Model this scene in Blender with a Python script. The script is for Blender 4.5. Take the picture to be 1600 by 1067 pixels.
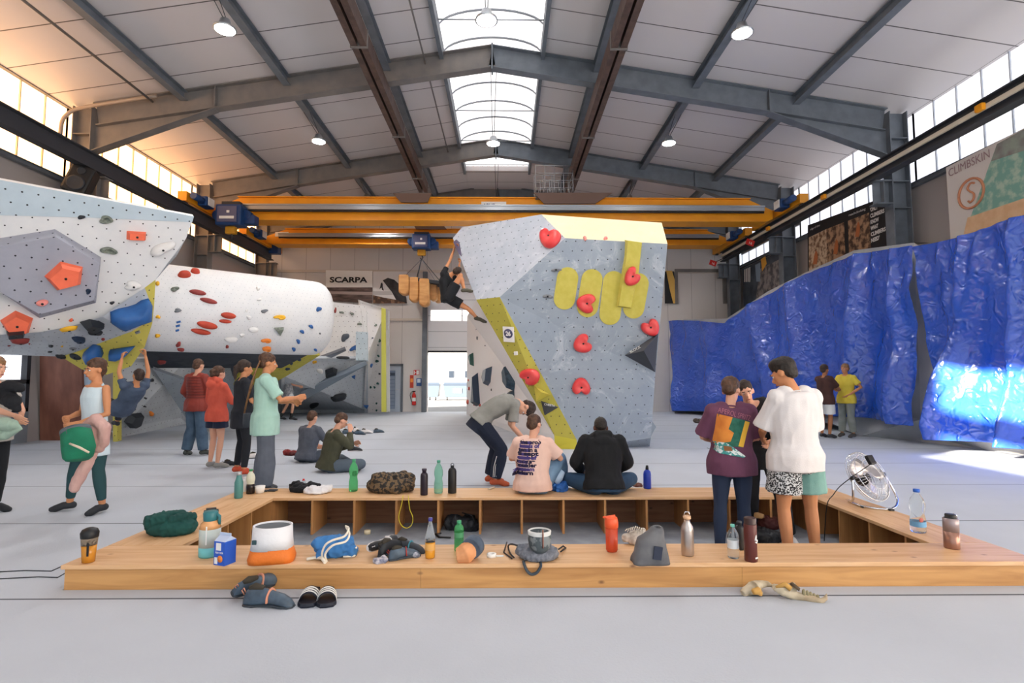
import bpy, bmesh, math, random
from mathutils import Vector, Matrix, Euler, noise
for _o in list(bpy.data.objects): bpy.data.objects.remove(_o)
sc = bpy.context.scene
COL = sc.collection
PI = math.pi
V = Vector
random.seed(7)
# ------------------------------------------------------------------ camera
FL = 850.0; CXP, CYP = 800.0, 533.5
CAMZ = 1.5
YAW = math.atan(10/FL); PIT = math.atan(57.5/FL)
cam_d = bpy.data.cameras.new('camera'); cam = bpy.data.objects.new('camera', cam_d); COL.objects.link(cam)
cam.location = (0, 0, CAMZ); cam.rotation_euler = (PI/2+PIT, 0, -YAW)
cam_d.sensor_fit = 'HORIZONTAL'; cam_d.sensor_width = 36; cam_d.lens = FL/1600*36
cam_d.clip_end = 300; cam_d.clip_start = 0.05
sc.camera = cam
# ------------------------------------------------------------------ sky, sun, exposure
sc.view_settings.view_transform = 'Standard'; sc.view_settings.look = 'None'
sc.view_settings.gamma = 1; sc.view_settings.use_curve_mapping = False
sc.view_settings.exposure = 0.0
W = bpy.data.worlds.new('sky'); sc.world = W; W.use_nodes = True
_bg = W.node_tree.nodes['Background']; _bg.inputs[0].default_value = (0.86, 0.93, 1.0, 1); _bg.inputs[1].default_value = 1.5
_sd = bpy.data.lights.new('sun', 'SUN'); _sd.energy = 60; _sd.angle = math.radians(.6); _sd.color = (1, .9, .76)
sun = bpy.data.objects.new('sun', _sd); COL.objects.link(sun)
SUNV = V((20.9, 12.0, -6.85)).normalized()
sun.rotation_euler = (-SUNV).to_track_quat('Z', 'Y').to_euler(); sun.location = (-14, -6, 11)
# ------------------------------------------------------------------ pixel -> place
_cr = cam.rotation_euler.to_matrix()
def ray(px, py): return _cr @ V(((px-CXP)/FL, -(py-CYP)/FL, -1))
def at(px, py, Y): d = ray(px, py); return V((0, 0, CAMZ)) + d*(Y/d.y)
def on(px, py, z=0.0): d = ray(px, py); return V((0, 0, CAMZ)) + d*((z-CAMZ)/d.z)
def onx(px, py, X): d = ray(px, py); return V((0, 0, CAMZ)) + d*(X/d.x)
def onp(px, py, p, n): d = ray(px, py); o = V((0, 0, CAMZ)); return o + d*((p-o).dot(n)/d.dot(n))
# ------------------------------------------------------------------ materials
def lin(h):
    if isinstance(h, str):
        h = h.lstrip('#'); c = [int(h[i:i+2], 16)/255 for i in (0, 2, 4)]
    else: c = h
    return tuple((x/12.92 if x <= .04045 else ((x+.055)/1.055)**2.4) for x in c) + (1,)
_mats = {}
def _bsdf(name):
    m = bpy.data.materials.new(name); m.use_nodes = True
    return m, m.node_tree, m.node_tree.nodes['Principled BSDF']
def N(nt, t, **kw):
    n = nt.nodes.new(t)
    for k, v in kw.items(): setattr(n, k, v)
    return n
def mth(nt, op, a, b=None):
    n = N(nt, 'ShaderNodeMath', operation=op)
    for i, x in enumerate((a, b)):
        if x is None: continue
        if isinstance(x, (int, float)): n.inputs[i].default_value = x
        else: nt.links.new(x, n.inputs[i])
    return n.outputs[0]
def mixc(nt, f, a, b):
    n = N(nt, 'ShaderNodeMix', data_type='RGBA')
    for i, x in ((0, f), (6, a), (7, b)):
        if isinstance(x, (int, float, tuple)): n.inputs[i].default_value = x
        else: nt.links.new(x, n.inputs[i])
    return n.outputs[2]
def mat(name, col, rough=.6, metal=0, col2=None, scale=4, bump=0, bscale=None, stretch=(1, 1, 1), detail=4,
        emit=None, es=1, trans=0, ior=1.45, alpha=1, coat=0, contrast=(.35, .65), voron=False, spec=None):
    if name in _mats: return _mats[name]
    m, nt, b = _bsdf(name); L = nt.links
    b.inputs['Base Color'].default_value = lin(col); b.inputs['Roughness'].default_value = rough
    b.inputs['Metallic'].default_value = metal; b.inputs['IOR'].default_value = ior
    if trans: b.inputs['Transmission Weight'].default_value = trans
    if alpha < 1: b.inputs['Alpha'].default_value = alpha
    if coat: b.inputs['Coat Weight'].default_value = coat
    if spec is not None: b.inputs['Specular IOR Level'].default_value = spec
    if emit: b.inputs['Emission Color'].default_value = lin(emit); b.inputs['Emission Strength'].default_value = es
    if col2 or bump:
        tc = N(nt, 'ShaderNodeTexCoord'); mp = N(nt, 'ShaderNodeMapping'); mp.inputs['Scale'].default_value = stretch
        L.new(tc.outputs['Object'], mp.inputs[0])
    if col2:
        if voron: nz = N(nt, 'ShaderNodeTexVoronoi'); out = nz.outputs['Distance']
        else: nz = N(nt, 'ShaderNodeTexNoise'); nz.inputs['Detail'].default_value = detail; out = nz.outputs['Fac']
        nz.inputs['Scale'].default_value = scale; L.new(mp.outputs[0], nz.inputs['Vector'])
        rp = N(nt, 'ShaderNodeValToRGB'); rp.color_ramp.elements[0].position = contrast[0]; rp.color_ramp.elements[1].position = contrast[1]
        rp.color_ramp.elements[0].color = lin(col); rp.color_ramp.elements[1].color = lin(col2)
        L.new(out, rp.inputs[0]); L.new(rp.outputs[0], b.inputs['Base Color'])
    if bump:
        n2 = N(nt, 'ShaderNodeTexNoise'); n2.inputs['Scale'].default_value = bscale or scale*3; n2.inputs['Detail'].default_value = 6
        L.new(mp.outputs[0], n2.inputs['Vector'])
        bp = N(nt, 'ShaderNodeBump'); bp.inputs['Strength'].default_value = bump; bp.inputs['Distance'].default_value = .02
        L.new(n2.outputs['Fac'], bp.inputs['Height']); L.new(bp.outputs[0], b.inputs['Normal'])
    _mats[name] = m; return m
def line_mask(nt, src, period, width, off=0):
    a = mth(nt, 'ADD', src, off); a = mth(nt, 'DIVIDE', a, period); a = mth(nt, 'FRACT', a)
    return mth(nt, 'LESS_THAN', a, width/period)
def lined(name, col, line, axes, rough=.6, col2=None, scale=2, metal=0, bump=0):
    """surface with thin joint lines; axes = [(axis index, period, width, offset)] in object metres"""
    if name in _mats: return _mats[name]
    m, nt, b = _bsdf(name); L = nt.links
    b.inputs['Roughness'].default_value = rough; b.inputs['Metallic'].default_value = metal
    tc = N(nt, 'ShaderNodeTexCoord'); sp = N(nt, 'ShaderNodeSeparateXYZ'); L.new(tc.outputs['Object'], sp.inputs[0])
    base = lin(col)
    if col2:
        nz = N(nt, 'ShaderNodeTexNoise'); nz.inputs['Scale'].default_value = scale; nz.inputs['Detail'].default_value = 6
        L.new(tc.outputs['Object'], nz.inputs['Vector']); base = mixc(nt, nz.outputs['Fac'], lin(col), lin(col2))
    k = None
    for ax, per, w, off in axes:
        s = line_mask(nt, sp.outputs[ax], per, w, off)
        k = s if k is None else mth(nt, 'MAXIMUM', k, s)
    L.new(mixc(nt, k, base, lin(line)), b.inputs['Base Color'])
    if bump:
        n2 = N(nt, 'ShaderNodeTexNoise'); n2.inputs['Scale'].default_value = 60
        L.new(tc.outputs['Object'], n2.inputs['Vector'])
        bp = N(nt, 'ShaderNodeBump'); bp.inputs['Strength'].default_value = bump; bp.inputs['Distance'].default_value = .01
        L.new(n2.outputs['Fac'], bp.inputs['Height']); L.new(bp.outputs[0], b.inputs['Normal'])
    _mats[name] = m; return m
def holed(name, col, col2=None, pitch=.2, r=.012, dot='#26282c', rough=.8, smear=None):
    """climbing wall panel: bolt holes in staggered rows (uv in metres), chalky mottling"""
    if name in _mats: return _mats[name]
    m, nt, b = _bsdf(name); L = nt.links; b.inputs['Roughness'].default_value = rough
    tc = N(nt, 'ShaderNodeTexCoord'); sp = N(nt, 'ShaderNodeSeparateXYZ'); L.new(tc.outputs['UV'], sp.inputs[0])
    vr = mth(nt, 'DIVIDE', sp.outputs[1], pitch); row = mth(nt, 'FLOOR', vr)
    sh = mth(nt, 'MULTIPLY', row, .37)
    u = mth(nt, 'ADD', mth(nt, 'DIVIDE', sp.outputs[0], pitch), sh)
    du = mth(nt, 'SUBTRACT', mth(nt, 'FRACT', u), .5); dv = mth(nt, 'SUBTRACT', mth(nt, 'FRACT', vr), .5)
    d = mth(nt, 'ADD', mth(nt, 'MULTIPLY', du, du), mth(nt, 'MULTIPLY', dv, dv))
    k = mth(nt, 'LESS_THAN', d, (r/pitch)**2)
    nz = N(nt, 'ShaderNodeTexNoise'); nz.inputs['Scale'].default_value = 2.2; nz.inputs['Detail'].default_value = 9; nz.inputs['Roughness'].default_value = .7
    L.new(tc.outputs['Object'], nz.inputs['Vector'])
    rp = N(nt, 'ShaderNodeValToRGB'); rp.color_ramp.elements[0].position = .35; rp.color_ramp.elements[1].position = .7
    rp.color_ramp.elements[0].color = lin(col); rp.color_ramp.elements[1].color = lin(col2 or col); L.new(nz.outputs['Fac'], rp.inputs[0])
    c = rp.outputs[0]
    if smear:
        n3 = N(nt, 'ShaderNodeTexNoise'); n3.inputs['Scale'].default_value = 1.5; n3.inputs['Detail'].default_value = 12; n3.inputs['Distortion'].default_value = 1.6; n3.inputs['Roughness'].default_value = .75
        L.new(tc.outputs['Object'], n3.inputs['Vector'])
        r3 = N(nt, 'ShaderNodeValToRGB'); r3.color_ramp.elements[0].position = .53; r3.color_ramp.elements[1].position = .68
        r3.color_ramp.elements[0].color = (0, 0, 0, 1); r3.color_ramp.elements[1].color = (.6, .6, .6, 1); L.new(n3.outputs['Fac'], r3.inputs[0])
        c = mixc(nt, r3.outputs[0], c, lin(smear))
    L.new(mixc(nt, k, c, lin(dot)), b.inputs['Base Color'])
    _mats[name] = m; return m
def wood(name, c1, c2, c3, rough=.45, axis=0, knots=True):
    if name in _mats: return _mats[name]
    m, nt, b = _bsdf(name); L = nt.links; b.inputs['Roughness'].default_value = rough
    tc = N(nt, 'ShaderNodeTexCoord'); mp = N(nt, 'ShaderNodeMapping')
    s = [7, 7, 7]; s[axis] = .55; mp.inputs['Scale'].default_value = s; L.new(tc.outputs['Object'], mp.inputs[0])
    nz = N(nt, 'ShaderNodeTexNoise'); nz.inputs['Scale'].default_value = 2.3; nz.inputs['Detail'].default_value = 8; nz.inputs['Distortion'].default_value = 1.0
    L.new(mp.outputs[0], nz.inputs['Vector'])
    rp = N(nt, 'ShaderNodeValToRGB'); e = rp.color_ramp.elements
    e[0].position = .3; e[0].color = lin(c2); e[1].position = .66; e[1].color = lin(c1); L.new(nz.outputs['Fac'], rp.inputs[0])
    c = rp.outputs[0]
    if knots:
        mk = N(nt, 'ShaderNodeMapping'); sk = [3.6, 6.5, 6.5]; 
        if axis == 1: sk = [6.5, 3.6, 6.5]
        mk.inputs['Scale'].default_value = sk; L.new(tc.outputs['Object'], mk.inputs[0])
        vo = N(nt, 'ShaderNodeTexVoronoi'); vo.inputs['Scale'].default_value = 1.0; L.new(mk.outputs[0], vo.inputs['Vector'])
        kr = N(nt, 'ShaderNodeValToRGB'); kr.color_ramp.elements[0].position = .03; kr.color_ramp.elements[1].position = .11
        kr.color_ramp.elements[0].color = (.8, .8, .8, 1); kr.color_ramp.elements[1].color = (0, 0, 0, 1); L.new(vo.outputs['Distance'], kr.inputs[0])
        c = mixc(nt, kr.outputs[0], c, lin(c3))
    L.new(c, b.inputs['Base Color']); _mats[name] = m; return m

STEEL = mat('grey_painted_steel', '#5d646c', .55, 0, '#6b727a', 3)
STEELW = mat('warm_grey_painted_steel', '#6a6766', .55, 0, '#77726e', 3)
BROWNST = mat('brown_oxide_steel', '#43332e', .55, 0, '#5a463d', 5)
CHROME = mat('bright_chrome', '#d8dade', .18, 1)
ALU = mat('brushed_aluminium', '#b4b8bc', .35, .9)
YELST = mat('crane_yellow', '#f0a01c', .42, 0, '#e69418', 2)
BLUEST = mat('hoist_blue', '#1b3f72', .4)
BLACK = mat('black_plastic', '#17181b', .45)
DKGREY = mat('dark_grey_plastic', '#2c3036', .55)
WHITEP = mat('white_plastic', '#eceae6', .5)
REDP = mat('red_plastic', '#c8251f', .4)
# ------------------------------------------------------------------ mesh building
class MB:
    def __init__(s, M=None): s.bm = bmesh.new(); s.M = M or Matrix(); s.mi = 0
    def _v(s, c): return s.bm.verts.new(s.M @ V(c))
    def _f(s, vs, smooth=False):
        try: f = s.bm.faces.new(vs)
        except ValueError: return None
        f.material_index = s.mi; f.smooth = smooth; return f
    def box(s, c, d, R=None, bev=0):
        R = R or Matrix(); c = V(c); x, y, z = (i/2 for i in d)
        if bev: return s.rbox(c, d, R, bev)
        vs = [s._v(c + R.to_3x3() @ V((a*x, b*y, e*z))) for a, b, e in ((-1,-1,-1),(1,-1,-1),(1,1,-1),(-1,1,-1),(-1,-1,1),(1,-1,1),(1,1,1),(-1,1,1))]
        for f in ((3,2,1,0),(4,5,6,7),(0,1,5,4),(1,2,6,5),(2,3,7,6),(3,0,4,7)): s._f([vs[i] for i in f])
        return s
    def rbox(s, c, d, R, bev):
        t = bmesh.new(); bmesh.ops.create_cube(t, size=1)
        for v in t.verts: v.co = V((v.co.x*d[0], v.co.y*d[1], v.co.z*d[2]))
        bmesh.ops.bevel(t, geom=list(t.edges), offset=bev, segments=2, affect='EDGES', profile=.6)
        s.add(t, Matrix.Translation(c) @ R.to_4x4()); t.free(); return s
    def bb(s, a, b, bev=0):
        a = V(a); b = V(b); return s.box((a+b)/2, [abs(i) for i in (b-a)], None, bev)
    def add(s, t, M=None, smooth=None):
        M = M or Matrix(); mp = {}
        for v in t.verts: mp[v] = s._v(M @ v.co)
        for f in t.faces:
            g = s._f([mp[v] for v in f.verts], f.smooth if smooth is None else smooth)
        return s
    def poly(s, pts): s._f([s._v(p) for p in pts]); return s
    def prism(s, pts, ex):
        ex = V(ex); a = [s._v(p) for p in pts]; b = [s._v(V(p)+ex) for p in pts]; n = len(pts)
        s._f(a[::-1]); s._f(b)
        for i in range(n): s._f([a[i], a[(i+1)%n], b[(i+1)%n], b[i]])
        return s
    def loft(s, rings, cap=True, closed=True, smooth=True):
        R = [[s._v(p) for p in r] for r in rings]; n = len(R[0])
        for a, b in zip(R, R[1:]):
            for i in range(n if closed else n-1): s._f([a[i], a[(i+1)%n], b[(i+1)%n], b[i]], smooth)
        if cap and closed: s._f(R[0][::-1]); s._f(R[-1])
        return s
    def tube(s, pts, r, n=8, flat=1.0, cap=True, up=None):
        pts = [V(p) for p in pts]
        if 5 <= len(pts) <= 12 and not isinstance(r, (list, tuple)):      # round the bends of cords and pipes
            P = [pts[0]] + pts + [pts[-1]]; q = []
            for i in range(1, len(P)-2):
                a, b, c, d = P[i-1:i+3]
                for k in range(4):
                    t = k/4; q.append(.5*((2*b) + (c-a)*t + (2*a-5*b+4*c-d)*t*t + (3*b-a-3*c+d)*t**3))
            pts = q + [pts[-1]]
        m = len(pts); rs = r if isinstance(r, (list, tuple)) else [r]*m
        rings = []; t0 = (pts[1]-pts[0]).normalized()
        u = V(up) if up else (V((0, 0, 1)) if abs(t0.z) < .9 else V((1, 0, 0)))
        u = (u - t0*u.dot(t0)).normalized()
        for i, p in enumerate(pts):
            t = (pts[min(i+1, m-1)] - pts[max(i-1, 0)]).normalized()
            u = u - t*u.dot(t)
            if u.length < 1e-6: u = t.orthogonal()
            u.normalize(); w = t.cross(u)
            rings.append([p + (u*math.cos(a)*flat + w*math.sin(a))*rs[i] for a in (2*PI*k/n for k in range(n))])
        return s.loft(rings, cap)
    def lathe(s, prof, c=(0, 0, 0), n=20, sx=1, sy=1, cap=True, axis='z'):
        c = V(c); rings = []
        for r, z in prof:
            ring = []
            for k in range(n):
                a = 2*PI*k/n; x, y = r*math.cos(a)*sx, r*math.sin(a)*sy
                ring.append(c + (V((x, y, z)) if axis == 'z' else V((x, -z, y)) if axis == 'y' else V((z, x, y))))
            rings.append(ring)
        return s.loft(rings, cap)
    def ball(s, c, r, R=None, n=12):
        r = (r, r, r) if isinstance(r, (int, float)) else r
        t = bmesh.new(); bmesh.ops.create_uvsphere(t, u_segments=n, v_segments=max(6, n*2//3), radius=1)
        for v in t.verts: v.co = V((v.co.x*r[0], v.co.y*r[1], v.co.z*r[2]))
        s.add(t, Matrix.Translation(V(c)) @ (R.to_4x4() if R else Matrix()), True); t.free(); return s
    def beam(s, p, q, w, h, tw=.012, tf=.018, up=(0, 0, 1), I=True):
        """an I beam from p to q, top flange along the line p-q"""
        p = V(p); q = V(q); t = (q-p).normalized(); sd = t.cross(V(up)).normalized(); u = sd.cross(t).normalized()
        def bar(o, a, b):
            pts = [p + sd*x*a/2 + u*(o + y*b/2) for x, y in ((-1,-1),(1,-1),(1,1),(-1,1))]
            s.prism(pts, q-p)
        if I: bar(-tf/2, w, tf); bar(-h+tf/2, w, tf); bar(-h/2, tw, h-2*tf)
        else: bar(-h/2, w, h)
        return s
    def build(s, name, m, parent=None, uv=False, smooth=None, org=None, recalc=True):
        me = bpy.data.meshes.new(name)
        if recalc: bmesh.ops.recalc_face_normals(s.bm, faces=s.bm.faces)
        off = V((0, 0, 0))
        if parent is not None: off = wloc(parent)
        elif org is not None: off = V(org)
        elif len(s.bm.verts):
            xs = [v.co for v in s.bm.verts]
            off = V((sum(c.x for c in xs)/len(xs), sum(c.y for c in xs)/len(xs), min(c.z for c in xs)))
        if uv:
            ul = s.bm.loops.layers.uv.new('uv')
            for f in s.bm.faces:
                n = f.normal; a = V((0, 0, 1)).cross(n)
                a = a.normalized() if a.length > .05 else V((1, 0, 0)); b = n.cross(a)
                for l in f.loops: l[ul].uv = (l.vert.co.dot(a), l.vert.co.dot(b))
        for v in s.bm.verts: v.co -= off
        if smooth is not None:
            for f in s.bm.faces: f.smooth = smooth
        s.bm.to_mesh(me); s.bm.free()
        for k in (m if isinstance(m, (list, tuple)) else [m]): me.materials.append(k)
        o = bpy.data.objects.new(name, me); COL.objects.link(o)
        if parent is not None: o.parent = parent
        else: o.location = off
        return o
def wloc(o):
    v = V((0, 0, 0))
    while o is not None: v += o.location; o = o.parent
    return v
def tag(o, label=None, cat=None, group=None, kind=None):
    if label: o['label'] = label
    if cat: o['category'] = cat
    if group: o['group'] = group
    if kind: o['kind'] = kind
    return o
def thing(name, loc, label, cat, group=None):
    o = bpy.data.objects.new(name, None); COL.objects.link(o); o.location = loc; o.empty_display_size = .1
    return tag(o, label, cat, group)
def struct(o): o['kind'] = 'structure'; return o
def copy_tree(o, parent=None):
    c = o.copy(); COL.objects.link(c); c.parent = parent
    for ch in list(o.children): copy_tree(ch, c)
    return c
def dup(o, loc, label=None, group=None, rz=None, sc_=None):
    c = copy_tree(o); c.location = loc
    if label: c['label'] = label
    if group: c['group'] = group
    if rz is not None: c.rotation_euler.z = rz
    if sc_: c.scale = (sc_,)*3
    return c
def text(name, s, size, p, xdir, ydir, m, parent, thick=.002, align='LEFT', fit=None, shear=0, bold=0):
    """flat lettering as a mesh: p = lower left, xdir/ydir = reading and up direction"""
    cu = bpy.data.curves.new(name, 'FONT'); cu.body = s; cu.size = size; cu.extrude = thick; cu.align_x = align; cu.shear = shear
    cu.offset = bold; cu.resolution_u = 3
    o = bpy.data.objects.new(name, cu); COL.objects.link(o); bpy.context.view_layer.update()
    me = bpy.data.meshes.new_from_object(o.evaluated_get(bpy.context.evaluated_depsgraph_get()))
    bpy.data.objects.remove(o)
    xd = V(xdir).normalized(); yd = V(ydir); yd = (yd - xd*yd.dot(xd)).normalized(); zd = xd.cross(yd)
    sx = 1
    if fit and len(me.vertices):
        w = max(v.co.x for v in me.vertices) - min(v.co.x for v in me.vertices); sx = fit/w if w else 1
    off = wloc(parent) if parent else V((0, 0, 0))
    for v in me.vertices: c = v.co.copy(); v.co = V(p) + xd*c.x*sx + yd*c.y + zd*c.z - off
    me.materials.clear(); me.materials.append(m)
    o = bpy.data.objects.new(name, me); COL.objects.link(o); o.parent = parent; return o
def voxel(mb, vs, smooth=4, disp=None, keepmat=None):
    """closed overlapping shapes -> one continuous skin; returns a new MB"""
    me = bpy.data.meshes.new('t'); mb.bm.to_mesh(me); mb.bm.free()
    o = bpy.data.objects.new('t', me); COL.objects.link(o)
    r = o.modifiers.new('r', 'REMESH'); r.mode = 'VOXEL'; r.voxel_size = vs; r.use_smooth_shade = True
    if smooth: s_ = o.modifiers.new('s', 'SMOOTH'); s_.iterations = smooth; s_.factor = .5
    bpy.context.view_layer.update()
    m2 = bpy.data.meshes.new_from_object(o.evaluated_get(bpy.context.evaluated_depsgraph_get()))
    bpy.data.objects.remove(o)
    out = MB(); out.bm.from_mesh(m2); bpy.data.meshes.remove(m2); bpy.data.meshes.remove(me)
    if disp:
        out.bm.normal_update()
        for v in out.bm.verts: v.co += v.normal*disp(v.co)
    for f in out.bm.faces: f.smooth = True
    return out
ORD = ['first', 'second', 'third', 'fourth', 'fifth', 'sixth', 'seventh', 'eighth', 'ninth', 'tenth', 'eleventh', 'twelfth', 'thirteenth', 'fourteenth', 'fifteenth', 'sixteenth', 'seventeenth', 'eighteenth', 'nineteenth', 'twentieth']
# ================================================================== THE HALL
XL, XR, YB, YF, XC = -11.3, 10.7, 24.6, -9.0, -.36
D1, D2, D3 = 13.8, 19.4, 24.25
def zr(x): return 10.22 - .16*abs(x-XC)
MATFLOOR = lined('grey_carpet_mat', '#bfc5ce', '#5a5e66', [(1, 1.95, .022, .06)], .95, '#b0b6bf', 1.3, bump=.25)
PITM = mat('pit_floor_carpet', '#9aa1ab', .95, 0, '#8a919b', 6)
PX0, PX1, PY0, PY1 = -3.15, 3.9, 4.01, 6.7       # the sunken pit inside the bench
mb = MB()
for a, b in (((XL, YF, -.3), (XR, PY0, 0)), ((XL, PY1, -.3), (XR, YB+.1, 0)), ((XL, PY0, -.3), (PX0, PY1, 0)), ((PX1, PY0, -.3), (XR, PY1, 0))): mb.bb(a, b)
struct(mb.build('floor', MATFLOOR, org=(0, 0, 0)))
mb = MB().bb((PX0-.02, PY0-.02, -.36), (PX1+.02, PY1+.02, -.23)); struct(mb.build('floor_pit', PITM, org=(0, 0, 0)))
PANEL = lined('wall_panel_grey', '#d6d1cd', '#a29d9b', [(0, 1.1, .02, .3), (1, 1.1, .02, .1)], .6, '#cbc7c4', .6)
PANELH = lined('sectional_door_panel', '#dcdcdf', '#9a9ca2', [(2, .72, .025, .0)], .5)
CEIL = lined('roof_panel', '#d2cdcd', '#55504f', [(1, 1.12, .03, .35)], .5, '#c8c3c3', .5)
ZW0, ZW1 = 6.58, 8.5
# side walls
for side, x0, x1 in (('left', XL-.25, XL), ('right', XR, XR+.25)):
    mb = MB()
    y0 = YF
    if side == 'left':      # glazed gate low in the left wall
        mb.bb((x0, YF, 0), (x1, -.6, 6.4)); mb.bb((x0, -.6, 0), (x1, 8.2, ZW0)); mb.bb((x0, 13.05, 0), (x1, YB, ZW0)); mb.bb((x0, 8.2, 0), (x1, 13.05, .75)); mb.bb((x0, 8.2, 3.4), (x1, 13.05, ZW0))  # sill lowered behind the camera, out of view, to widen the sun patch
    else: mb.bb((x0, YF, 0), (x1, YB, ZW0))
    mb.bb((x0, YF, ZW1), (x1, YB, 9.0)); struct(mb.build('wall_'+side, PANEL, org=(0, 0, 0)))
# roof with the slot of the skylight
SH = 1.33
for side, s in (('left', -1), ('right', 1)):
    xe = XL-.25 if s < 0 else XR+.25
    xi = XC + s*SH
    mb = MB(); mb.prism([(xi, YF, zr(xi)+.02), (xe, YF, zr(xe)+.02), (xe, YF, zr(xe)+.14), (xi, YF, zr(xi)+.14)], (0, YB+.3-YF, 0))
    struct(mb.build('ceiling_'+side, CEIL, org=(0, 0, 0)))
    # skylight curb
    mb = MB().bb((xi-.05, YF, zr(xi)-.14), (xi+.05, 21.9, zr(xi)+.24)); struct(mb.build('trim_skylight_curb', STEEL, org=(0, 0, 0)))
mb = MB().prism([(XC-SH, 21.9, zr(XC-SH)+.02), (XC-SH, YB+.3, zr(XC-SH)+.02), (XC+SH, YB+.3, zr(XC+SH)+.02), (XC+SH, 21.9, zr(XC+SH)+.02)], (0, 0, .25))
struct(mb.build('ceiling_ridge_end', CEIL, org=(0, 0, 0)))
SKY = mat('frosted_skylight_sheet', '#ffffff', .6, emit='#f7f3f2', es=1.12)
zc = zr(XC+SH)+.24
def arc(y, r=0, n=14): return [(XC + (SH+.02)*math.cos(PI*k/n), y, zc - .02 + (.52+r)*math.sin(PI*k/n)) for k in range(n+1)]
mb = MB().loft([arc(YF), arc(21.9)], closed=False); sk = struct(mb.build('window_skylight', SKY, org=(0, 0, 0)))
mb = MB(); mb.poly(arc(21.9)); mb.build('skylight_end', SKY, sk)
mb = MB()
y = -.4
while y < 21.9: mb.tube(arc(y, -.03), .03, 6); y += 1.12
mb.build('skylight_frame', mat('skylight_rib', '#8d9196', .5), sk)
mb = MB()
y = 1.4
while y < 21.9: mb.tube([(XC-SH, y, zc-.1), (XC+SH, y, zc-.1)], .018, 6); y += 2.24
mb.build('tie_rod', ALU, sk)
# clerestory windows: one per bay and side
WARM = mat('sunlit_translucent_pane', '#ffffff', .7, emit=(1, .76, .52), es=4.6)
COOL = mat('daylit_translucent_pane', '#ffffff', .7, emit='#f4f6ff', es=1.15)
bays = [(2.2, D1-5.5), (D1-5.5, D1), (D1, D2), (D2, YB-.3)]
wi = 1
for side, x, mt in (('left', XL-.1, WARM), ('right', XR+.1, COOL)):
    for k, (a, b) in enumerate([(-9, -5.4), (-5.2, -.6), (-.6, 2.2)] + bays):
        if side == 'left' and k < 2: continue         # panes left out, unseen: an added gap that lets the sun patch in
        w = MB().bb((x-.02, a, ZW0), (x+.02, b, ZW1)).build('window_%d' % wi, mt, org=(0, 0, 0)); struct(w)
        mb = MB(); s = 1 if side == 'left' else -1; n = max(2, int((b-a)/.62)); xf = x + s*.05
        for i in range(n+1):
            yy = a + (b-a)*i/n; mb.bb((xf-.02, yy-.012, ZW0), (xf+.02, yy+.012, ZW1))
        mb.build('window_mullion', mat('mullion_'+side, '#d8c3a4' if side == 'left' else '#b9bfc8', .6), w)
        mb = MB().bb((xf-.06, a, ZW0-.08), (xf+.08, b, ZW0+.04)); mb.bb((xf-.06, a, ZW1-.03), (xf+.08, b, ZW1+.06))
        if k == 6: mb.bb((xf-.04, a, 7.1), (xf+.06, b, 7.25))
        mb.build('window_frame', STEELW, w); wi += 1
    # eave beam and sill beam
    s = 1 if side == 'left' else -1; xx = (XL if s > 0 else XR) + s*.12
    struct(MB().beam((xx, YF, 8.83), (xx, YB, 8.83), .16, .3).build('trim_eave_beam_'+side, STEELW, org=(0, 0, 0)))
    struct(MB().beam((xx, YF, ZW0-.02), (xx, YB, ZW0-.02), .12, .12).build('trim_sill_beam_'+side, STEEL, org=(0, 0, 0)))
# glazed gate in the left wall
GL = mat('bright_frosted_gate_pane', '#ffffff', .6, emit='#f2f5ff', es=1.5)
g = struct(MB().bb((XL-.14, 8.2, .75), (XL-.1, 13.05, 3.4)).build('window_gate_glazing', GL, org=(0, 0, 0)))
mb = MB()
for z in (.75, 1.42, 2.1, 2.75, 3.38): mb.bb((XL-.1, 8.2, z-.05), (XL+.04, 13.05, z+.05))
for y in (8.2, 9.8, 11.4, 13.0): mb.bb((XL-.1, y-.05, .7), (XL+.04, y+.05, 3.4))
mb.build('window_frame', DKGREY, g)
struct(MB().bb((XL-.02, 8.2, 0), (XL+.05, 13.05, .72)).build('trim_gate_panel', mat('gate_grey', '#7d858c', .5), org=(0, 0, 0)))
# ---------------------------------------------------------- back wall, gate, doors
dx0 = at(668, 600, YB).x; dx1 = dx0 + 3.1; dz = at(700, 549, YB).z; dt = 5.9
mb = MB().bb((XL, YB, 0), (dx0, YB+.2, 9.4)); mb.bb((dx1, YB, 0), (XR, YB+.2, 9.4)); mb.bb((dx0, YB, dt), (dx1, YB+.2, 9.4))
mb.prism([(XL, YB, 9.4), (XR, YB, 9.4), (XR, YB, zr(XR)+.05), (XC, YB, zr(XC)+.1), (XL, YB, zr(XL)+.05)][:0] or [(-6, YB, 9.4), (5.3, YB, 9.4), (XC, YB, 10.3)], (0, .2, 0))
struct(mb.build('wall_back', PANEL, org=(0, 0, 0)))
mb = MB().bb((XL, YB-.06, 6.3), (XR, YB, 6.42)); mb.bb((XL, YB-.08, 4.1), (dx0-.2, YB, 4.2)); struct(mb.build('trim_back_rail', mat('rail_cream', '#c9beb2', .5), org=(0, 0, 0)))
d = MB().bb((dx0, YB-.02, dz), (dx1, YB+.06, dt)).build('door_1', PANELH, org=(0, 0, 0)); struct(d)
zz0 = at(700, 501, YB).z; zz1 = at(700, 485, YB).z
MB().bb((dx0+.12, YB-.04, zz0), (dx0+1.5, YB-.02, zz1)).bb((dx0+1.58, YB-.04, zz0), (dx1-.1, YB-.02, zz1)).build('door_glazing', mat('door_pane_glow', '#ffffff', .5, emit='#fff6ee', es=1.8), d)
MB().bb((dx0, YB-.05, dz-.06), (dx1, YB+.02, dz+.03)).build('door_edge', BLACK, d)
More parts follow.
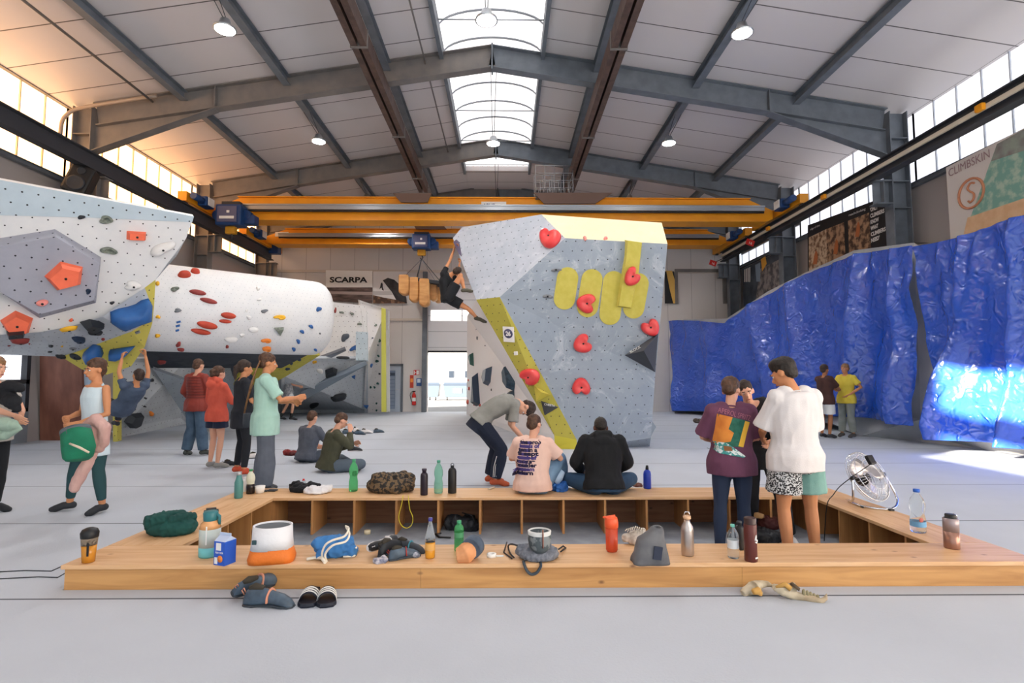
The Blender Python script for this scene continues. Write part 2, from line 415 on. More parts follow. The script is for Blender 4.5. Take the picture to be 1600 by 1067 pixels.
struct(MB().beam((dx0-.12, YB-.15, 0), (dx0-.12, YB-.15, 6.3), .2, .16, up=(0, 1, 0)).build('trim_door_jamb', STEEL, org=(0, 0, 0)))
# small grey door with a directory board
d = MB().bb((dx0-1.95, YB-.05, 0), (dx0-1.2, YB-.01, 2.05)).build('door_2', mat('door_grey_blue', '#a9b4c2', .5), org=(0, 0, 0)); struct(d)
MB().bb((dx0-1.18, YB-.08, 0), (dx0-1.1, YB, 2.15)).bb((dx0-2.0, YB-.08, 2.05), (dx0-1.1, YB, 2.15)).build('door_frame', STEEL, d)
MB().tube([(dx0-1.27, YB-.1, 1.0), (dx0-1.4, YB-.1, 1.0)], .012).build('door_handle', ALU, d)
bd = thing('directory_board', (dx0-1.68, YB-.08, .3), 'tall directory board of white-lettered rows on the grey door by the big gate', 'board')
MB().bb((dx0-1.92, YB-.09, .15), (dx0-1.44, YB-.06, 1.85)).build('board_panel', mat('board_blue_grey', '#6f8098', .4), bd)
for k in range(10):
    z = 1.68 - k*.165
    MB().bb((dx0-1.91, YB-.1, z-.06), (dx0-1.45, YB-.09, z+.07)).build('board_row', mat('board_row_dark' if k == 0 else 'board_row', '#39485c' if k == 0 else '#8494aa', .4), bd)
    MB().bb((dx0-1.87, YB-.105, z-.015), (dx0-1.84, YB-.1, z+.02)).bb((dx0-1.77, YB-.105, z-.005), (dx0-1.66, YB-.1, z+.01)).build('row_lettering', WHITEP, bd)
# fire safety wall between the doors
def pt(px, py, o=.06): p = at(px, py, YB-o); return p
def plate(name, x0, y0, x1, y1, m, label, cat, th=.02):
    a = pt(x0, y1); b = pt(x1, y0); t = thing(name, (a.x, YB, a.z), label, cat); MB().bb((a.x, YB-th, a.z), (b.x, YB, b.z)).build('plate', m, t); return t, a, b
t, a, b = plate('fire_sign', 646, 578, 655, 586, REDP, 'small red and white fire hose sign high beside the gate', 'sign')
w = b.x-a.x
MB().bb((a.x+w*.5, YB-.03, a.z+.02), (b.x-.02, YB-.02, b.z-.02)).bb((a.x+.02, YB-.03, a.z+.03), (a.x+.05, YB-.02, b.z-.03)).bb((a.x+.05, YB-.03, a.z+.1), (a.x+.12, YB-.02, a.z+.13)).build('symbol', WHITEP, t)
t, a, b = plate('instruction_sign', 640, 586, 646, 606, mat('sign_red', '#c8452c', .5), 'tall narrow red instruction sign left of the blue telephone box', 'sign')
MB().bb((a.x+.03, YB-.03, a.z+.25), (b.x-.03, YB-.02, a.z+.42)).build('symbol', mat('sign_orange', '#f39a3a', .5), t)
t, a, b = plate('defibrillator_case', 651, 591, 659, 603, mat('case_blue', '#2a5290', .4), 'blue wall case with a pale window above the extinguisher', 'case', .14)
MB().bb((a.x+.04, YB-.15, a.z+.15), (b.x-.04, YB-.14, b.z-.03)).build('window_label', mat('case_label', '#dfe8ee', .4), t)
p = pt(647, 633); t = thing('fire_extinguisher', (p.x, YB-.12, p.z), 'red fire extinguisher with white label hanging beside the gate', 'fire extinguisher')
MB().lathe([(.01, 0), (.085, .01), (.09, .05), (.09, .42), (.07, .5), (.03, .54), (.03, .6)], (p.x, YB-.12, p.z)).build('tank', REDP, t)
MB().lathe([(.092, .18), (.092, .34)], (p.x, YB-.12, p.z), cap=False).build('label_band', WHITEP, t)
MB().tube([(p.x, YB-.12, p.z+.6), (p.x-.12, YB-.14, p.z+.6), (p.x-.17, YB-.14, p.z+.45), (p.x-.1, YB-.16, p.z+.15)], .014).build('hose', BLACK, t)
MB().box((p.x, YB-.12, p.z+.62), (.14, .03, .04)).build('lever', BLACK, t)
# outside the gate
struct(MB().bb((-60, YB+.2, -.12), (60, 75, -.02)).build('ground_yard', mat('yard_asphalt', '#66686c', .9, 0, '#5c5e63', 2), org=(0, 0, 0)))
t = thing('neighbour_building', (-3, 44, 0), 'pale rendered building across the yard seen through the gate', 'building')
MB().bb((-12, 44, 0), (8, 50, 9)).build('wall', mat('pale_render', '#f2f2f4', .9), t)
for px in (705, 730):
    a = at(px-4, 590, 44); b = at(px+4, 579, 44); MB().bb((a.x, 43.93, a.z), (b.x, 44.02, b.z)).build('window', mat('far_window', '#2c3440', .3), t)
DUMP = mat('dumpster_grey_blue', '#4a5664', .5)
for k, (x0, x1, lab) in enumerate(((668, 684, 'smaller grey waste container at the left of the gate opening'), (695, 735, 'large grey waste container with white label outside the gate'))):
    Yd = 38; a = at(x0, 619, Yd); b = at(x1, 597, Yd); t = thing('waste_container', (a.x, Yd, 0), lab, 'container')
    h = b.z
    MB().prism([(a.x, Yd, .2), (b.x, Yd, .2), (b.x+.12, Yd, h-.2), (a.x-.12, Yd, h-.2)], (0, 1.2, 0)).build('body', DUMP, t)
    MB().prism([(a.x-.16, Yd-.05, h-.2), (b.x+.16, Yd-.05, h-.2), (b.x+.05, Yd+.1, h), (a.x-.05, Yd+.1, h)], (0, 1.2, 0)).build('lid', mat('dumpster_lid', '#3c4654', .5), t)
    for wx in (a.x+.15, b.x-.15): MB().lathe([(.1, -.04), (.1, .04)], (wx, Yd+.1, .08), axis='x', n=12).build('wheel', BLACK, t)
    if k: MB().bb(((a.x*2+b.x)/3, Yd-.03, h*.4), ((a.x+b.x*2)/3, Yd-.01, h*.65)).build('label_plate', WHITEP, t)
# ================================================================== STEELWORK
def column(x, y, s, label):
    t = thing('steel_column', (x, y, 0), label, 'column', 'steel columns carrying the roof')
    m = STEELW if s > 0 else STEEL
    MB().beam((x, y, 0), (x, y, zr(x)-.1), .32, .48, .014, .024, up=(s, 0, 0)).build('shaft', m, t)
    mb = MB()
    for z in (5.9, 6.6, 7.05, 7.75): mb.bb((min(x, x-s*.46), y-.15, z-.012), (max(x, x-s*.46), y+.15, z+.012))
    mb.build('stiffener', m, t)
    mb = MB().bb((min(x, x+s*.42), y-.15, 6.0), (max(x, x+s*.42), y+.15, 6.03)); mb.bb((min(x, x+s*.42), y-.012, 6.03), (max(x, x+s*.42), y+.012, 6.6))
    mb.bb((min(x+s*.2, x+s*.22), y-.14, 6.03), (max(x+s*.2, x+s*.22), y+.14, 6.6)); mb.bb((min(x, x+s*.42), y-.15, 6.6), (max(x, x+s*.42), y+.15, 6.63)); mb.build('corbel', m, t)
XCL, XCR = -10.62, 10.0
ords = ['nearest', 'middle', 'farthest']
for k, y in enumerate((D1, D2, D3-.15)):
    column(XCL, y, 1, '%s steel column along the warm-lit left wall' % ords[k]); column(XCR, y, -1, '%s grey steel column along the right wall' % ords[k])
for k, y in enumerate((D1, D2, D3-.15)):
    t = thing('roof_beam', (XC, y, 9.5), '%s grey gable roof beam spanning hall and skylight' % ords[k], 'roof beam', 'gable roof beams')
    for s, xe, nm in ((-1, XCL, 'left'), (1, XCR, 'right')):
        MB().beam((XC, y, zr(XC)), (xe, y, zr(xe)), .26, .6, .014, .022).build('rafter', STEEL if s > 0 else STEELW, t)
        xh = xe - s*3.1
        mb = MB().prism([(xe, y-.007, zr(xe)-.58), (xh, y-.007, zr(xh)-.58), (xe, y-.007, zr(xe)-1.25)], (0, .014, 0))
        mb.prism([(xe, y-.13, zr(xe)-1.25), (xh, y-.13, zr(xh)-.6), (xh, y-.13, zr(xh)-.622), (xe, y-.13, zr(xe)-1.275)], (0, .26, 0))
        mb.bb((xh-.012, y-.13, zr(xh)-.6), (xh+.012, y+.13, zr(xh)))
        mb.build('haunch', STEEL if s > 0 else STEELW, t)
    MB().bb((XC-.02, y-.16, zr(XC)-.68), (XC+.02, y+.16, zr(XC)+.02)).build('apex_plate', STEEL, t)
nm = {-8.0: 'outermost left', -5.35: 'second left', -2.75: 'left of skylight', 2.75: 'right of skylight', 5.35: 'second right', 8.0: 'outermost right'}
for dx, lab in nm.items():
    x = XC + dx
    t = thing('purlin', (x, 8, zr(x)), 'long grey roof purlin, %s' % lab, 'purlin', 'roof purlins')
    for a, b in ((YF, D1-.02), (D1+.02, D2-.02), (D2+.02, D3-.17)):
        MB().beam((x, a, zr(x)-.01), (x, b, zr(x)-.01), .19, .24).build('segment', STEEL, t)
# crane runway rails
for x, s, lab in ((-10.25, 1, 'dark crane runway beam along the left wall'), (9.58, -1, 'dark crane runway beam with cream conductor bar along the right wall')):
    t = thing('runway_beam', (x, 8, 6.63), lab, 'runway beam')
    MB().beam((x, -3, 7.05), (x, 23.6, 7.05), .24, .42, .03, .03).build('beam', mat('dark_runway_steel', '#3a3c42', .5), t)
    MB().bb((x-.03, -3, 7.05), (x+.03, 23.6, 7.1)).build('rail', DKGREY, t)
    if s < 0:
        MB().bb((x-.17, -3, 6.78), (x-.12, 23.4, 6.87)).build('conductor_bar', mat('cream_conductor', '#d8cdb8', .5), t)
        for y in (10.3, 15.6, 19): MB().bb((x-.26, y-.09, 6.76), (x-.17, y+.09, 6.9), .02).build('current_collector', YELST, t)
    else: MB().bb((x-.17, 23.3, 6.9), (x+.4, 23.7, 7.3), .03).build('buffer_motor', BLUEST, t)
for s, lab in ((-1, 'left'), (1, 'right')):
    x = XC + s*2.83; t = thing('hanging_crane_track', (x, 8, 8.7), 'brown double crane track hanging under the roof, %s of the skylight' % lab, 'track')
    mb = MB().bb((x-.17, -3, 9.02), (x+.17, 20.7, 9.05)); mb.bb((x-.17, -3, 8.7), (x-.15, 20.7, 9.02)); mb.bb((x+.15, -3, 8.7), (x+.17, 20.7, 9.02))
    mb.bb((x-.06, -3, 8.72), (x-.04, 20.7, 9.02)); mb.bb((x+.04, -3, 8.72), (x+.06, 20.7, 9.02)); mb.bb((x-.17, -3, 8.68), (x-.03, 20.7, 8.7)); mb.bb((x+.03, -3, 8.68), (x+.17, 20.7, 8.7))
    mb.build('track', BROWNST, t)
    for y in (11.4, 15.8, 19.2): MB().bb((x-.19, y-.03, 8.66), (x+.19, y+.03, 9.07)).build('joint_plate', STEELW, t)
    for y in (D1, D2): MB().bb((x-.05, y-.05, 9.05), (x+.05, y+.05, zr(x)-.58)).build('hanger', STEEL, t)
# bridge cranes
def crane(Y, z1, z0, label):
    t = thing('bridge_crane', (0, Y, z1), label, 'crane', 'yellow bridge cranes')
    xl, xr = -10.0, 9.3; h = z1-z0
    mb = MB(); yw = .42
    mb.prism([(xl, Y, z0+.1), (xl+.3, Y, z0), (xr-.3, Y, z0), (xr, Y, z0+.1), (xr, Y, z0+h*.5), (xr-.9, Y, z1), (xl+.9, Y, z1), (xl, Y, z0+h*.5)], (0, yw, 0))
    mb.bb((xl+.8, Y-.1, z1-.03), (xr-.8, Y+yw+.1, z1)); mb.bb((xl+.3, Y-.14, z0-.03), (xr-.3, Y+yw+.14, z0+.02)); mb.build('girder', YELST, t)
    MB().bb((xl+.6, Y-.26, z0+h*.38), (xr-.4, Y-.2, z0+h*.58)).bb((xl+.6, Y-.3, z0+h*.54), (xr-.4, Y-.2, z0+h*.6)).build('cable_rail', ALU, t)
    MB().bb((xl+.6, Y-.22, z0+h*.3), (xr-.4, Y-.16, z0+h*.37)).build('festoon_cable', BLACK, t)
    for x in (-10.25, 9.58):
        MB().prism([(x-.14, Y-1.5, 7.12), (x+.14, Y-1.5, 7.12), (x+.14, Y-1.5, 7.42), (x-.14, Y-1.5, 7.42)], (0, 3.4, 0)).build('end_truck', YELST, t)
        for yy in (Y-1.35, Y+1.75): MB().lathe([(.14, -.05), (.14, .05)], (x, yy, 7.2), axis='x', n=14).build('wheel', DKGREY, t)
        MB().box((x + (.32 if x < 0 else -.32), Y-.7, 7.3), (.3, .5, .32), None, .04).lathe([(.11, -.2), (.11, .35)], (x + (.32 if x < 0 else -.32), Y-1.1, 7.3), axis='y', n=12).build('drive_motor', BLUEST, t)
        MB().box((x + (.5 if x < 0 else -.5), Y-.72, 7.3), (.03, .34, .26)).build('motor_plate', WHITEP, t)
    return t
C1Y, C2Y = 18.5, 22.5
c1 = crane(C1Y, at(700, 309, C1Y).z, at(700, 345, C1Y).z, 'nearer yellow bridge crane across the hall under the gable beam')
c2 = crane(C2Y, at(700, 358, C2Y).z, at(700, 382, C2Y).z, 'farther yellow bridge crane carrying the hoist with wooden volume')
a = at(752, 325, C1Y-.02); b = at(791, 315, C1Y-.02)
MB().bb((a.x, C1Y-.012, a.z), (b.x, C1Y, b.z)).build('maker_plate', WHITEP, c1)
text('lettering', 'ABUS', .17, (a.x+.06, C1Y-.014, a.z+.04), (1, 0, 0), (0, 0, 1), mat('navy_ink', '#1c2c6a', .5), c1, .001, bold=.006)
a = at(430, 366, C2Y); MB().bb((a.x, C2Y-.01, a.z-.1), (a.x+.55, C2Y, a.z+.1)).build('maker_plate', WHITEP, c2)
def hoist(px, py, Y, label, s=1):
    p = at(px, py, Y); t = thing('chain_hoist', p, label, 'hoist')
    MB().box(p, (.75*s, .5, .62*s), None, .06).build('housing', BLUEST, t)
    MB().box(p+V((-.02, -.27, 0)), (.56*s, .04, .46*s), None, .01).build('cover', mat('hoist_cover', '#55597a' if s > 1 else '#24508a', .4), t)
    MB().box(p+V((-.02, -.295, -.1*s)), (.42*s, .01, .09)).build('label_plate', WHITEP, t)
    MB().box(p+V((.02, -.295, .08)), (.08*s, .01, .08)).build('emblem', WHITEP, t)
    mb = MB()
    for k in (-1, 1): mb.lathe([(.13, -.14), (.17, -.12), (.17, .12), (.13, .14)], p+V((k*.42*s, .1, .05)), axis='y', n=14)
    mb.build('motor', BLUEST, t); MB().box(p+V((.5*s, .15, -.1)), (.35*s, .34, .3), None, .03).build('gearbox', BLUEST, t)
    mb = MB().box(p+V((0, 0, -.42*s)), (.34, .2, .26), None, .05); mb.build('hook_block', mat('hook_block_yellow', '#c08a1c', .4), t)
    MB().tube([p+V((0, 0, -.5*s)), p+V((.05, 0, -.62*s)), p+V((0, 0, -.7*s)), p+V((-.05, 0, -.64*s))], .025).build('hook', DKGREY, t)
    MB().bb(p+V((-.3, -.1, .3*s)), p+V((.3, .1, .42*s))).build('trolley', DKGREY, t)
    return p
hp1 = hoist(362, 338, C1Y-.45, 'hoist with violet cover at the left end of the nearer crane', 1.15)
hp2 = hoist(659, 379, C2Y-.4, 'blue hoist on the farther crane carrying the wooden volume', 1.0)
# rusty shield plates above the girders
for k, (x0, x1, x2, x3, y0, y1, Y) in enumerate(((614, 674, 668, 626, 302, 316, C1Y-.3), (834, 957, 930, 850, 301, 318, C1Y-.3), (646, 692, 698, 650, 351, 358, C2Y-.3))):
    t = MB().prism([at(x0, y0, Y), at(x1, y0, Y), at(x2, y1, Y), at(x3, y1, Y)], (0, .05, 0)).build('shield_plate', mat('plate_brown', '#6b5348', .6), None)
    tag(t, ['brown sheet shield on the nearer crane under the left track', 'wide brown sheet shield on nearer crane below the wire basket', 'brown sheet shield above the blue hoist on the farther crane'][k], 'plate')
# wire basket platform
t = thing('basket_platform', at(866, 305, C1Y), 'galvanised wire basket platform on top of the nearer crane', 'platform')
a = at(837, 305, C1Y-.2); b = at(895, 259, C1Y-.2)
mb = MB()
for z in [a.z + (b.z-a.z)*k/4 for k in range(5)]:
    for y in (C1Y-.2, C1Y+.7): mb.tube([(a.x, y, z), (b.x, y, z)], .014, 6)
    for x in (a.x, b.x): mb.tube([(x, C1Y-.2, z), (x, C1Y+.7, z)], .014, 6)
mb.build('rail', ALU, t)
mb = MB()
for k in range(9):
    x = a.x + (b.x-a.x)*k/8; h = b.z if k % 2 == 0 else a.z + (b.z-a.z)*.5
    for y in (C1Y-.2, C1Y+.7): MB().tube([(x, y, a.z), (x, y, h)], .012, 6).build('post', ALU, t)
MB().bb((a.x, C1Y-.2, a.z-.1), (b.x, C1Y+.7, a.z-.02)).build('deck', STEELW, t)
# high bay lamps
GLOW = mat('lamp_glow', '#ffffff', .4, emit='#fffaf6', es=30)
lampn = 0
rows = ['front', 'middle', 'rear']
for r, (y0_, z, xs) in enumerate(((10.0, 8.12, (-5.35, -.4, 4.55)), (15.2, 8.25, (-5.35, -.33, 4.7)), (20.6, 8.35, (-5.35, -.25, 4.8)))):
    for c, x in enumerate(xs):
        y = y0_
        if c == 1: y = (9.68, 15.28, 20.88)[r]; x = XC
        t = thing('high_bay_lamp', (x, y, z), 'round glowing high bay lamp, %s row, %s' % (rows[r], ('left', 'under skylight', 'right')[c]), 'lamp', 'high bay lamps')
        MB().lathe([(.04, .22), (.09, .2), (.12, .1), (.2, .04), (.21, 0), (.19, 0)], (x, y, z), 20).build('housing', ALU, t)
        MB().lathe([(0.001, -.03), (.1, -.028), (.18, -.005), (.185, .01)], (x, y, z), 20).build('diffuser', GLOW, t)
        xq = {0: XC-5.35, 1: XC, 2: XC+5.35}[c]; zt = zr(xq)-.24 if c != 1 else zc+.46
        MB().tube([(x-.02, y, z+.2), (xq-.09, y, zt)], .008, 6).tube([(x+.02, y, z+.2), (xq+.09, y, zt)], .008, 6).build('hanger_wire', DKGREY, t)
        ld = bpy.data.lights.new('lamp_light', 'SPOT'); ld.energy = 450; ld.spot_size = math.radians(150); ld.spot_blend = .6; ld.shadow_soft_size = .2; ld.color = (1, .97, .94)
        lo = bpy.data.objects.new('lamp_light', ld); COL.objects.link(lo); lo.parent = t; lo.location = (0, 0, -.06)
# loudspeaker on the left column
p = at(126, 284, D1-.75); t = thing('loudspeaker', p, 'black loudspeaker tilted down beside the nearest left column', 'loudspeaker')
R = Matrix.Rotation(math.radians(14), 3, 'Y') @ Matrix.Rotation(math.radians(-12), 3, 'X') @ Matrix.Rotation(math.radians(20), 3, 'Z')
MB().box(p, (.5, .42, .72), R, .05).build('cabinet', BLACK, t)
for dz, r, n in ((-.13, .19, 'woofer'), (.2, .09, 'horn')):
    q = p + R @ V((0, -.215, dz)); MB(Matrix.Translation(q) @ R.to_4x4()).lathe([(r, .0), (r, .02), (r*.8, .025), (r*.3, -.02), (.001, -.01)], (0, 0, 0), axis='y', n=18).build(n, DKGREY, t)
MB().tube([p, V((XCL, D1, p.z+.1))], .03).build('bracket', BLACK, t)
# conduits
def conduit(pts, r, label, m=None): return tag(MB().tube(pts, r, 8).build('conduit', m or STEELW), label, 'pipe')
conduit([(XC-8.75, -2, 8.62), (XC-8.75, D1-.1, 8.62)], .03, 'thin conduit running under the left roof slope to the nearest beam')
conduit([(XC-1.75, 4, 9.75), (XC-1.75, D2, 9.75)], .022, 'thin conduit running left beside the skylight')
conduit([at(94, 212, D1-.4), at(97, 190, D1-.4), at(106, 178, D1-.4), at(125, 169, D1-.35), at(190, 158, D1-.3), at(245, 150, D1-.25)], .045, 'bent pale pipe over the nearest left column', mat('pipe_cream', '#9c8d7f', .5))
# ================================================================== CLIMBING WALLS
from mathutils.bvhtree import BVHTree
_surf = {}
def surf(key, o):
    me = o.data; off = wloc(o)
    _surf.setdefault(key, []).append(BVHTree.FromPolygons([v.co + off for v in me.vertices], [tuple(p.vertices) for p in me.polygons]))
def hit(px, py, key):
    d = ray(px, py).normalized(); best = None
    for b in _surf[key]:
        h = b.ray_cast(V((0, 0, CAMZ)), d)
        if h[0] is not None and (best is None or h[3] < best[2]): best = (h[0], h[1], h[3])
    if best is None: return None
    p, n, _ = best
    if n.dot(d) > 0: n = -n
    return p, n
def shell(pts, m, name, parent, key=None, th=.12, uv=True):
    """a panel of plywood: polygon of world points, thickness behind"""
    pts = [V(p) for p in pts]
    n = V((0, 0, 0))
    for i in range(len(pts)): n += pts[i].cross(pts[(i+1) % len(pts)])
    n.normalize(); c = sum(pts, V((0, 0, 0)))/len(pts)
    if n.dot(c-V((0, 0, CAMZ))) < 0: n = -n
    o = MB().prism(pts, n*th).build(name, m, parent, uv=uv)
    if key: surf(key, o)
    return o
def shape(kind, n=26, seed=0):
    P = []
    rd = random.Random(seed)
    if kind == 'pent': return [(math.cos(a), math.sin(a)) for a in (PI/2+.1+2*PI*k/5 for k in range(5))]
    if kind == 'tri': return [(-1, .8), (1, .9), (.1, -1)]
    if kind == 'box': return [(-1, -1), (1, -1), (1, 1), (-1, 1)]
    if kind == 'hex': return [(-.8, -.9), (.55, -1), (1, .2), (.5, 1), (-.6, .95), (-1, 0)]
    if kind == 'dia': return [(-1, -.2), (-.35, .7), (1, .9), (.5, -.6), (-.3, -1)]
    for k in range(n):
        a = 2*PI*k/n; r = 1
        if kind == 'bean': r = 1 - .52*math.exp(-((a-1.0)/.42)**2) + .06*math.cos(3*a)
        elif kind == 'bone': r = .62 + .38*abs(math.cos(a))**1.5
        elif kind == 'blob': r = .82 + .16*math.sin(2*a+seed) + .1*math.sin(3*a+seed*1.7)
        P.append((r*math.cos(a), r*math.sin(a)))
    return P
_hold_n = 0
def hold(kind, px, py, key, w, h, rot, m, label, group=None, ht=None, name='climbing_hold', cat='climbing hold', ring=False, bolt=True):
    r = hit(px, py, key)
    if r is None: print('NOHIT', px, py, key, label); return None
    p, n = r; k = (p-V((0, 0, CAMZ))).length/FL
    d = ray(px, py).normalized(); R = (_cr @ V((1, 0, 0))); U = (_cr @ V((0, 1, 0)))
    u = (R - n*R.dot(n)).normalized(); v = n.cross(u)
    if v.dot(U) < 0: v = -v
    # size along the panel, limited so that it stays a plausible solid
    kz = (p-V((0, 0, CAMZ))).dot(_cr @ V((0, 0, -1)))/FL
    def lim(q, a): return q if q.length < a*2.2 else q.normalized()*a*2.2
    Uv = lim(onp(px+w/2, py, p, n)-p, w*kz/2); Vv = lim(onp(px, py-h/2, p, n)-p, h*kz/2)
    W, H = Uv.length, Vv.length; ht = ht if ht is not None else min(W, H)*(.55 if key in ('under', 'bk', 'side') else 1.0)
    ca, sa = math.cos(math.radians(rot)), math.sin(math.radians(rot))
    sh = shape(kind, 26, px % 7); flat = len(sh) < 8
    prof = [(1, -.01), (.97, .25), (.8, .8), (.45, 1.0), (0.02, 1.02)] if not flat else [(1, -.01), (.97, .12), (.74, 1.0), (.02, 1.0)]
    if ring: prof = [(1, -.01), (1, .5), (.8, .9), (.55, .8), (.42, .3), (.02, .22)]
    if kind == 'bean': prof = [(1, -.01), (1.0, .4), (.86, .85), (.62, 1.0), (.35, .86), (.02, .7)]
    mb = MB(); rings = []
    for s_, z_ in prof:
        rings.append([p + Uv*((x*ca*w - y*sa*h)*s_/w) + Vv*((x*sa*w + y*ca*h)*s_/h) + n*z_*ht for x, y in sh])
    mb.loft(rings, smooth=not flat)
    t = mb.build(name, m, org=p); tag(t, label, cat, group)
    if bolt and max(w, h) > 11 and not ring:
        b = MB().lathe([(.02, 0), (.02, .012), (.004, .012)], (0, 0, 0), 8)
        q = p + n*(ht*(.7 if kind == 'bean' else 1.0)); Rm = n.to_track_quat('Z', 'Y').to_matrix().to_4x4()
        b.bm.transform(Matrix.Translation(q) @ Rm); b.build('bolt', BLACK, t)
    return t
HR = mat('hold_red_orange', '#c4482e', .55, 0, '#b33c28', 6); HDR = mat('hold_brick_red', '#9c3f3a', .55, 0, '#8c3430', 6)
HY = mat('hold_yellow', '#efb62a', .55); HB = mat('hold_blue', '#2f66a8', .5, 0, '#2a5c9a', 5); HW = mat('hold_white', '#e8e7e4', .6)
HG = mat('hold_grey_green', '#8c9388', .6, 0, '#5e675c', 25); HK = mat('hold_black', '#24282e', .5); HGR = mat('hold_dark_green', '#1f4d48', .55)
HGY = mat('hold_grey', '#8d9196', .6, 0, '#6d7176', 12); HO = mat('hold_orange', '#f08a34', .55); HCO = mat('hold_coral', '#ff7a58', .6, 0, '#f4714f', 5); HP = mat('hold_pink', '#f0938a', .6)
HRED = mat('hold_signal_red', '#dc3f41', .38, 0, '#e8645f', 3, contrast=(.5, .8)); HNV = mat('hold_navy', '#22344c', .55)
WWHITE = holed('wall_white', '#e4e4e3', '#dadcdd', .2, .012); WGREY = holed('wall_pale_grey', '#c3c9ce', '#b5bbc2', .2, .012)
WBLUE = holed('wall_powder_blue', '#c2d2db', '#b6c7d1', .2, .014); WVOL = holed('volume_grey', '#a7a9b4', '#9c9fab', .2, .014)
WBAR = holed('wall_barrel_white', '#e6e6e6', '#dcdee0', .11, .006, dot='#9a9ca0'); WYEL = holed('wall_yellow', '#cfc25c', '#c5b852', .2, .012)
WLIGHT = holed('boulder_light_grey', '#a9b1bd', '#b9bfc9', .2, .012, smear='#d2d5da'); WMAIN = holed('boulder_grey', '#8c98a5', '#98a3ae', .2, .012, smear='#c9ced4')
WCREAM = holed('boulder_cream', '#e4dab4', '#e9e0bd', .14, .006, dot='#c8bf94'); WSTRIP = holed('boulder_yellow', '#aaa140', '#b5ac4a', .18, .011)
WSLATE = holed('wall_slate', '#9aa5b0', '#8e99a5', .2, .01); WCHAR = mat('wall_charcoal', '#30353e', .7, 0, '#3a414b', 5)
WOLIVE = holed('wall_olive', '#b2aa48', '#a49d42', .2, .01)
# ---- centre boulder
bt = thing('boulder', on(960, 700), 'large faceted grey climbing boulder with yellow strip and number 26 in hall centre', 'climbing boulder')
def P3(a): return at(*a)
F_, A_, B_, C_, D_, E_ = map(P3, ((707.5, 372, 12.0), (722, 355, 12.2), (846, 335, 11.9), (1034, 348, 11.7), (1043, 381, 10.9), (883, 372, 11.2)))
G_, H_, L_, M_, R_ = map(P3, ((744, 468, 11.9), (781, 464, 11.5), (901, 687, 11.6), (866, 680, 11.6), (1017, 684, 11.75)))
ln = (H_-G_).cross(E_-G_).normalized()
F_, A_, B_ = (onp(x, y, G_, ln) for x, y in ((707.5, 372), (722, 355), (846, 335)))
cn2 = (D_-E_).cross(B_-E_).normalized(); C_ = onp(1034, 348, E_, cn2); print('BOULDER', F_, A_, B_, C_)
L2, M2, R2 = on(902, 702), on(867, 701), on(1015, 697)
K_ = at(1024, 585, 11.4)
BB = [V((p.x*1.0, 16.0, p.z)) for p in (F_, A_, B_, C_, D_)]
def face(pts, m, name, key='boulder'):
    mb = MB(); mb.poly(pts); bmesh.ops.triangulate(mb.bm, faces=mb.bm.faces); o = mb.build(name, m, bt, uv=True)
    if key: surf(key, o)
    return o
face([F_, A_, B_, E_, H_, G_], WLIGHT, 'light_facet')
face([B_, C_, D_, E_], WCREAM, 'cream_top_facet')
mb = MB(); ctr = (E_+D_+R_+L_+H_)/5
mb.poly([E_, D_, H_]); mb.poly([H_, D_, K_]); mb.poly([H_, K_, L_]); mb.poly([L_, K_, R_]); o = mb.build('grey_facet', WMAIN, bt, uv=True); surf('boulder', o)
face([G_, H_, L_, M_], WSTRIP, 'yellow_strip')
face([M_, L_, L2, M2], mat('boulder_base_yellow', '#cfc444', .7), 'yellow_base', None)
face([L_, R_, R2, L2], WSLATE, 'grey_base', None)
KB = V((K_.x, 16, K_.z)); RB = V((R_.x, 16, R_.z)); R2B = V((R2.x, 16, 0))
mb = MB()
for a, b, c, d in ((A_, F_, BB[0], BB[1]), (B_, A_, BB[1], BB[2]), (C_, B_, BB[2], BB[3]), (D_, C_, BB[3], BB[4]), (D_, K_, KB, BB[4]), (K_, R_, RB, KB), (R_, R2, R2B, RB)): mb.poly([a, b, c, d])
G2 = V((G_.x, 16, G_.z)); mb.poly([F_, G_, G2, BB[0]]); mb.poly([BB[0], BB[1], BB[2], BB[3], BB[4], KB, RB, R2B, V((M2.x, 16, 0)), G2])
mb.build('side_shell', WSLATE, bt, uv=True)
wb0 = on(729, 648); wt0 = V((wb0.x, wb0.y, at(733, 494, wb0.y).z)); wm = on(745, 661)
mb = MB(); mb.poly([G_, M_, wt0]); mb.poly([M_, wb0, wt0]); mb.poly([M_, M2, wb0]); mb.poly([G_, wt0, V((.8, wb0.y, wt0.z)), V((.8, 12.4, G_.z))]); mb.poly([wt0, wb0, V((.8, wb0.y, 0)), V((.8, wb0.y, wt0.z))])
o = mb.build('white_side', mat('boulder_white', '#e6e4e4', .7), bt, uv=True); surf('side', o)
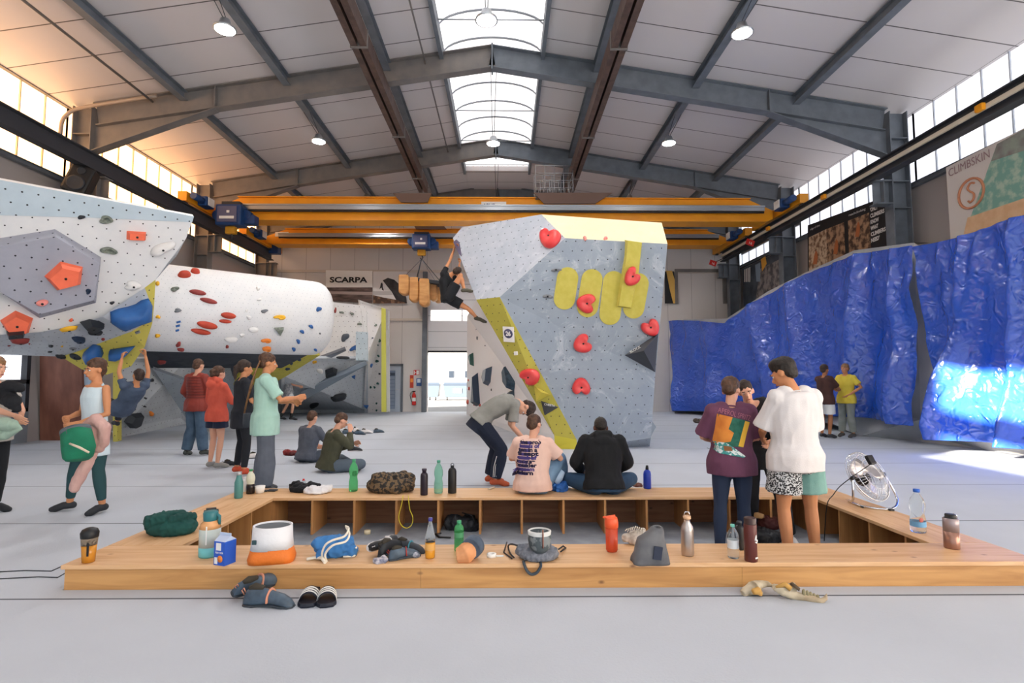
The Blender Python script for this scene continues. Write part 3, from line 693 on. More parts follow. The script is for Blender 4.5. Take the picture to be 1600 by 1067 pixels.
# small grey fin low on the right edge
MB().prism([at(1017, 655, 11.9), at(1025, 667, 11.8), at(1016, 684, 11.8)], (0, .8, 0)).build('side_fin', WSLATE, bt)
YO = mat('oval_yellow', '#bdb24c', .75, 0, '#c6bb58', 8)
pl_p, pl_n = hit(930, 520, 'boulder')
def plane_pt(px, py, off=0): q = onp(px, py, pl_p, pl_n); return q + pl_n*off
for (x0, y0, x1, y1, r) in ((887, 434, 882, 467, 17.5), (925, 437, 918, 479, 17.5), (959, 440, 953, 491, 17.5), (997, 443, 990, 481, 17.5)):
    r = 16.6; pts = []
    dx, dy = x1-x0, y1-y0; a0 = math.atan2(dy, dx)
    for k in range(13): a = a0 + PI/2 + PI*k/12; pts.append((x0+r*math.cos(a), y0+r*math.sin(a)))
    for k in range(13): a = a0 - PI/2 + PI*k/12; pts.append((x1+r*math.cos(a), y1+r*math.sin(a)))
    q = []
    for a, b in pts:
        h_ = hit(a, b, 'boulder'); q.append(h_[0]+h_[1]*.004)
    MB().prism(q, pl_n*.012).build('yellow_oval', YO, bt)
vol = MB(); fr = [plane_pt(*c, .16) for c in ((980, 377), (1001, 380), (996, 425), (984, 480), (966, 477), (978, 400))]; bk = [plane_pt(*c, -.12) for c in ((976, 374), (1005, 378), (1000, 425), (988, 484), (960, 481), (974, 400))]
vol.loft([bk, fr], smooth=False); o = vol.build('yellow_beam_volume', YO, bt); surf('boulder', o)
# climbing holds on the boulder
hl = 'red kidney shaped hold on the grey boulder, '
for (x, y, w, h, rt, l) in ((860, 372, 33, 30, 20, 'at the cream top edge'), (917, 474, 30, 31, -70, 'inside the second yellow oval'), (988, 432, 24, 31, -20, 'high on the yellow beam'),
                       (911, 537, 29, 30, -35, 'alone in the middle of the face'), (1016, 511, 27, 29, 60, 'by the right edge above the black volume'), (829, 588, 31, 25, 160, 'beside the yellow strip'), (908, 605, 28, 29, 210, 'lowest, above the hooded man')):
    hold('bean', x, y, 'boulder', w, h, rt, HRED, hl+l, 'red kidney holds on the boulder', ht=.13)
hold('blob', 869, 422, 'boulder', 18, 7, 0, HGY, 'upper grey pebble hold left of the yellow ovals')
hold('blob', 856, 463, 'boulder', 17, 8, 0, HGY, 'lower grey pebble hold left of the yellow ovals')
hold('blob', 914, 373, 'boulder', 7, 6, 0, HP, 'left tiny pink hold under the cream facet', bolt=False)
hold('blob', 946, 373, 'boulder', 7, 5, 0, HP, 'right tiny pink hold under the cream facet', bolt=False)
hold('box', 806, 552, 'boulder', 6, 6, 5, HW, 'small white square foothold on the yellow strip', ht=.02, bolt=False)
t = thing('triangle_volume', at(1005, 548, 11.2), 'big black triangular volume on the right edge of the boulder', 'volume')
q = [hit(976, 555, 'boulder')[0], at(1029, 520, 11.25), at(1024, 582, 11.4)]; tip = at(1006, 548, 10.75)
mb = MB()
for i in range(3): mb.poly([q[i], q[(i+1) % 3], tip])
mb.poly(q); mb.build('body', mat('volume_black', '#43464c', .75), t)
a = at(987, 551, 11.0); text('lettering', 'BLOCK', .075, at(985, 552, 10.93), at(998, 545, 10.86)-at(985, 552, 10.93), (0, 0, 1), WHITEP, t, .001)
t = thing('triangle_volume', hit(858, 630, 'boulder')[0], 'small black triangle volume on the yellow strip behind the pink shirt', 'volume')
q = [hit(845, 626, 'boulder')[0], at(873, 636, 11.5), at(851, 649, 11.55)]; tip = at(856, 634, 11.25); mb = MB()
for i in range(3): mb.poly([q[i], q[(i+1) % 3], tip])
mb.poly(q); mb.build('body', mat('volume_black', '#43464c', .75), t)
text('lettering', 'CHEETA', .06, at(850, 633, 11.2), (1, 0, -.15), (0, 0, 1), WHITEP, t, .001)
t = thing('triangle_volume', hit(848, 612, 'boulder')[0], 'yellow pyramid volume on the strip above the black triangle', 'volume')
q = [hit(834, 602, 'boulder')[0], at(861, 617, 11.5), at(838, 627, 11.5)]; tip = at(846, 613, 11.2); mb = MB()
for i in range(3): mb.poly([q[i], q[(i+1) % 3], tip])
mb.poly(q); mb.build('body', mat('volume_yellow', '#cfc04a', .7), t)
t = thing('number_card', hit(796, 522, 'boulder')[0], 'white card with round badge number 26 on the yellow strip', 'sign')
cp, cn = hit(796, 522, 'boulder'); ex = V((1, -.25, 0)).normalized(); ex = (ex-cn*ex.dot(cn)).normalized(); ey = cn.cross(ex); ey = ey if ey.z > 0 else -ey; Rm = Matrix((ex, ey, ex.cross(ey))).transposed().to_4x4(); zf = 1 if ex.cross(ey).dot(cn) > 0 else -1
cp = cp + cn*.03; Mx = Matrix.Translation(cp) @ Rm
MB(Mx).box((0, 0, 0), (.28, .33, .02)).build('card', WHITEP, t)
MB(Mx).lathe([(.001, zf*.011), (.115, zf*.011), (.115, zf*.014), (.001, zf*.014)], (0, .02, 0), 24, sy=.9).build('badge', mat('badge_navy', '#4a4a66', .5), t)
text('lettering', '26', .13, Mx @ V((0, -.025, zf*.016)), ex, ey, WHITEP, t, .001, 'CENTER', bold=.005)
# holds on the white side
for (k, x, y, w, h, rt, m, l) in (('dia', 764, 587, 22, 32, 0, mat('hold_slate_blue', '#4d5a6b', .5), 'large slate hexagon hold on the white side face'), ('tri', 747, 610, 16, 56, 180, HNV, 'tall dark spike volume on the white side face'),
    ('tri', 739, 562, 10, 22, 20, HGR, 'dark green arrowhead volume on the white side face'), ('oval', 731, 628, 8, 8, 0, HR, 'biggest red ball hold at left edge of the white side'), ('oval', 733, 607, 6, 6, 0, HR, 'red ball hold above the biggest one on white side'),
    ('oval', 732, 594, 4, 4, 0, HR, 'small red ball hold under the green arrowhead'), ('oval', 740, 608, 4, 4, 0, HR, 'small red hold left of the dark spike, upper'), ('oval', 740, 616, 5, 4, 0, HR, 'small red hold left of the dark spike, lower'),
    ('oval', 741, 632, 6, 4, 0, HR, 'red hold at the left foot of the dark spike'), ('oval', 750, 633, 6, 5, 0, HR, 'red hold at the right foot of the dark spike'), ('blob', 746, 528, 5, 6, 0, HGY, 'small grey hold under the climber on the white side'),
    ('blob', 745, 514, 5, 5, 0, HGY, 'small pale hold near the top of the white side'), ('blob', 758, 540, 2.5, 3, 0, HK, 'tiny black hold high on the white side'), ('blob', 768, 609, 3, 4, 0, HK, 'tiny black hold under the slate hexagon')):
    hold(k, x, y, 'side', w, h, rt, m, l, bolt=False)
hold('dia', 799, 590, 'side', 20, 44, 30, mat('hold_denim', '#3d5566', .6, 0, '#243746', 9), 'tall dark blue bulging volume beside the strip on the white side', bolt=False)
hold('box', 801, 627, 'side', 12, 34, 4, mat('hold_denim2', '#33434f', .6), 'upright dark slab volume low on the white side', bolt=False)
# climber's start edge volume
t = thing('triangle_volume', at(712, 388, 12), 'violet wedge under the climbers hand on the boulder edge', 'volume'); MB().prism([at(708, 378, 11.95), at(717, 397, 11.95), at(713, 374, 12.3)], (.05, .25, 0)).build('body', mat('volume_violet', '#4a3a55', .6), t)
# ---- left overhang
ot = thing('overhang_wall', at(100, 520, 10), 'huge white overhanging climbing wall filling the left edge', 'climbing wall')
pA, pB, pC = at(0, 300, 8.6), at(303, 338, 10.4), at(0, 523, 9.5); pn = (pB-pA).cross(pC-pA).normalized()
if pn.y > 0: pn = -pn
def q1(x, y, o=0): return onp(x, y, pA, pn) + pn*o
main = [q1(*c) for c in ((-330, 226), (0, 281), (303, 338), (291, 372), (276, 400), (243, 437), (200, 469), (160, 495), (110, 510), (62, 519), (0, 523), (-330, 530))]
shell(main, WWHITE, 'main_panel', ot, 'over', .15)
MB().prism([q1(*c, .0) for c in ((-330, 226), (0, 281), (303, 338), (300, 347), (150, 340), (0, 336), (-330, 322))], pn*.012).build('top_band', WBLUE, ot, uv=True)
vt = [q1(*c, .3) for c in ((-250, 420), (-250, 385), (0, 377), (85, 362), (153, 404), (144, 460), (61, 481), (0, 446))]
vb = [q1(*c, 0) for c in ((-260, 430), (-260, 380), (0, 372), (86, 358), (158, 402), (150, 473), (62, 497), (0, 455))]
t = thing('hexagon_volume', vt[3], 'large flat grey many-sided volume on the overhang', 'volume')
o = MB().loft([vb, vt], smooth=False).build('body', WVOL, t, uv=True); surf('vol', o)
t = hold('pent', 102, 431, 'vol', 64, 47, 10, HCO, 'big coral pentagon volume on the grey hexagon', ht=.16)
t = hold('pent', 27, 505, 'over', 54, 40, 0, HCO, 'smaller coral pentagon volume at the lower lip of the overhang', ht=.16)
hold('box', 213, 368, 'over', 30, 13, -3, HCO, 'coral brick hold near the right of the overhang', ht=.12)
hold('blob', 166, 343, 'over', 29, 13, -5, HG, 'upper grey-green stone hold on the blue band', ring=True)
hold('blob', 170, 391, 'over', 28, 14, -5, HG, 'lower grey-green stone hold under the blue band', ring=True)
hold('blob', 127, 339, 'over', 13, 9, 0, HK, 'small black hold on the blue band')
hold('blob', 253, 388, 'over', 44, 22, 20, HW, 'wide white hold by the right edge of the overhang')
hold('blob', 208, 446, 'over', 36, 15, 0, HW, 'flat white hold above the lower lip')
hold('blob', 175, 473, 'over', 9, 6, 0, HK, 'small black hold on the lower lip')
hold('blob', 138, 455, 'vol', 12, 8, 30, HNV, 'small navy hold at the corner of the grey volume', ring=True)
hold('oval', 66, 473, 'vol', 20, 10, 10, HP, 'salmon oval hold at the bottom tip of the grey volume')
hold('box', 25, 516, 'over', 30, 8, 5, HK, 'black bar hold across the smaller coral pentagon', ht=.3)
hold('blob', 111, 500, 'over', 8, 6, 0, HCO, 'small coral hold near the lower lip', bolt=False)
uz = {'a': (-330, 530, 9.4), 'b': (0, 523, 9.5), 'c': (62, 519, 9.7), 'd': (110, 510, 9.9), 'e': (160, 495, 10.1), 'f': (226, 449, 10.5), 'g': (234, 470, 10.7), 'h': (232, 502, 10.9), 'i': (205, 518, 10.9), 'j': (118, 550, 11.2), 'k': (95, 557, 11.3), 'l': (0, 554, 11.4), 'm': (-330, 556, 11.2),
      'n': (243, 437, 10.6), 'o': (241, 475, 10.8), 'p': (238, 505, 11), 'q': (226, 542, 11.3), 'r': (205, 572, 11.5), 's': (165, 586, 11.5), 't': (128, 577, 11.5)}
uz = {k: at(*v) for k, v in uz.items()}
mb = MB()
for tr in ('abl', 'alm', 'bcl', 'clk', 'cdk', 'dkj', 'dej', 'eji', 'efi', 'fgi', 'ghi'): mb.poly([uz[c] for c in tr])
o = mb.build('underside_grey', WGREY, ot, uv=True); surf('under', o)
mb = MB()
for tr in ('fng', 'ngo', 'goh', 'hop', 'hip', 'ipq', 'iqj', 'jqr', 'jrs', 'jst', 'jkt'): mb.poly([uz[c] for c in tr])
o = mb.build('underside_yellow', WYEL, ot, uv=True); surf('under', o)
mb = MB(); back = V((-1.6, .8, 1.0)); seq = 'mlktsrqpon'
for a, b in zip(seq, seq[1:]): mb.poly([uz[a], uz[b], uz[b]+back, uz[a]+back])
mb.poly([main[2], main[3], main[4], main[5], uz['n']+back, main[2]+V((-2, 1.0, 0))]); mb.poly([main[0], main[1], main[2], main[2]+V((-2, 1.0, 0)), main[1]+V((-.5, 2.0, 0)), main[0]+V((0, 2.0, 0))])
mb.build('rear_shell', WSLATE, ot)
def blobvol(pts, key, ht, m, name, label):
    b = [hit(x, y, key) for x, y in pts]; b = [h_ for h_ in b if h_]; n = sum((h_[1] for h_ in b), V((0, 0, 0))).normalized(); c = sum((h_[0] for h_ in b), V((0, 0, 0)))/len(b)
    rings = [[c + (h_[0]-c)*s_ + n*z_*ht for h_ in b] for s_, z_ in ((1, -.05), (.97, .25), (.8, .75), (.5, 1), (.05, 1.05))]
    return tag(MB().loft(rings).build(name, m, org=c), label, 'climbing hold')
blobvol([(160, 491), (172, 487), (185, 482), (200, 479), (212, 475), (224, 468), (232, 466), (237, 474), (236, 493), (210, 502), (185, 512), (172, 503)], 'under', .3, HB, 'climbing_hold', 'big glossy blue saddle hold under the overhang')
blobvol([(131, 550), (145, 538), (157, 540), (162, 552), (158, 561), (138, 564)], 'under', .25, HB, 'climbing_hold', 'faceted blue hold on the yellow underside, left')
blobvol([(172, 546), (190, 543), (212, 540), (200, 553), (186, 559), (172, 558)], 'under', .22, HB, 'climbing_hold', 'long blue hold on the yellow underside, right')
for (k, x, y, w, h, rt, m, l) in (('dia', 143, 506, 36, 24, -20, HK, 'large black fin hold under the lip'), ('blob', 149, 518, 24, 11, 0, HK, 'black oval hold under the black fin'), ('blob', 123, 529, 27, 12, 5, HNV, 'navy oval hold left of the blue saddle'),
    ('blob', 107, 512, 30, 9, 18, HY, 'yellow sickle hold under the lip'), ('blob', 32, 530, 40, 13, 8, HDR, 'brick red wide hold beneath the coral pentagon'), ('blob', 80, 540, 9, 7, 0, HK, 'small black hold on the grey underside'), ('blob', 78, 549, 8, 4, 0, HK, 'tiny flat black hold near the underside rim'),
    ('blob', 97, 541, 5, 4, 0, HY, 'tiny yellow hold on the grey underside'), ('blob', 114, 544, 12, 5, 0, HGY, 'small grey hold beside the yellow underside'), ('oval', 161, 530, 6, 5, 0, HDR, 'left brown red hold on the yellow facet'), ('oval', 202, 513, 6, 5, 0, HDR, 'right brown red hold on the yellow facet'),
    ('blob', 213, 501, 8, 5, 0, HK, 'small black hold under the saddle hold'), ('box', 215, 519, 8, 4, 20, HGY, 'small grey bar hold on the yellow facet'), ('blob', 46, 537, 4, 4, 0, HDR, 'tiny brown hold right of the brick red hold'), ('blob', 14, 540, 6, 5, 0, HDR, 'tiny brown hold left below the brick red hold'),
    ('oval', 96, 556, 20, 7, -12, HK, 'left black oval hold hanging at the underside rim'), ('oval', 118, 557, 20, 8, -20, HK, 'right black oval hold hanging at the underside rim')):
    hold(k, x, y, 'under', w, h, rt, m, l)
# ---- barrel
bt2 = thing('barrel_wall', at(380, 500, 11.5), 'white horizontal barrel-shaped climbing wall with coloured holds', 'climbing wall')
def cyl_frame(px, yt, yb, Y): a = at(px, yt, Y); b = at(px, yb, Y); return (a+b)/2, (a.z-b.z)/2
c0, r0 = cyl_frame(234, 409, 551, 12.3); c1_, r1 = cyl_frame(500, 440, 557, 14.6)
ax = (c1_-c0).normalized(); uu = V((0, 0, 1)); ww = ax.cross(uu).normalized(); uu = ww.cross(ax)
if ww.y > 0: ww = -ww
rings = []
for t_, rr in [(-.03, 1), (0, 1), (.2, 1), (.4, 1), (.6, 1), (.8, 1), (.93, 1), (.97, .985), (1.0, .93), (1.025, .82), (1.04, .66)]:
    c = c0 + (c1_-c0)*t_; r = (r0 + (r1-r0)*t_)*rr*.97
    rings.append([c + (uu*math.cos(2*PI*k/40) + ww*math.sin(2*PI*k/40))*r for k in range(40)])
mb = MB().loft(rings)
UVm = mb
me_o = mb.build('barrel', WBAR, bt2, recalc=True)
ul = me_o.data.uv_layers.new(name='uv'); off = wloc(me_o)
for l in me_o.data.loops:
    d_ = me_o.data.vertices[l.vertex_index].co + off - c0; an = math.atan2(d_.dot(ww), d_.dot(uu))
    ul.data[l.index].uv = (d_.dot(ax), (an if an > -2.5 else an+2*PI)*r0)
surf('bar', me_o)
ba = [('oval', 288, 430, 21, 9, 0, HR, 'orange-red hold high at left of barrel, larger of two'), ('oval', 305, 425, 15, 6, -10, HR, 'orange-red hold high at left of barrel, smaller of two'), ('oval', 309, 457, 27, 8, -10, HDR, 'upper slim brick red hold on barrel'), ('oval', 326, 470, 28, 8, -14, HDR, 'lower slim brick red hold on barrel'),
    ('oval', 357, 493, 24, 10, -8, HR, 'orange-red disc hold in the middle of barrel'), ('oval', 352, 502, 20, 6, -5, HR, 'narrow orange-red hold under the middle disc'), ('oval', 324, 508, 33, 11, -12, HR, 'widest orange-red hold on barrel'), ('oval', 314, 518, 32, 8, -10, HR, 'orange-red shelf hold just under the widest'),
    ('blob', 273, 452, 16, 8, 0, HG, 'grey-green stone hold at the left of barrel'), ('blob', 278, 485, 16, 7, 0, HGY, 'grey stone hold above the three blue bars'), ('box', 279, 503, 7, 3, 15, HB, 'top one of three small blue bar holds on barrel'), ('box', 278, 509, 7, 3, 15, HB, 'middle one of three small blue bar holds on barrel'), ('box', 277, 516, 6, 3, 15, HB, 'bottom one of three small blue bar holds on barrel'),
    ('oval', 246, 443, 7, 7, 0, HY, 'topmost yellow hold at left edge of barrel'), ('blob', 247, 495, 8, 8, 0, HY, 'middle yellow hold at left edge of barrel'), ('blob', 246, 524, 9, 7, 0, HY, 'lowest yellow hold at left edge of barrel'),
    ('blob', 403, 451, 8, 6, 0, HW, 'uppermost small white hold on barrel'), ('blob', 405, 468, 9, 5, 0, HW, 'second small white hold down the barrel'), ('blob', 385, 485, 5, 5, 0, HW, 'tiny white hold left of the grey stone'), ('blob', 389, 496, 10, 7, 0, HW, 'white hold right of the middle red disc'),
    ('oval', 396, 515, 16, 8, 0, HW, 'white oval hold in lower middle of barrel'), ('blob', 378, 523, 9, 6, 0, HW, 'white crumpled hold between two white ones'), ('oval', 361, 530, 21, 8, 0, HW, 'widest white hold low on barrel'), ('blob', 413, 486, 13, 7, 0, HGY, 'grey stone hold right of the white holds'),
    ('bean', 437, 496, 19, 8, 180, HY, 'yellow smile hold on barrel'), ('tri', 436, 517, 15, 13, 0, HG, 'grey-green triangle hold with yellow below the smile hold'), ('bean', 416, 532, 16, 6, 180, HO, 'upper orange hold low on barrel'), ('bean', 417, 544, 14, 6, 180, HO, 'lower orange hold low on barrel'),
    ('blob', 498, 483, 9, 10, 0, HB, 'highest blue hold at the right of barrel'), ('blob', 486, 510, 8, 7, 0, HB, 'second blue hold down the diagonal on barrel'), ('blob', 472, 518, 8, 7, 0, HB, 'third blue hold down the diagonal on barrel'), ('blob', 466, 533, 8, 7, 0, HB, 'fourth blue hold down the diagonal on barrel'), ('blob', 459, 545, 8, 5, 0, HB, 'lowest left blue hold on barrel'), ('blob', 493, 546, 6, 4, 0, HB, 'lowest right blue hold on barrel'),
    ('blob', 279, 537, 11, 6, 20, HDR, 'small brick red hold near barrel bottom left'), ('blob', 283, 545, 13, 4, 0, HDR, 'thin brick red hold at barrel bottom edge'), ('blob', 355, 541, 7, 4, 0, HDR, 'tiny brick red hold at barrel bottom middle'), ('oval', 500, 521, 3, 3, 0, HGY, 'tiny grey hold at the right of barrel')]
for a in ba: hold(a[0], a[1], a[2], 'bar', *a[3:7], a[7], bolt=False)
# ---- wall complex behind and under the barrel
wt = thing('back_climbing_wall', on(400, 650), 'angular grey and white climbing walls behind the barrel', 'climbing wall')
def sh(pts, m, name='panel', key='bk'): return shell([at(*p) if len(p) == 3 else on(*p) for p in pts], m, name, wt, key, .1)
sh([(185, 684), (292, 662), (300, 560, 15.5), (185, 560, 13.5)], WGREY)
sh([(240, 577, 14.2), (300, 598, 15.3), (295, 660, 16.6)], WSLATE)
sh([(292, 662), (445, 645), (445, 545, 20), (292, 545, 15.3)], WSLATE, 'panel_mid')
sh([(222, 548, 13.2), (480, 555, 15.4), (440, 575, 16.2), (300, 575, 15.4), (236, 575, 14.4)], WCHAR, 'charcoal_panel')
sh([(399, 553, 16.5), (500, 555, 18.0), (477, 568, 18.2), (447, 588, 18.2), (388, 620, 18.0), (366, 604, 17.2), (378, 572, 16.6)], WOLIVE, 'olive_panel')
sh([(365, 553, 15.6), (398, 553, 16.3), (378, 575, 16.3), (366, 590, 16.4), (362, 575, 16)], WCHAR, 'charcoal_panel')
sh([(440, 645), (575, 645), (575, 560, 21.3), (475, 560, 18.6), (440, 590, 18.6)], WGREY, 'lower_slab')
sh([(572, 564, 20.6), (574, 570, 20.6), (470, 628, 20.6), (470, 612, 20.2)], mat('shadow_facet_grey', '#7b8793', .7), 'shadow_facet')  # dark facet across the slab: its shadow is put into the colour
sh([(505, 470, 21), (572, 478, 21.2), (576, 564, 20.9), (500, 560, 20.7)], WWHITE, 'upper_slab')
sh([(556, 518, 20.8), (574, 519, 20.8), (574, 563, 20.6), (556, 563, 20.6)], WBLUE, 'blue_patch')
sh([(562, 469, 21.2), (607, 484, 21.8), (608, 644), (570, 645), (575, 560, 20.9)], holed('wall_warm_white', '#dedad8', '#d3d0cf', .3, .01), 'pillar_panel')
sh([(596, 481, 21.5), (602, 483, 21.5), (603, 643.5, 22.2), (596, 643.5, 22.2)], mat('stripe_yellow', '#e6e36a', .6), 'yellow_edge', None)
MB().prism([at(603, 484, 22.2), at(607.5, 486, 22.2), at(608.5, 643.5, 22.4), at(603, 643.5, 22.4)], (0, .12, 0)).build('panel_end', WWHITE, wt)
sh([(500, 560, 19.5), (540, 545, 19.5), (541, 548, 19.7), (512, 562, 19.7), (490, 563, 19.4)], mat('fin_slate', '#737a84', .6), 'fin_panel', None)
sh([(182, 690), (190, 688), (190, 575, 13.2), (182, 575, 13.2)], WYEL, 'yellow_post', None)
bk = [('bone', 529, 619, 26, 12, 14, HK, 'large black bone-shaped hold on the grey slab'), ('bone', 491, 631, 18, 10, 35, HK, 'smaller black bone-shaped hold on the grey slab'), ('hex', 517, 582, 23, 14, 20, HK, 'black angular volume right of the barrel'), ('bone', 536, 559, 21, 7, -3, HK, 'dark double-ball hold at the slab top'), ('blob', 539, 527, 13, 17, -20, mat('hold_charcoal', '#4a525c', .5), 'big charcoal ball hold on the white slab'),
    ('bean', 556, 544, 20, 9, 200, HB, 'blue crescent hold on the white slab'), ('blob', 500, 579, 12, 8, 0, HW, 'white blob hold below the barrel end'), ('blob', 491, 565, 8, 6, 0, HY, 'yellow hold at the tip under the barrel'), ('blob', 534, 488, 8, 5, 0, HG, 'left ring hold at the top of white slab'), ('blob', 550, 490, 8, 5, 0, HG, 'middle ring hold at the top of white slab'), ('blob', 562, 506, 8, 5, 0, HG, 'right ring hold on the white slab'),
    ('blob', 587, 508, 5, 5, 0, HG, 'pale hold high on the pillar panel'), ('blob', 524, 485, 5, 10, 0, HDR, 'dark red hold at the barrel end'), ('blob', 593, 532, 5, 6, 0, HGR, 'uppermost green hold on the pillar panel'), ('blob', 590, 539, 3, 4, 0, HGR, 'small green hold just under the uppermost green'), ('blob', 591, 556, 4, 5, 0, HGR, 'green hold above the largest green hold'), ('blob', 589, 564, 6, 6, 0, HGR, 'largest green hold on the pillar panel'),
    ('tri', 579, 571, 6, 7, 0, HB, 'blue wing hold beside the largest green hold'), ('tri', 553, 589, 7, 6, 20, HB, 'small blue wing hold on the grey slab edge'), ('blob', 590, 599, 4, 5, 0, HGR, 'green hold above the pair of teal dots'), ('blob', 585, 605, 4, 4, 0, HGR, 'right one of the pair of teal dots'), ('blob', 579, 605, 4, 4, 0, HGR, 'left one of the pair of teal dots'), ('blob', 598, 622, 5, 5, 0, HGR, 'green hold low on the yellow edge'),
    ('tri', 572, 635, 8, 6, 0, HB, 'blue butterfly hold near the floor'), ('blob', 588, 630, 3, 4, 0, HGR, 'tiny green hold low on the pillar panel'), ('blob', 588, 641, 3, 4, 0, HGR, 'lowest green hold on the pillar panel'), ('box', 593, 584, 3, 3, 0, HK, 'tiny black square hold on the pillar panel'), ('blob', 582, 528, 3, 3, 0, HNV, 'tiny navy hold high on the pillar panel'),
    ('blob', 252, 565, 16, 11, -20, HDR, 'brick red ball hold on the charcoal panel'), ('blob', 237, 594, 8, 6, 0, HK, 'dark green-black hold on the grey panel left'), ('blob', 227, 622, 5, 4, 0, HK, 'small dark hold in the middle of the left grey panel'), ('blob', 226, 635, 5, 4, 0, HK, 'small dark hold lower on the left grey panel'), ('blob', 236, 646, 9, 8, 20, HO, 'orange hold low on the left grey panel'), ('blob', 210, 640, 5, 3, 0, HK, 'tiny dark hold above the black parallelogram'),
    ('dia', 207, 656, 26, 26, 0, mat('volume_dark_grey', '#3b4046', .7), 'black parallelogram volume behind the tank top woman'), ('blob', 388, 588, 20, 10, 0, HNV, 'large navy hold on the olive panel'), ('blob', 455, 568, 6, 4, 0, HNV, 'small navy hold on the olive panel, left upper'), ('blob', 468, 562, 7, 4, 0, HNV, 'small navy hold on the olive panel, right upper'), ('blob', 449, 576, 8, 5, 0, HNV, 'small navy hold on the olive panel, lower')]
for a in bk: hold(a[0], a[1], a[2], 'bk', *a[3:7], a[7], bolt=False)
# plywood side wall and pale strip left
t = thing('plywood_panel', on(95, 690), 'tall rust-brown plywood panel beside the glazed gate', 'panel')
MB().prism([on(62, 688), on(128, 688), at(128, 548, on(128, 688).y-.3), at(62, 548, on(62, 688).y-.3)], (0, .12, 0)).build('board', mat('rust_plywood', '#6e4234', .6, 0, '#8a5a48', 1.2, stretch=(3, 1, 1)), t)
t = thing('blue_white_panel', on(134, 692), 'narrow pale blue climbing panel right of the plywood', 'panel')
o = MB().prism([on(126, 687), on(140, 687), at(140, 560, 13.2), at(126, 560, 13.2)], (0, .12, 0)).build('board', holed('panel_sky', '#bdd0e4', '#aec4dc', .2, .01), t, uv=True); surf('strip', o)
hold('blob', 137, 570, 'strip', 6, 6, 0, HO, 'orange hold high on the pale blue panel', bolt=False); hold('blob', 127.5, 608, 'strip', 5, 5, 0, HR, 'red hold on the pale blue panel', bolt=False)
# ================================================================== RIGHT WALL, TARPAULINS, BANNERS
TARP = None
def tarp_mat():
    m, nt, b = _bsdf('blue_tarpaulin'); L = nt.links
    b.inputs['Roughness'].default_value = .22; b.inputs['Specular IOR Level'].default_value = .8
    tc = N(nt, 'ShaderNodeTexCoord')
    nz = N(nt, 'ShaderNodeTexNoise'); nz.inputs['Scale'].default_value = 1.1; nz.inputs['Detail'].default_value = 5; L.new(tc.outputs['Object'], nz.inputs['Vector'])
    L.new(mixc(nt, nz.outputs['Fac'], lin('#1a42a6'), lin('#2c5cc4')), b.inputs['Base Color'])
    v1 = N(nt, 'ShaderNodeTexNoise'); v1.noise_type = 'RIDGED_MULTIFRACTAL'; v1.inputs['Scale'].default_value = 4.6; v1.inputs['Detail'].default_value = 5; v1.inputs['Distortion'].default_value = 1.2; L.new(tc.outputs['Object'], v1.inputs['Vector'])
    v2 = N(nt, 'ShaderNodeTexVoronoi'); v2.feature = 'DISTANCE_TO_EDGE'; v2.inputs['Scale'].default_value = 4.2; L.new(tc.outputs['Object'], v2.inputs['Vector'])
    h = mth(nt, 'ADD', mth(nt, 'MULTIPLY', v1.outputs['Fac'], .85), mth(nt, 'MULTIPLY', v2.outputs['Distance'], .45))
    bp = N(nt, 'ShaderNodeBump'); bp.inputs['Strength'].default_value = .9; bp.inputs['Distance'].default_value = .07
    L.new(h, bp.inputs['Height']); L.new(bp.outputs[0], b.inputs['Normal']); return m
TARP = tarp_mat()
def interp(tab, x):
    for a, b in zip(tab, tab[1:]):
        if x <= b[0]: t = max(0, (x-a[0])/(b[0]-a[0])); return [p + (q-p)*t for p, q in zip(a[1:], b[1:])]
    return list(tab[-1][1:])
def tarp(name, top, bot, nx, nz_, folds, label, seed=0):
    """top/bot: rows of (u, px, py, X); folds: (u, strength, width, lean)"""
    verts = []
    for i in range(nx+1):
        u = i/nx
        tx, ty, tX = interp(top, u); bx, by, bX = interp(bot, u)
        a = onx(tx, ty, tX); b = onx(bx, by, bX)
        col = []
        for j in range(nz_+1):
            w = j/nz_; p = a + (b-a)*w
            d = 0
            for fu, fs, fw, fl in folds:
                dd = (u - fu - fl*w)/(fw*(1+1.3*w)); d += 1.5*fs*(.25+.75*w)*math.exp(-dd*dd)
            nv = V((p.y*.9, p.z*.55+seed, seed*3.1)); d += .3*noise.noise(nv)*(.15+w) + .09*noise.noise(nv*2.7) + .05*abs(noise.noise(V((p.y*2.2-p.z*1.5, p.z*2.4+p.y, seed)))) + .035*noise.noise(V((p.y*6+p.z*2, p.z*1.4, seed)))
            col.append(V((p.x - d, p.y, p.z)))
        verts.append(col)
    mb = MB(); mb.loft(verts, cap=False, closed=False)
    o = mb.build(name, TARP, recalc=False); s = o.modifiers.new('thick', 'SOLIDIFY'); s.thickness = .006; s.offset = 0
    sb = o.modifiers.new('sub', 'SUBSURF'); sb.levels = 1; sb.render_levels = 1
    return tag(o, label, 'tarpaulin')
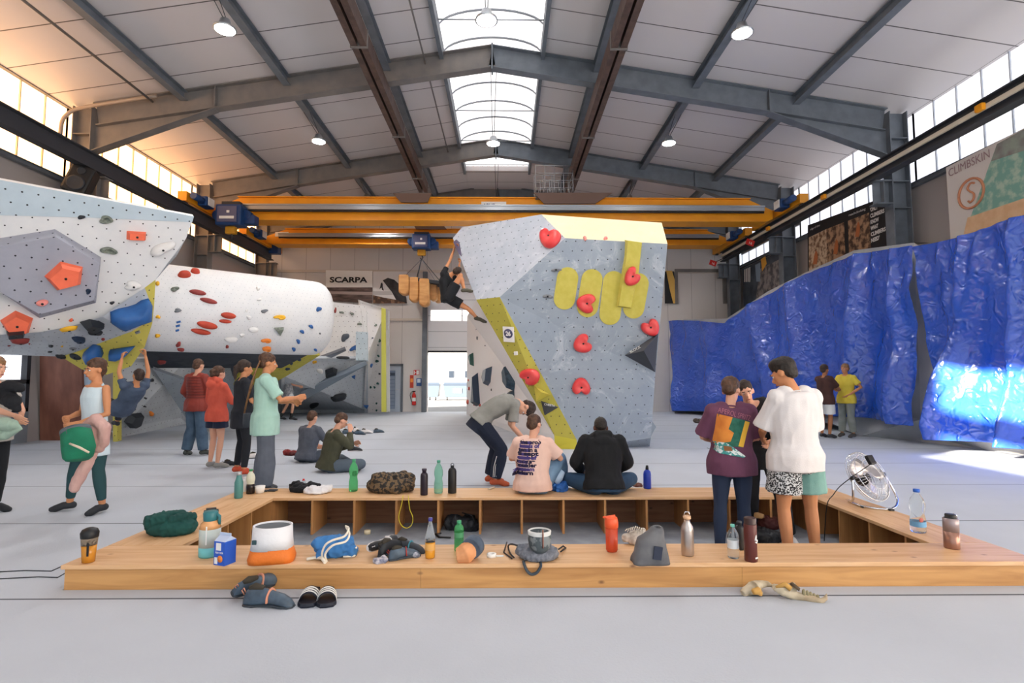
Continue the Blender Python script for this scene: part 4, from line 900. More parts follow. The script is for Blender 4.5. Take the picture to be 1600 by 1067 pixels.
tarp('tarpaulin', [(0, 1032, 502, 7.3), (.15, 1062, 500, 7.6), (.25, 1095, 501, 7.9), (.33, 1130, 505, 8.3), (.42, 1165, 482, 8.8), (.52, 1200, 460, 9.2), (.62, 1255, 430, 9.4), (.78, 1335, 397, 9.5), (.9, 1385, 390, 9.45), (1, 1427, 383, 9.4)],
     [(0, 1019, 643, 7.2), (.15, 1068, 642, 7.6), (.3, 1118, 643, 8.2), (.42, 1175, 646, 8.8), (.52, 1215, 647, 9.0), (.62, 1262, 648, 9.2), (.78, 1340, 650, 9.3), (.9, 1385, 657, 9.3), (1, 1436, 666, 9.3)],
     190, 60, [(.07, -.12, .012, .02), (.12, .3, .012, .04), (.27, .25, .015, .05), (.45, .3, .02, .08), (.58, .28, .015, .05), (.8, .42, .014, -.02), (.84, -.08, .014, -.01), (.93, .3, .012, .03)],
     'long glossy blue tarpaulin hung over the right climbing wall behind the people', 2)
tarp('tarpaulin', [(0, 1425, 385, 9.35), (.06, 1450, 381, 9.4), (.2, 1500, 370, 9.4), (.5, 1600, 335, 9.4), (1, 1840, 240, 9.4)],
     [(0, 1471, 680, 9.25), (.06, 1480, 682, 9.3), (.2, 1512, 688, 9.35), (.5, 1602, 700, 9.35), (1, 1840, 735, 9.35)],
     130, 60, [(.3, .2, .03, -.12), (.46, .3, .02, .02), (.6, -.08, .03, 0), (.1, .15, .02, .1), (.22, .2, .02, -.05)], 'nearer blue tarpaulin at the right edge, its lower half sunlit', 9)
rw = thing('right_climbing_wall', on(1480, 692), 'grey plywood climbing wall behind the blue tarpaulins on the right', 'climbing wall')
WCON = mat('concrete_grey_ply', '#a8aeb3', .8, 0, '#b8bcc0', 2.5)
def rpan(pts, m=WCON, nm='panel'): shell([onx(x, y, X) if X else on(x, y) for x, y, X in pts], m, nm, rw, None, .12)
top = [(1032, 499, 7.7), (1095, 498, 8.3), (1135, 498, 8.7), (1200, 455, 9.5), (1260, 425, 9.7), (1335, 391, 9.8), (1428, 379, 9.75)]
bot = [(1022, 640, 7.75), (1110, 640, 8.6), (1180, 645, 9.2), (1300, 662, 9.75), (1337, 678, 0), (1440, 690, 0)]
mb = MB()
tp = [onx(*p) for p in top]; bp_ = [onx(*p) if p[2] else on(p[0], p[1]) for p in bot]
tp2 = [tp[0], tp[2], tp[3], tp[4], tp[5], tp[6]]
mb = MB()
for i in range(5):
    mb.poly([bp_[i], bp_[i+1], tp2[i+1]]); mb.poly([bp_[i], tp2[i+1], tp2[i]])
    for q in ((bp_[i], bp_[i+1]), (tp2[i], tp2[i+1])): mb.poly([q[0], q[1], q[1]+V((.4, 0, 0)), q[0]+V((.4, 0, 0))])
mb.build('panel', WCON, rw, uv=True)
WPALE = mat('pale_ply', '#c9c8c6', .75, 0, '#d4d2cf', 2)
e0, e1, e2, e3 = onx(1428, 379, 9.75), onx(1462, 400, 9.8), on(1545, 704), on(1440, 690)
mb = MB(); mb.poly([e0, e1, e2]); mb.poly([e0, e2, e3]); f1 = V((10.5, 8.0, 0)); f2 = V((10.5, 6.0, 4.3)); mb.poly([e1, e2, f1]); mb.poly([e1, f1, f2]); mb.build('pale_panel', WPALE, rw, uv=True)
mb = MB(); c0_ = onx(1285, 655, 9.5); mb.poly([on(1300, 664), on(1345, 681), onx(1345, 640, 9.55), c0_]); mb.poly([on(1345, 681), on(1470, 692), onx(1440, 655, 9.6), onx(1345, 640, 9.55)]); mb.poly([on(1470, 692), on(1545, 704), onx(1475, 678, 9.6), onx(1440, 655, 9.6)])
mb.build('foot_panel', WCON, rw, uv=True)
MB().prism([onx(1030, 500, 7.9), onx(1056, 486, 8.0), onx(1062, 488, 8.0), onx(1058, 500, 8.0)], (0, .8, 0)).build('top_ledge', WCON, rw)
# --- banners on the right wall
XW = XR-.2
def banner(name, pts, X, m, label):
    q = [onx(x, y, X) for x, y in pts]; t = thing(name, q[0], label, 'banner')
    MB().prism(q, (.02, 0, 0)).build('cloth', m, t); return t, q
def onw(t, pts, m, nm='print', X=XW-.006, th=.004): MB().prism([onx(x, y, X) for x, y in pts], (-th, 0, 0)).build(nm, m, t)
t, q = banner('banner', ((1478, 262), (1640, 180), (1640, 400), (1488, 420)), XW, mat('banner_cream', '#ddd6cf', .7), 'pale banner with ring emblem and seaside print on right wall')
SEA = mat('print_sea', '#7fae9f', .7, 0, '#b3c9b4', 6, detail=8, contrast=(.45, .62)); SAND = mat('print_sand', '#dfb489', .7, 0, '#e9c49c', 5); ROCKP = mat('print_rock', '#7c6f70', .7, 0, '#9aa397', 3)
onw(t, ((1558, 225), (1640, 180), (1640, 345), (1512, 352)), SEA); onw(t, ((1558, 225), (1640, 180), (1640, 222), (1549, 252)), ROCKP, X=XW-.012); onw(t, ((1512, 340), (1640, 296), (1640, 400), (1498, 400)), SAND, X=XW-.014)
a = onx(1482, 277, XW-.01); b = onx(1546, 246, XW-.01)
text('lettering', 'CLIMBSKIN', .27, a, b-a, (0, 0, 1), mat('ink_mauve', '#a58a8b', .6), t, .001, fit=(b-a).length)
c = onx(1517, 302, XW-.02)
EMB = mat('emblem_orange', '#cf8d6a', .6)
MB().tube([c + V((0, .33*math.cos(a), .33*math.sin(a))) for a in [2*PI*k/24 for k in range(25)]], .028, 6).build('emblem_ring', EMB, t)
MB().tube([c + V((0, -y, z)) for y, z in ((.1, .2), (.0, .23), (-.08, .14), (-.02, .05), (.07, -.03), (.06, -.14), (-.03, -.2), (-.08, -.15))], .022, 6).build('emblem_letter', EMB, t)
t, q = banner('banner', ((1262, 352), (1386, 306), (1390, 384), (1262, 440)), XW, mat('banner_black', '#1f2024', .6), 'black banner with climbing photographs and bold white slogan')
ROCK1 = mat('print_warm_rock', '#b28d6c', .7, 0, '#4d382c', 5, detail=10, contrast=(.42, .58)); ROCK2 = mat('print_pale_rock', '#cdb596', .7, 0, '#7a5a42', 6, detail=10, contrast=(.45, .6))
SKINP = mat('print_skin', '#b5693c', .7)
onw(t, ((1264, 371), (1291, 358), (1293, 418), (1264, 428)), ROCK2); onw(t, ((1291, 358), (1319, 347), (1321, 406), (1293, 417)), ROCK1); onw(t, ((1325, 345), (1358, 332), (1361, 390), (1327, 402)), ROCK1)
for x, y, h in ((1274, 402, 22), (1306, 385, 24), (1340, 358, 24)):
    onw(t, ((x-4, y+h/2), (x-1, y-h/4), (x+1, y-h/2), (x+3, y-h/3), (x+4, y), (x+2, y+h/2)), SKINP, 'climber_print', X=XW-.016)
a = onx(1266, 360, XW-.012); b = onx(1281, 353, XW-.012)
text('lettering', 'edge of time', .1, a, b-a, (0, 0, 1), WHITEP, t, .001, fit=(b-a).length)
a = onx(1326, 338, XW-.012); b = onx(1352, 328, XW-.012); text('lettering', 'reachclimbing', .1, a, b-a, (0, 0, 1), WHITEP, t, .001, fit=(b-a).length)
for k, (s, w) in enumerate((("'ONLY", 12), ('CLIMBERS', 22), ('KNOW', 13), ('WHAT', 12), ('CLIMBERS', 23), ("NEED'", 13))):
    x0 = 1359.5 + k*.35; y0 = 331 + k*9.6; a = onx(x0, y0, XW-.012); b = onx(x0+w, y0-w*.4, XW-.012)
    text('lettering', s, .155, a, b-a, (0, 0, 1), WHITEP, t, .001, fit=(b-a).length, bold=.006)
t, q = banner('banner', ((1160, 420), (1228, 388), (1229, 458), (1162, 480)), XW, mat('banner_navy', '#2c3540', .6, 0, '#46525f', 2), 'dark blue banner with rocky photograph and yellow patch on far right wall')
onw(t, ((1188, 420), (1228, 400), (1229, 456), (1180, 474)), mat('print_grey_rock', '#8d8684', .7, 0, '#4a4a50', 4, detail=9, contrast=(.42, .6))); onw(t, ((1189, 405), (1196, 400), (1198, 412), (1191, 424)), mat('print_yellow', '#dca23c', .6), X=XW-.014)
onw(t, ((1180, 414), (1188, 410), (1188, 440), (1182, 440)), mat('print_sky', '#7f93a8', .6), X=XW-.012)
for k in range(4): onw(t, ((1163+k*2.6, 421-k*1.1), (1164.4+k*2.6, 420.4-k*1.1), (1164.4+k*2.6, 440), (1163+k*2.6, 441)), WHITEP, 'lettering', X=XW-.012)
# back wall banners
def bban(pts, m, label):
    q = [at(x, y, YB-.1) for x, y in pts]; t = thing('banner', q[0], label, 'banner'); MB().prism(q, (0, .02, 0)).build('cloth', m, t); return t
def onb(t, pts, m, nm='print', o=.012): MB().prism([at(x, y, YB-.1-o) for x, y in pts], (0, .006, 0)).build(nm, m, t)
t = bban(((509, 422), (582, 423), (582, 474), (509, 470)), WHITEP, 'white banner with black SCARPA wordmark over a brown rock strip')
a = at(515, 441, YB-.12); b = at(574, 441, YB-.12)
text('lettering', 'SCARPA', .34, a, (1, 0, 0), (0, 0, 1), mat('ink_black', '#141416', .5), t, .001, fit=b.x-a.x, bold=.012)
onb(t, ((509, 449), (582, 449), (582, 474), (509, 470)), mat('print_brown_rock', '#6f5b54', .7, 0, '#40332f', 2, stretch=(1, 1, 4), detail=8)); onb(t, ((509, 455), (582, 456), (582, 461), (509, 459)), mat('print_mist', '#9d8c86', .7), o=.02)
t = bban(((583, 424), (636, 424), (636, 475), (583, 474)), mat('print_pale_sky', '#dcdad9', .6), 'pale banner picturing a climber on a dark leaning rock')
onb(t, ((598, 438), (606, 434), (616, 437), (626, 446), (635, 465), (636, 474), (622, 474), (612, 456), (604, 446)), mat('print_dark_rock', '#3c3a3b', .7, 0, '#242426', 4))
onb(t, ((583, 461), (600, 465), (622, 469), (636, 474), (583, 474)), mat('print_brown', '#4c352a', .7, 0, '#8a6a50', 5, contrast=(.5, .6)), o=.02); onb(t, ((583, 455), (611, 455), (614, 461), (583, 461)), mat('print_haze', '#b9b6b6', .7), o=.008)
onb(t, ((595, 443), (597, 441), (598, 444), (598, 449), (600, 454), (597, 453), (596, 449), (593, 452), (594, 448)), mat('ink_black', '#141416', .5), 'climber_print', o=.03)
t = bban(((1039, 424), (1053, 424), (1057, 474), (1039, 474)), mat('ink_black', '#141416', .5), 'narrow black and yellow banner right behind the boulder')
onb(t, ((1041, 423), (1050, 423), (1055, 440), (1057, 474), (1052, 474), (1046, 450)), mat('print_amber', '#e0b45a', .6))
# frames on the right part of the back wall
struct(MB().bb(at(1055, 425, YB-.12), at(1140, 421, YB-.02)).bb(at(1055, 474, YB-.12), at(1058, 425, YB-.02)).bb(at(1131, 474, YB-.12), at(1134, 425, YB-.02)).build('trim_back_frame', STEELW, org=(0, 0, 0)))
# red number plates on the right runway
for x, y, Yp, s in ((1172, 379, 19.4, 'red plate with numeral on the runway beam, nearer of two'), (1114, 411, 22.9, 'red plate with numeral on the runway beam, farther of two')):
    p = at(x, y, Yp); t = thing('number_plate', p, s, 'sign'); MB().box(p, (.3, .03, .22), Matrix.Rotation(.35, 3, 'Y')).build('plate', REDP, t)
    text('lettering', '16', .14, p+V((-.08, -.02, -.04)), (1, 0, -.35), (0, 0, 1), WHITEP, t, .001)
    MB().tube([p, V((9.5, Yp, 6.7))], .015).build('bracket', BLACK, t)
# ================================================================== WOODEN VOLUME ON THE HOIST
Yw = C2Y-.4
wv = thing('hanging_wood_volume', at(655, 440, Yw), 'cluster of rounded plywood lobes hanging from the blue hoist in straps', 'climbing volume')
PLY = mat('light_plywood', '#d9a468', .5, 0, '#c48c52', 1.5, stretch=(1, 1, 5))
mb = MB().prism([at(624, 435, Yw), at(626, 431, Yw), at(690, 439, Yw), at(690, 444, Yw)], (0, 1.6, 0)); mb.build('base_plate', DKGREY, wv)
for k, (x, y0, y1, w, y_) in enumerate(((631, 432, 461, 8, 0), (647, 436, 472, 8, .1), (663, 438, 479, 8, .05), (677, 441, 470, 5.5, .5), (684, 442, 473, 5.5, 1.0))):
    a = at(x, y0, Yw+y_); b = at(x, y1-w*.8, Yw+y_); r = w/FL*Yw; pts = []
    for j in range(11): an = PI + PI*j/10; pts.append((r*math.cos(an), r*.8*math.sin(an)))
    q = [a+V((-r, 0, 0))] + [b + V((c, 0, s)) for c, s in pts] + [a+V((r, 0, 0))]
    rings = [[V((a.x + (p.x-a.x)*s_, p.y + o_, p.z if s_ == 1 else p.z + (1-s_)*.3)) for p in q] for s_, o_ in ((.8, -.12), (1, -.04), (1, .3), (.8, .4))]
    MB().loft(rings).build('lobe', PLY, wv)
top_ = hp2 + V((0, 0, -.68))
for x, y, dy in ((632, 432, 0), (680, 439, 0), (640, 432, 1.5), (690, 440, 1.5), (653, 435, 0)):
    MB().tube([top_, at(x, y, Yw)+V((0, dy, 0))], .025, 5, flat=.3).build('strap', mat('strap_green_grey', '#59626a', .7), wv)
# ================================================================== THE SUNKEN BENCH
BT = .174; BO = (-3.16, 4.0, 3.91, 6.71); BI = (-2.575, 4.46, 3.43, 6.17)
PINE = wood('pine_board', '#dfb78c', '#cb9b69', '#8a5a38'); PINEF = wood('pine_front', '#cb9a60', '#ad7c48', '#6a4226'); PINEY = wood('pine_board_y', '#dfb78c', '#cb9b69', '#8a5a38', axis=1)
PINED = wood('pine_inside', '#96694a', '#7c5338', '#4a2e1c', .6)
be = thing('bench', ((BO[0]+BO[2])/2, 5.3, -.23), 'big rectangular pine bench ring with open compartments around a sunken pit', 'bench')
th = .03
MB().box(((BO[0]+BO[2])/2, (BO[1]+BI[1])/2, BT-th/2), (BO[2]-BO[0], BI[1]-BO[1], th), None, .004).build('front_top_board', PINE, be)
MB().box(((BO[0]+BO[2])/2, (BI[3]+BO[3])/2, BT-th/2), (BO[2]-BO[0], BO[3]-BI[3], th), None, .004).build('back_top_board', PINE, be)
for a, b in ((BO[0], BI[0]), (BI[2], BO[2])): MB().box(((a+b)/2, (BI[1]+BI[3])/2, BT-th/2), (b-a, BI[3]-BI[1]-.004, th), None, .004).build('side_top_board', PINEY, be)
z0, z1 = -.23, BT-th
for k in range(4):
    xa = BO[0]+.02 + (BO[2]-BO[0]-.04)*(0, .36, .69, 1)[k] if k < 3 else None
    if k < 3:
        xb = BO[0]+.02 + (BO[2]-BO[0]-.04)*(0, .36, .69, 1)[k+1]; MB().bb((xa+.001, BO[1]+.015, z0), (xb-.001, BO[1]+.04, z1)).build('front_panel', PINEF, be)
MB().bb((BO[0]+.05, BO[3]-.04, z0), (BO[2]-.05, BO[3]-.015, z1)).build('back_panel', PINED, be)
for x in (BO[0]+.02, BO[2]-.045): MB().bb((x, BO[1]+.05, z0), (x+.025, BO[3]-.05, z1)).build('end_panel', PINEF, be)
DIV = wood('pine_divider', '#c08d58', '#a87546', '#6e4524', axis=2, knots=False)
x0d = at(487, 800, BI[3]).x; sp = (at(750, 800, BI[3]).x - x0d)/4
k = -2
while x0d + sp*k < BI[2]+.1:
    x = x0d + sp*k
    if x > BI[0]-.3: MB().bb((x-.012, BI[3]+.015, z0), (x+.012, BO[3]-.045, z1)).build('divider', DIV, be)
    k += 1
for sx in (1, -1):
    for k in range(4):
        y = 4.75 + .47*k
        if sx > 0: MB().bb((BI[2]+.015, y-.012, z0), (BO[2]-.05, y+.012, z1)).build('divider', DIV, be)
        else: MB().bb((BO[0]+.05, y-.012, z0), (BI[0]-.015, y+.012, z1)).build('divider', DIV, be)
# inner faces of the front bench (its back is towards the camera)
for k in range(13):
    x = BI[0]+.02 + sp*k
    if x < BI[2]: MB().bb((x-.012, BO[1]+.06, z0), (x+.012, BI[1]-.015, z1)).build('divider', DIV, be)
# ================================================================== THINGS ON THE BENCH
def B(px, py): return on(px, py, BT+.001)
def Hh(px, py, py2, z=BT): p = on(px, py, z); return at(px, py2, p.y).z - p.z, p
def tint(name, col, a=.55): return mat(name, col, .08, 0, trans=a, ior=1.2)
def vessel(name, px, yb, yt, w, prof, parts, label, cat='bottle', z=BT+.001, sx=1, n=20, group=None, rot=0):
    """prof: [(r,z)] in 0..1 of half width / height; parts: (name, z0, z1, rscale, material) bands of that profile"""
    h, p = Hh(px, yb, yt, z); r = w/2/FL*p.y; t = thing(name, p, label, cat, group)
    def rad(q):
        for (r0_, z0_), (r1_, z1_) in zip(prof, prof[1:]):
            if z0_ <= q <= z1_ and z1_ > z0_: return r0_ + (r1_-r0_)*(q-z0_)/(z1_-z0_)
        return prof[-1][0]
    for nm_, a, b, rs, m in parts:
        zs = sorted({a, b, *[q for _, q in prof if a < q < b]})
        pr = [(rad(q)*r*rs, q*h) for q in zs]
        pr = [(.001, pr[0][1])] + pr + [(.001, pr[-1][1])]
        mb = MB(Matrix.Translation(p) @ Matrix.Rotation(rot, 4, 'Z')); mb.lathe(pr, (0, 0, 0), n, sx, 1, cap=False); mb.build(nm_, m, t)
    return t, p, h, r
CLEARP = mat('clear_plastic', '#eef3f4', .06, trans=.92, ior=1.12); GREENP = mat('green_clear_plastic', '#6fcf8a', .08, trans=.8, ior=1.15); PGREENP = mat('pale_green_plastic', '#a5dcc6', .08, trans=.8, ior=1.15)
PET = [(.9, 0), (1, .04), (1, .3), (.84, .42), (.84, .47), (1, .56), (1, .66), (.8, .78), (.34, .9), (.3, .92), (.34, .93), (.34, 1)]
SPORT = [(.95, 0), (1, .03), (1, .72), (.9, .8), (.5, .86), (.5, .92), (.6, .93), (.6, 1)]
t, p, h, r = vessel('shaker_bottle', 138, 878, 824, 22, [(.78, 0), (1, .7), (1.05, .72), (1.1, .86), (.9, .95), (.4, 1)], [('liquid', .01, .5, .97, mat('amber_drink', '#c8862c', .2)), ('beaker', .5, .71, 1, mat('smoky_clear', '#b8a894', .1, trans=.7, ior=1.1)), ('lid', .71, 1, 1, BLACK)], 'shaker bottle of amber drink with black lid at the bench corner')
MB().bb(p+V((.02, -r*.96, h*.22)), p+V((.035, -r*.9, h*.6))).build('scale_print', BLACK, t)
t, p, h, r = vessel('water_bottle', 327, 868, 798, 30, [(.95, 0), (1, .04), (1, .62), (.9, .72), (.62, .78), (.66, .8), (.7, .96), (.6, 1)], [('base', .0, .22, 1, mat('bottle_aqua', '#6fbfc2', .25)), ('body', .22, .62, 1, mat('bottle_mist', '#b9c3be', .25)), ('shoulder', .62, .79, 1, mat('bottle_peach', '#d9a06a', .25)), ('cap', .79, 1, 1, mat('cap_teal', '#2f6f75', .4))], 'largest bottle, fading from peach to aqua with teal cap', sx=1)
MB().tube([p+V((r*.5, 0, h*.95)), p+V((r*.9, 0, h*.88)), p+V((r*.9, 0, h*.7))], .012).build('carry_loop', mat('cap_teal', '#2f6f75', .4), t)
MB().bb(p+V((r*.1, -r*1.02, h*.3)), p+V((r*.2, -r*.95, h*.7))).build('scale_print', WHITEP, t)
# carton
h, p = Hh(351, 880, 834); t = thing('drink_carton', p, 'blue iced drink carton with peach picture and white gable', 'carton')
Rz = Matrix.Rotation(-.35, 4, 'Z'); MM = Matrix.Translation(p) @ Rz; wc = .05
MB(MM).bb((-wc, -wc, 0), (wc, wc, h*.8)).build('body', mat('carton_blue', '#2458c0', .35), t)
MB(MM).prism([(-wc, -wc, h*.8), (-wc, wc, h*.8), (-wc, 0, h*.96)], (2*wc, 0, 0)).bb((-wc, -.004, h*.95), (wc, .004, h*1.04)).build('gable', mat('carton_white_blue', '#b8c8e4', .35), t)
MB(MM).lathe([(.001, 0), (.024, 0), (.024, .002), (.001, .002)], (.01, -wc-.001, h*.22), 16, axis='y').build('peach_print', mat('peach_print', '#e8863a', .4), t)
MB(MM).bb((-wc+.008, -wc-.002, h*.04), (-.015, -wc, h*.26)).build('label_print', WHITEP, t); MB(MM).bb((-.03, -wc-.002, h*.5), (.015, -wc, h*.75)).build('label_print', WHITEP, t)
text('lettering', 'ice tea', .026, MM @ V((-.032, -wc-.003, h*.4)), Rz.to_3x3() @ V((1, 0, 0)), (0, 0, 1), WHITEP, t, .0005)
# chalk bucket white / orange
h, p = Hh(425, 876, 818); t = thing('chalk_bucket', p, 'open roll-top chalk bucket, white above and orange below', 'bag')
def sq(w, d, z, rnd=.5, n=28, rot=0, wob=0):
    o = []
    for k in range(n):
        a = 2*PI*k/n; c, s = math.cos(a), math.sin(a); e = rnd
        x = w*math.copysign(abs(c)**e, c); y = d*math.copysign(abs(s)**e, s); x += wob*math.sin(3*a+z*30); y += wob*math.cos(4*a+z*20)
        o.append(p + V((x*math.cos(rot)-y*math.sin(rot), x*math.sin(rot)+y*math.cos(rot), z)))
    return o
MB().loft([sq(.155, .1, 0, .5, rot=.2), sq(.158, .105, .03, .55, rot=.2, wob=.004), sq(.145, .11, h*.38, .75, rot=.2, wob=.004)]).build('lower_body', mat('bag_orange', '#dd7426', .6, bump=.5, bscale=14), t)
MB().loft([sq(.146, .111, h*.36, .75, rot=.2), sq(.142, .115, h*.6, .9, wob=.003), sq(.138, .12, h*.97, 1), sq(.128, .11, h*.975, 1), sq(.12, .1, h*.7, 1), sq(.11, .09, h*.5, 1)]).build('upper_body', mat('bag_white', '#dedfe2', .6, bump=.4, bscale=12), t)
MB().loft([sq(.127, .109, h*.93, 1), sq(.12, .1, h*.6, 1), sq(.1, .08, h*.42, 1)], cap=True).build('lining', mat('bag_lining', '#5b6168', .8), t)
MB().bb(p+V((-.1, -.112, h*.55)), p+V((-.07, -.098, h*.66))).build('tag', mat('tag_teal', '#2f4a50', .6), t)
def heap(name, px0, px1, py0, py1, z, m, label, cat, seed=1, n=9, vs=.008, flat=.55, amp=.012, group=None, deep=.8, r=.2):
    """crumpled cloth lying on a surface: folded rolls grown together"""
    pc = on((px0+px1)/2, py1-(py1-py0)*.25, z); k = pc.y/FL; W_ = (px1-px0)/2*k; H_ = at((px0+px1)/2, py0, pc.y).z - z; rd = random.Random(seed)
    D_ = W_*deep
    mb = MB(); mb.ball(pc+V((0, 0, H_*.28)), (W_*.8, D_*.8, H_*.42))
    for i in range(n):
        a = rd.uniform(0, 2*PI); rr = rd.uniform(.1, .62); c = pc + V((W_*rr*math.cos(a), D_*rr*math.sin(a), H_*rd.uniform(.18, .7)*(1.1-rr*.6)))
        d = V((rd.uniform(-1, 1), rd.uniform(-.8, .8), rd.uniform(-.3, .3))).normalized()*W_*.42; b_ = V((rd.uniform(-1, 1), rd.uniform(-1, 1), 0))*W_*.16; q = min(W_, H_*1.4)*r*rd.uniform(.8, 1.3)
        pts = [c-d, c-d*.35+b_, c+d*.35-b_, c+d]
        for z_ in pts: z_.z = min(max(z_.z, z+q*.6), z+H_-q*.8) if H_ > q*1.5 else z+q*.6
        mb.tube(pts, [q*.7, q, q*.95, q*.6], 8)
    o = voxel(mb, vs, 3, lambda c: amp*(1-2*abs(noise.noise(V((c.x*22+seed, c.y*22, c.z*26)))))*.8)
    for v in o.bm.verts: v.co.z = max(v.co.z, z)
    t = o.build(name, m, recalc=False); return tag(t, label, cat, group)
heap('sweater', 222, 314, 795, 846, BT, mat('cloth_bottle_green', '#123f3b', .9, 0, '#1b4f4a', 9), 'dark green sweater heaped on the left corner of the bench', 'sweater', 3, 12, .008, deep=.7)
t = heap('drawstring_bag', 488, 560, 826, 880, BT, mat('cloth_denim_blue', '#3f7cb8', .8, 0, '#3670aa', 6), 'blue drawstring bag with cream cords on the front bench', 'bag', 5, 9, .007, r=.26)
q = wloc(t); CORD = mat('cream_cord', '#e4dccb', .8)
b0, b1, b2 = at(522, 824, q.y), at(531, 823, q.y-.02), at(507, 880, q.y-.2)
MB().tube([at(510, 880, q.y-.13), at(503, 868, q.y-.15), at(508, 852, q.y-.16), at(520, 844, q.y-.16), at(538, 838, q.y-.14), at(545, 826, q.y-.08), at(540, 822, q.y-.04)], .008, 6).build('cord', CORD, t)
MB().tube([at(512, 880, q.y-.15), at(508, 866, q.y-.17), at(520, 852, q.y-.18), at(540, 846, q.y-.15), at(546, 834, q.y-.1), at(541, 824, q.y-.05)], .008, 6).build('cord', CORD, t)
MB().tube([B(479, 876)+V((0, 0, .01)), B(492, 874)+V((0, 0, .012)), at(503, 872, q.y-.16), B(508, 881)+V((0, 0, .01))], .012, 6).build('cord', CORD, t)
MB().tube([at(556, 855, q.y-.05), B(560, 862)+V((0, 0, .01)), B(553, 871)+V((0, 0, .01)), B(536, 872)+V((0, 0, .01))], .008, 6).build('cord', CORD, t)
# ---- shoes
def shoe(px, py, z, L, rz, m, sole, label, name='climbing_shoe', tilt=0, roll=0, group=None, lift=0, strap=None, loc=None):
    p = loc or on(px, py, z); t = thing(name, p, label, 'shoe', group); W_ = L*.19
    M_ = Matrix.Translation(p+V((0, 0, lift))) @ Matrix.Rotation(rz, 4, 'Z') @ Matrix.Rotation(tilt, 4, 'Y') @ Matrix.Rotation(roll, 4, 'X')
    secs = [(-.5, .12, .18, .13, 0), (-.44, .2, .3, .17, 0), (-.3, .23, .36, .2, 0), (-.12, .2, .33, .18, .02), (.08, .23, .27, .16, .03), (.28, .29, .22, .13, .02), (.42, .25, .17, .09, -.01), (.5, .12, .1, .05, -.02)]
    rings = []
    for x, w, h, _, dz in secs:
        rings.append([(x*L, w*L*.5*math.cos(a)*(1.1 if math.sin(a) < 0 else .9), max(0, (dz + h*.5)*L + h*L*.5*math.sin(a)*(1 if math.sin(a) > 0 else 1))) for a in (2*PI*k/14 for k in range(14))])
    MB(M_).loft(rings).build('upper', m, t)
    rings = [[(x*L*1.02, w*L*.54*math.cos(a), max(0, dz*L) + .012*L + .012*math.sin(a)*(1 if math.sin(a) > 0 else .9)) for a in (2*PI*k/14 for k in range(14))] for x, w, h, _, dz in secs]
    MB(M_).loft(rings).build('sole', sole, t)
    MB(M_).tube([(-.4*L, 0, .33*L), (-.28*L, 0, .36*L), (-.1*L, 0, .34*L)], [.04*L, .075*L, .045*L], 10).build('opening', mat('shoe_lining', '#3a352c', .9), t)
    if strap: MB(M_).tube([(.02*L, -.125*L, .1*L), (.02*L, -.1*L, .22*L), (.04*L, 0, .315*L), (.06*L, .1*L, .22*L), (.06*L, .125*L, .1*L)], .045*L, 6, flat=.4).build('strap', strap, t)
    MB(M_).tube([(-.5*L, 0, .2*L), (-.56*L, 0, .28*L), (-.52*L, 0, .33*L), (-.47*L, 0, .24*L)], .012*L, 5).build('pull_loop', strap or BLACK, t)
    return t
BLUSH = mat('shoe_slate_blue', '#4d5f70', .5, 0, '#3a4856', 14); SRUB = mat('shoe_rubber', '#2f3740', .5); PEACH = mat('shoe_peach', '#c98a70', .6)
shoe(420, 947, 0, .34, -.1, BLUSH, SRUB, 'slate and peach climbing shoe lying nearest on the mat before the bench', strap=PEACH)
shoe(398, 928, 0, .33, 1.0, BLUSH, SRUB, 'slate and peach climbing shoe standing on its side by the bench', strap=PEACH, roll=.7, lift=.05)
for (x, y, l) in ((485, 936, 'left one of two navy slides with white stripes by the bench'), (511, 936, 'right one of two navy slides with white stripes by the bench')):
    p = on(x, y); t = thing('slide_sandal', p, l, 'sandal', 'pair of striped slides'); NAV = mat('slide_navy', '#1a1e2c', .5)
    M_ = Matrix.Translation(p) @ Matrix.Rotation(1.75 if x < 500 else 1.85, 4, 'Z')
    ol = [(-.13, .035), (-.06, .037), (.02, .046), (.1, .05), (.135, .03), (.14, 0), (.135, -.035), (.1, -.05), (.02, -.045), (-.06, -.037), (-.13, -.034), (-.145, 0)]
    ol = [(-x_*1.08, y_*1.25) for x_, y_ in ol]
    MB(M_).loft([[(x_, y_, 0) for x_, y_ in ol], [(x_*1.02, y_*1.03, .012) for x_, y_ in ol], [(x_, y_, .028) for x_, y_ in ol], [(x_*.93, y_*.9, .026) for x_, y_ in ol]], smooth=False).build('footbed', NAV, t)
    def st(x0, x1, o, nm, m_):
        ring = lambda x_: [V((x_, (.062+o)*math.cos(a), .015 + (.066+o)*math.sin(a))) for a in (PI*k/12 for k in range(13))]
        ring2 = lambda x_: [V((x_, (.058+o)*math.cos(a), .012 + (.062+o)*math.sin(a))) for a in (PI*k/12 for k in range(12, -1, -1))]
        MB(M_).loft([ring(x0)+ring2(x0), ring(x1)+ring2(x1)]).build(nm, m_, t)
    st(-.095, .03, 0, 'strap', NAV)
    for k in range(3): st(-.08+k*.036, -.066+k*.036, .003, 'white_stripe', WHITEP)
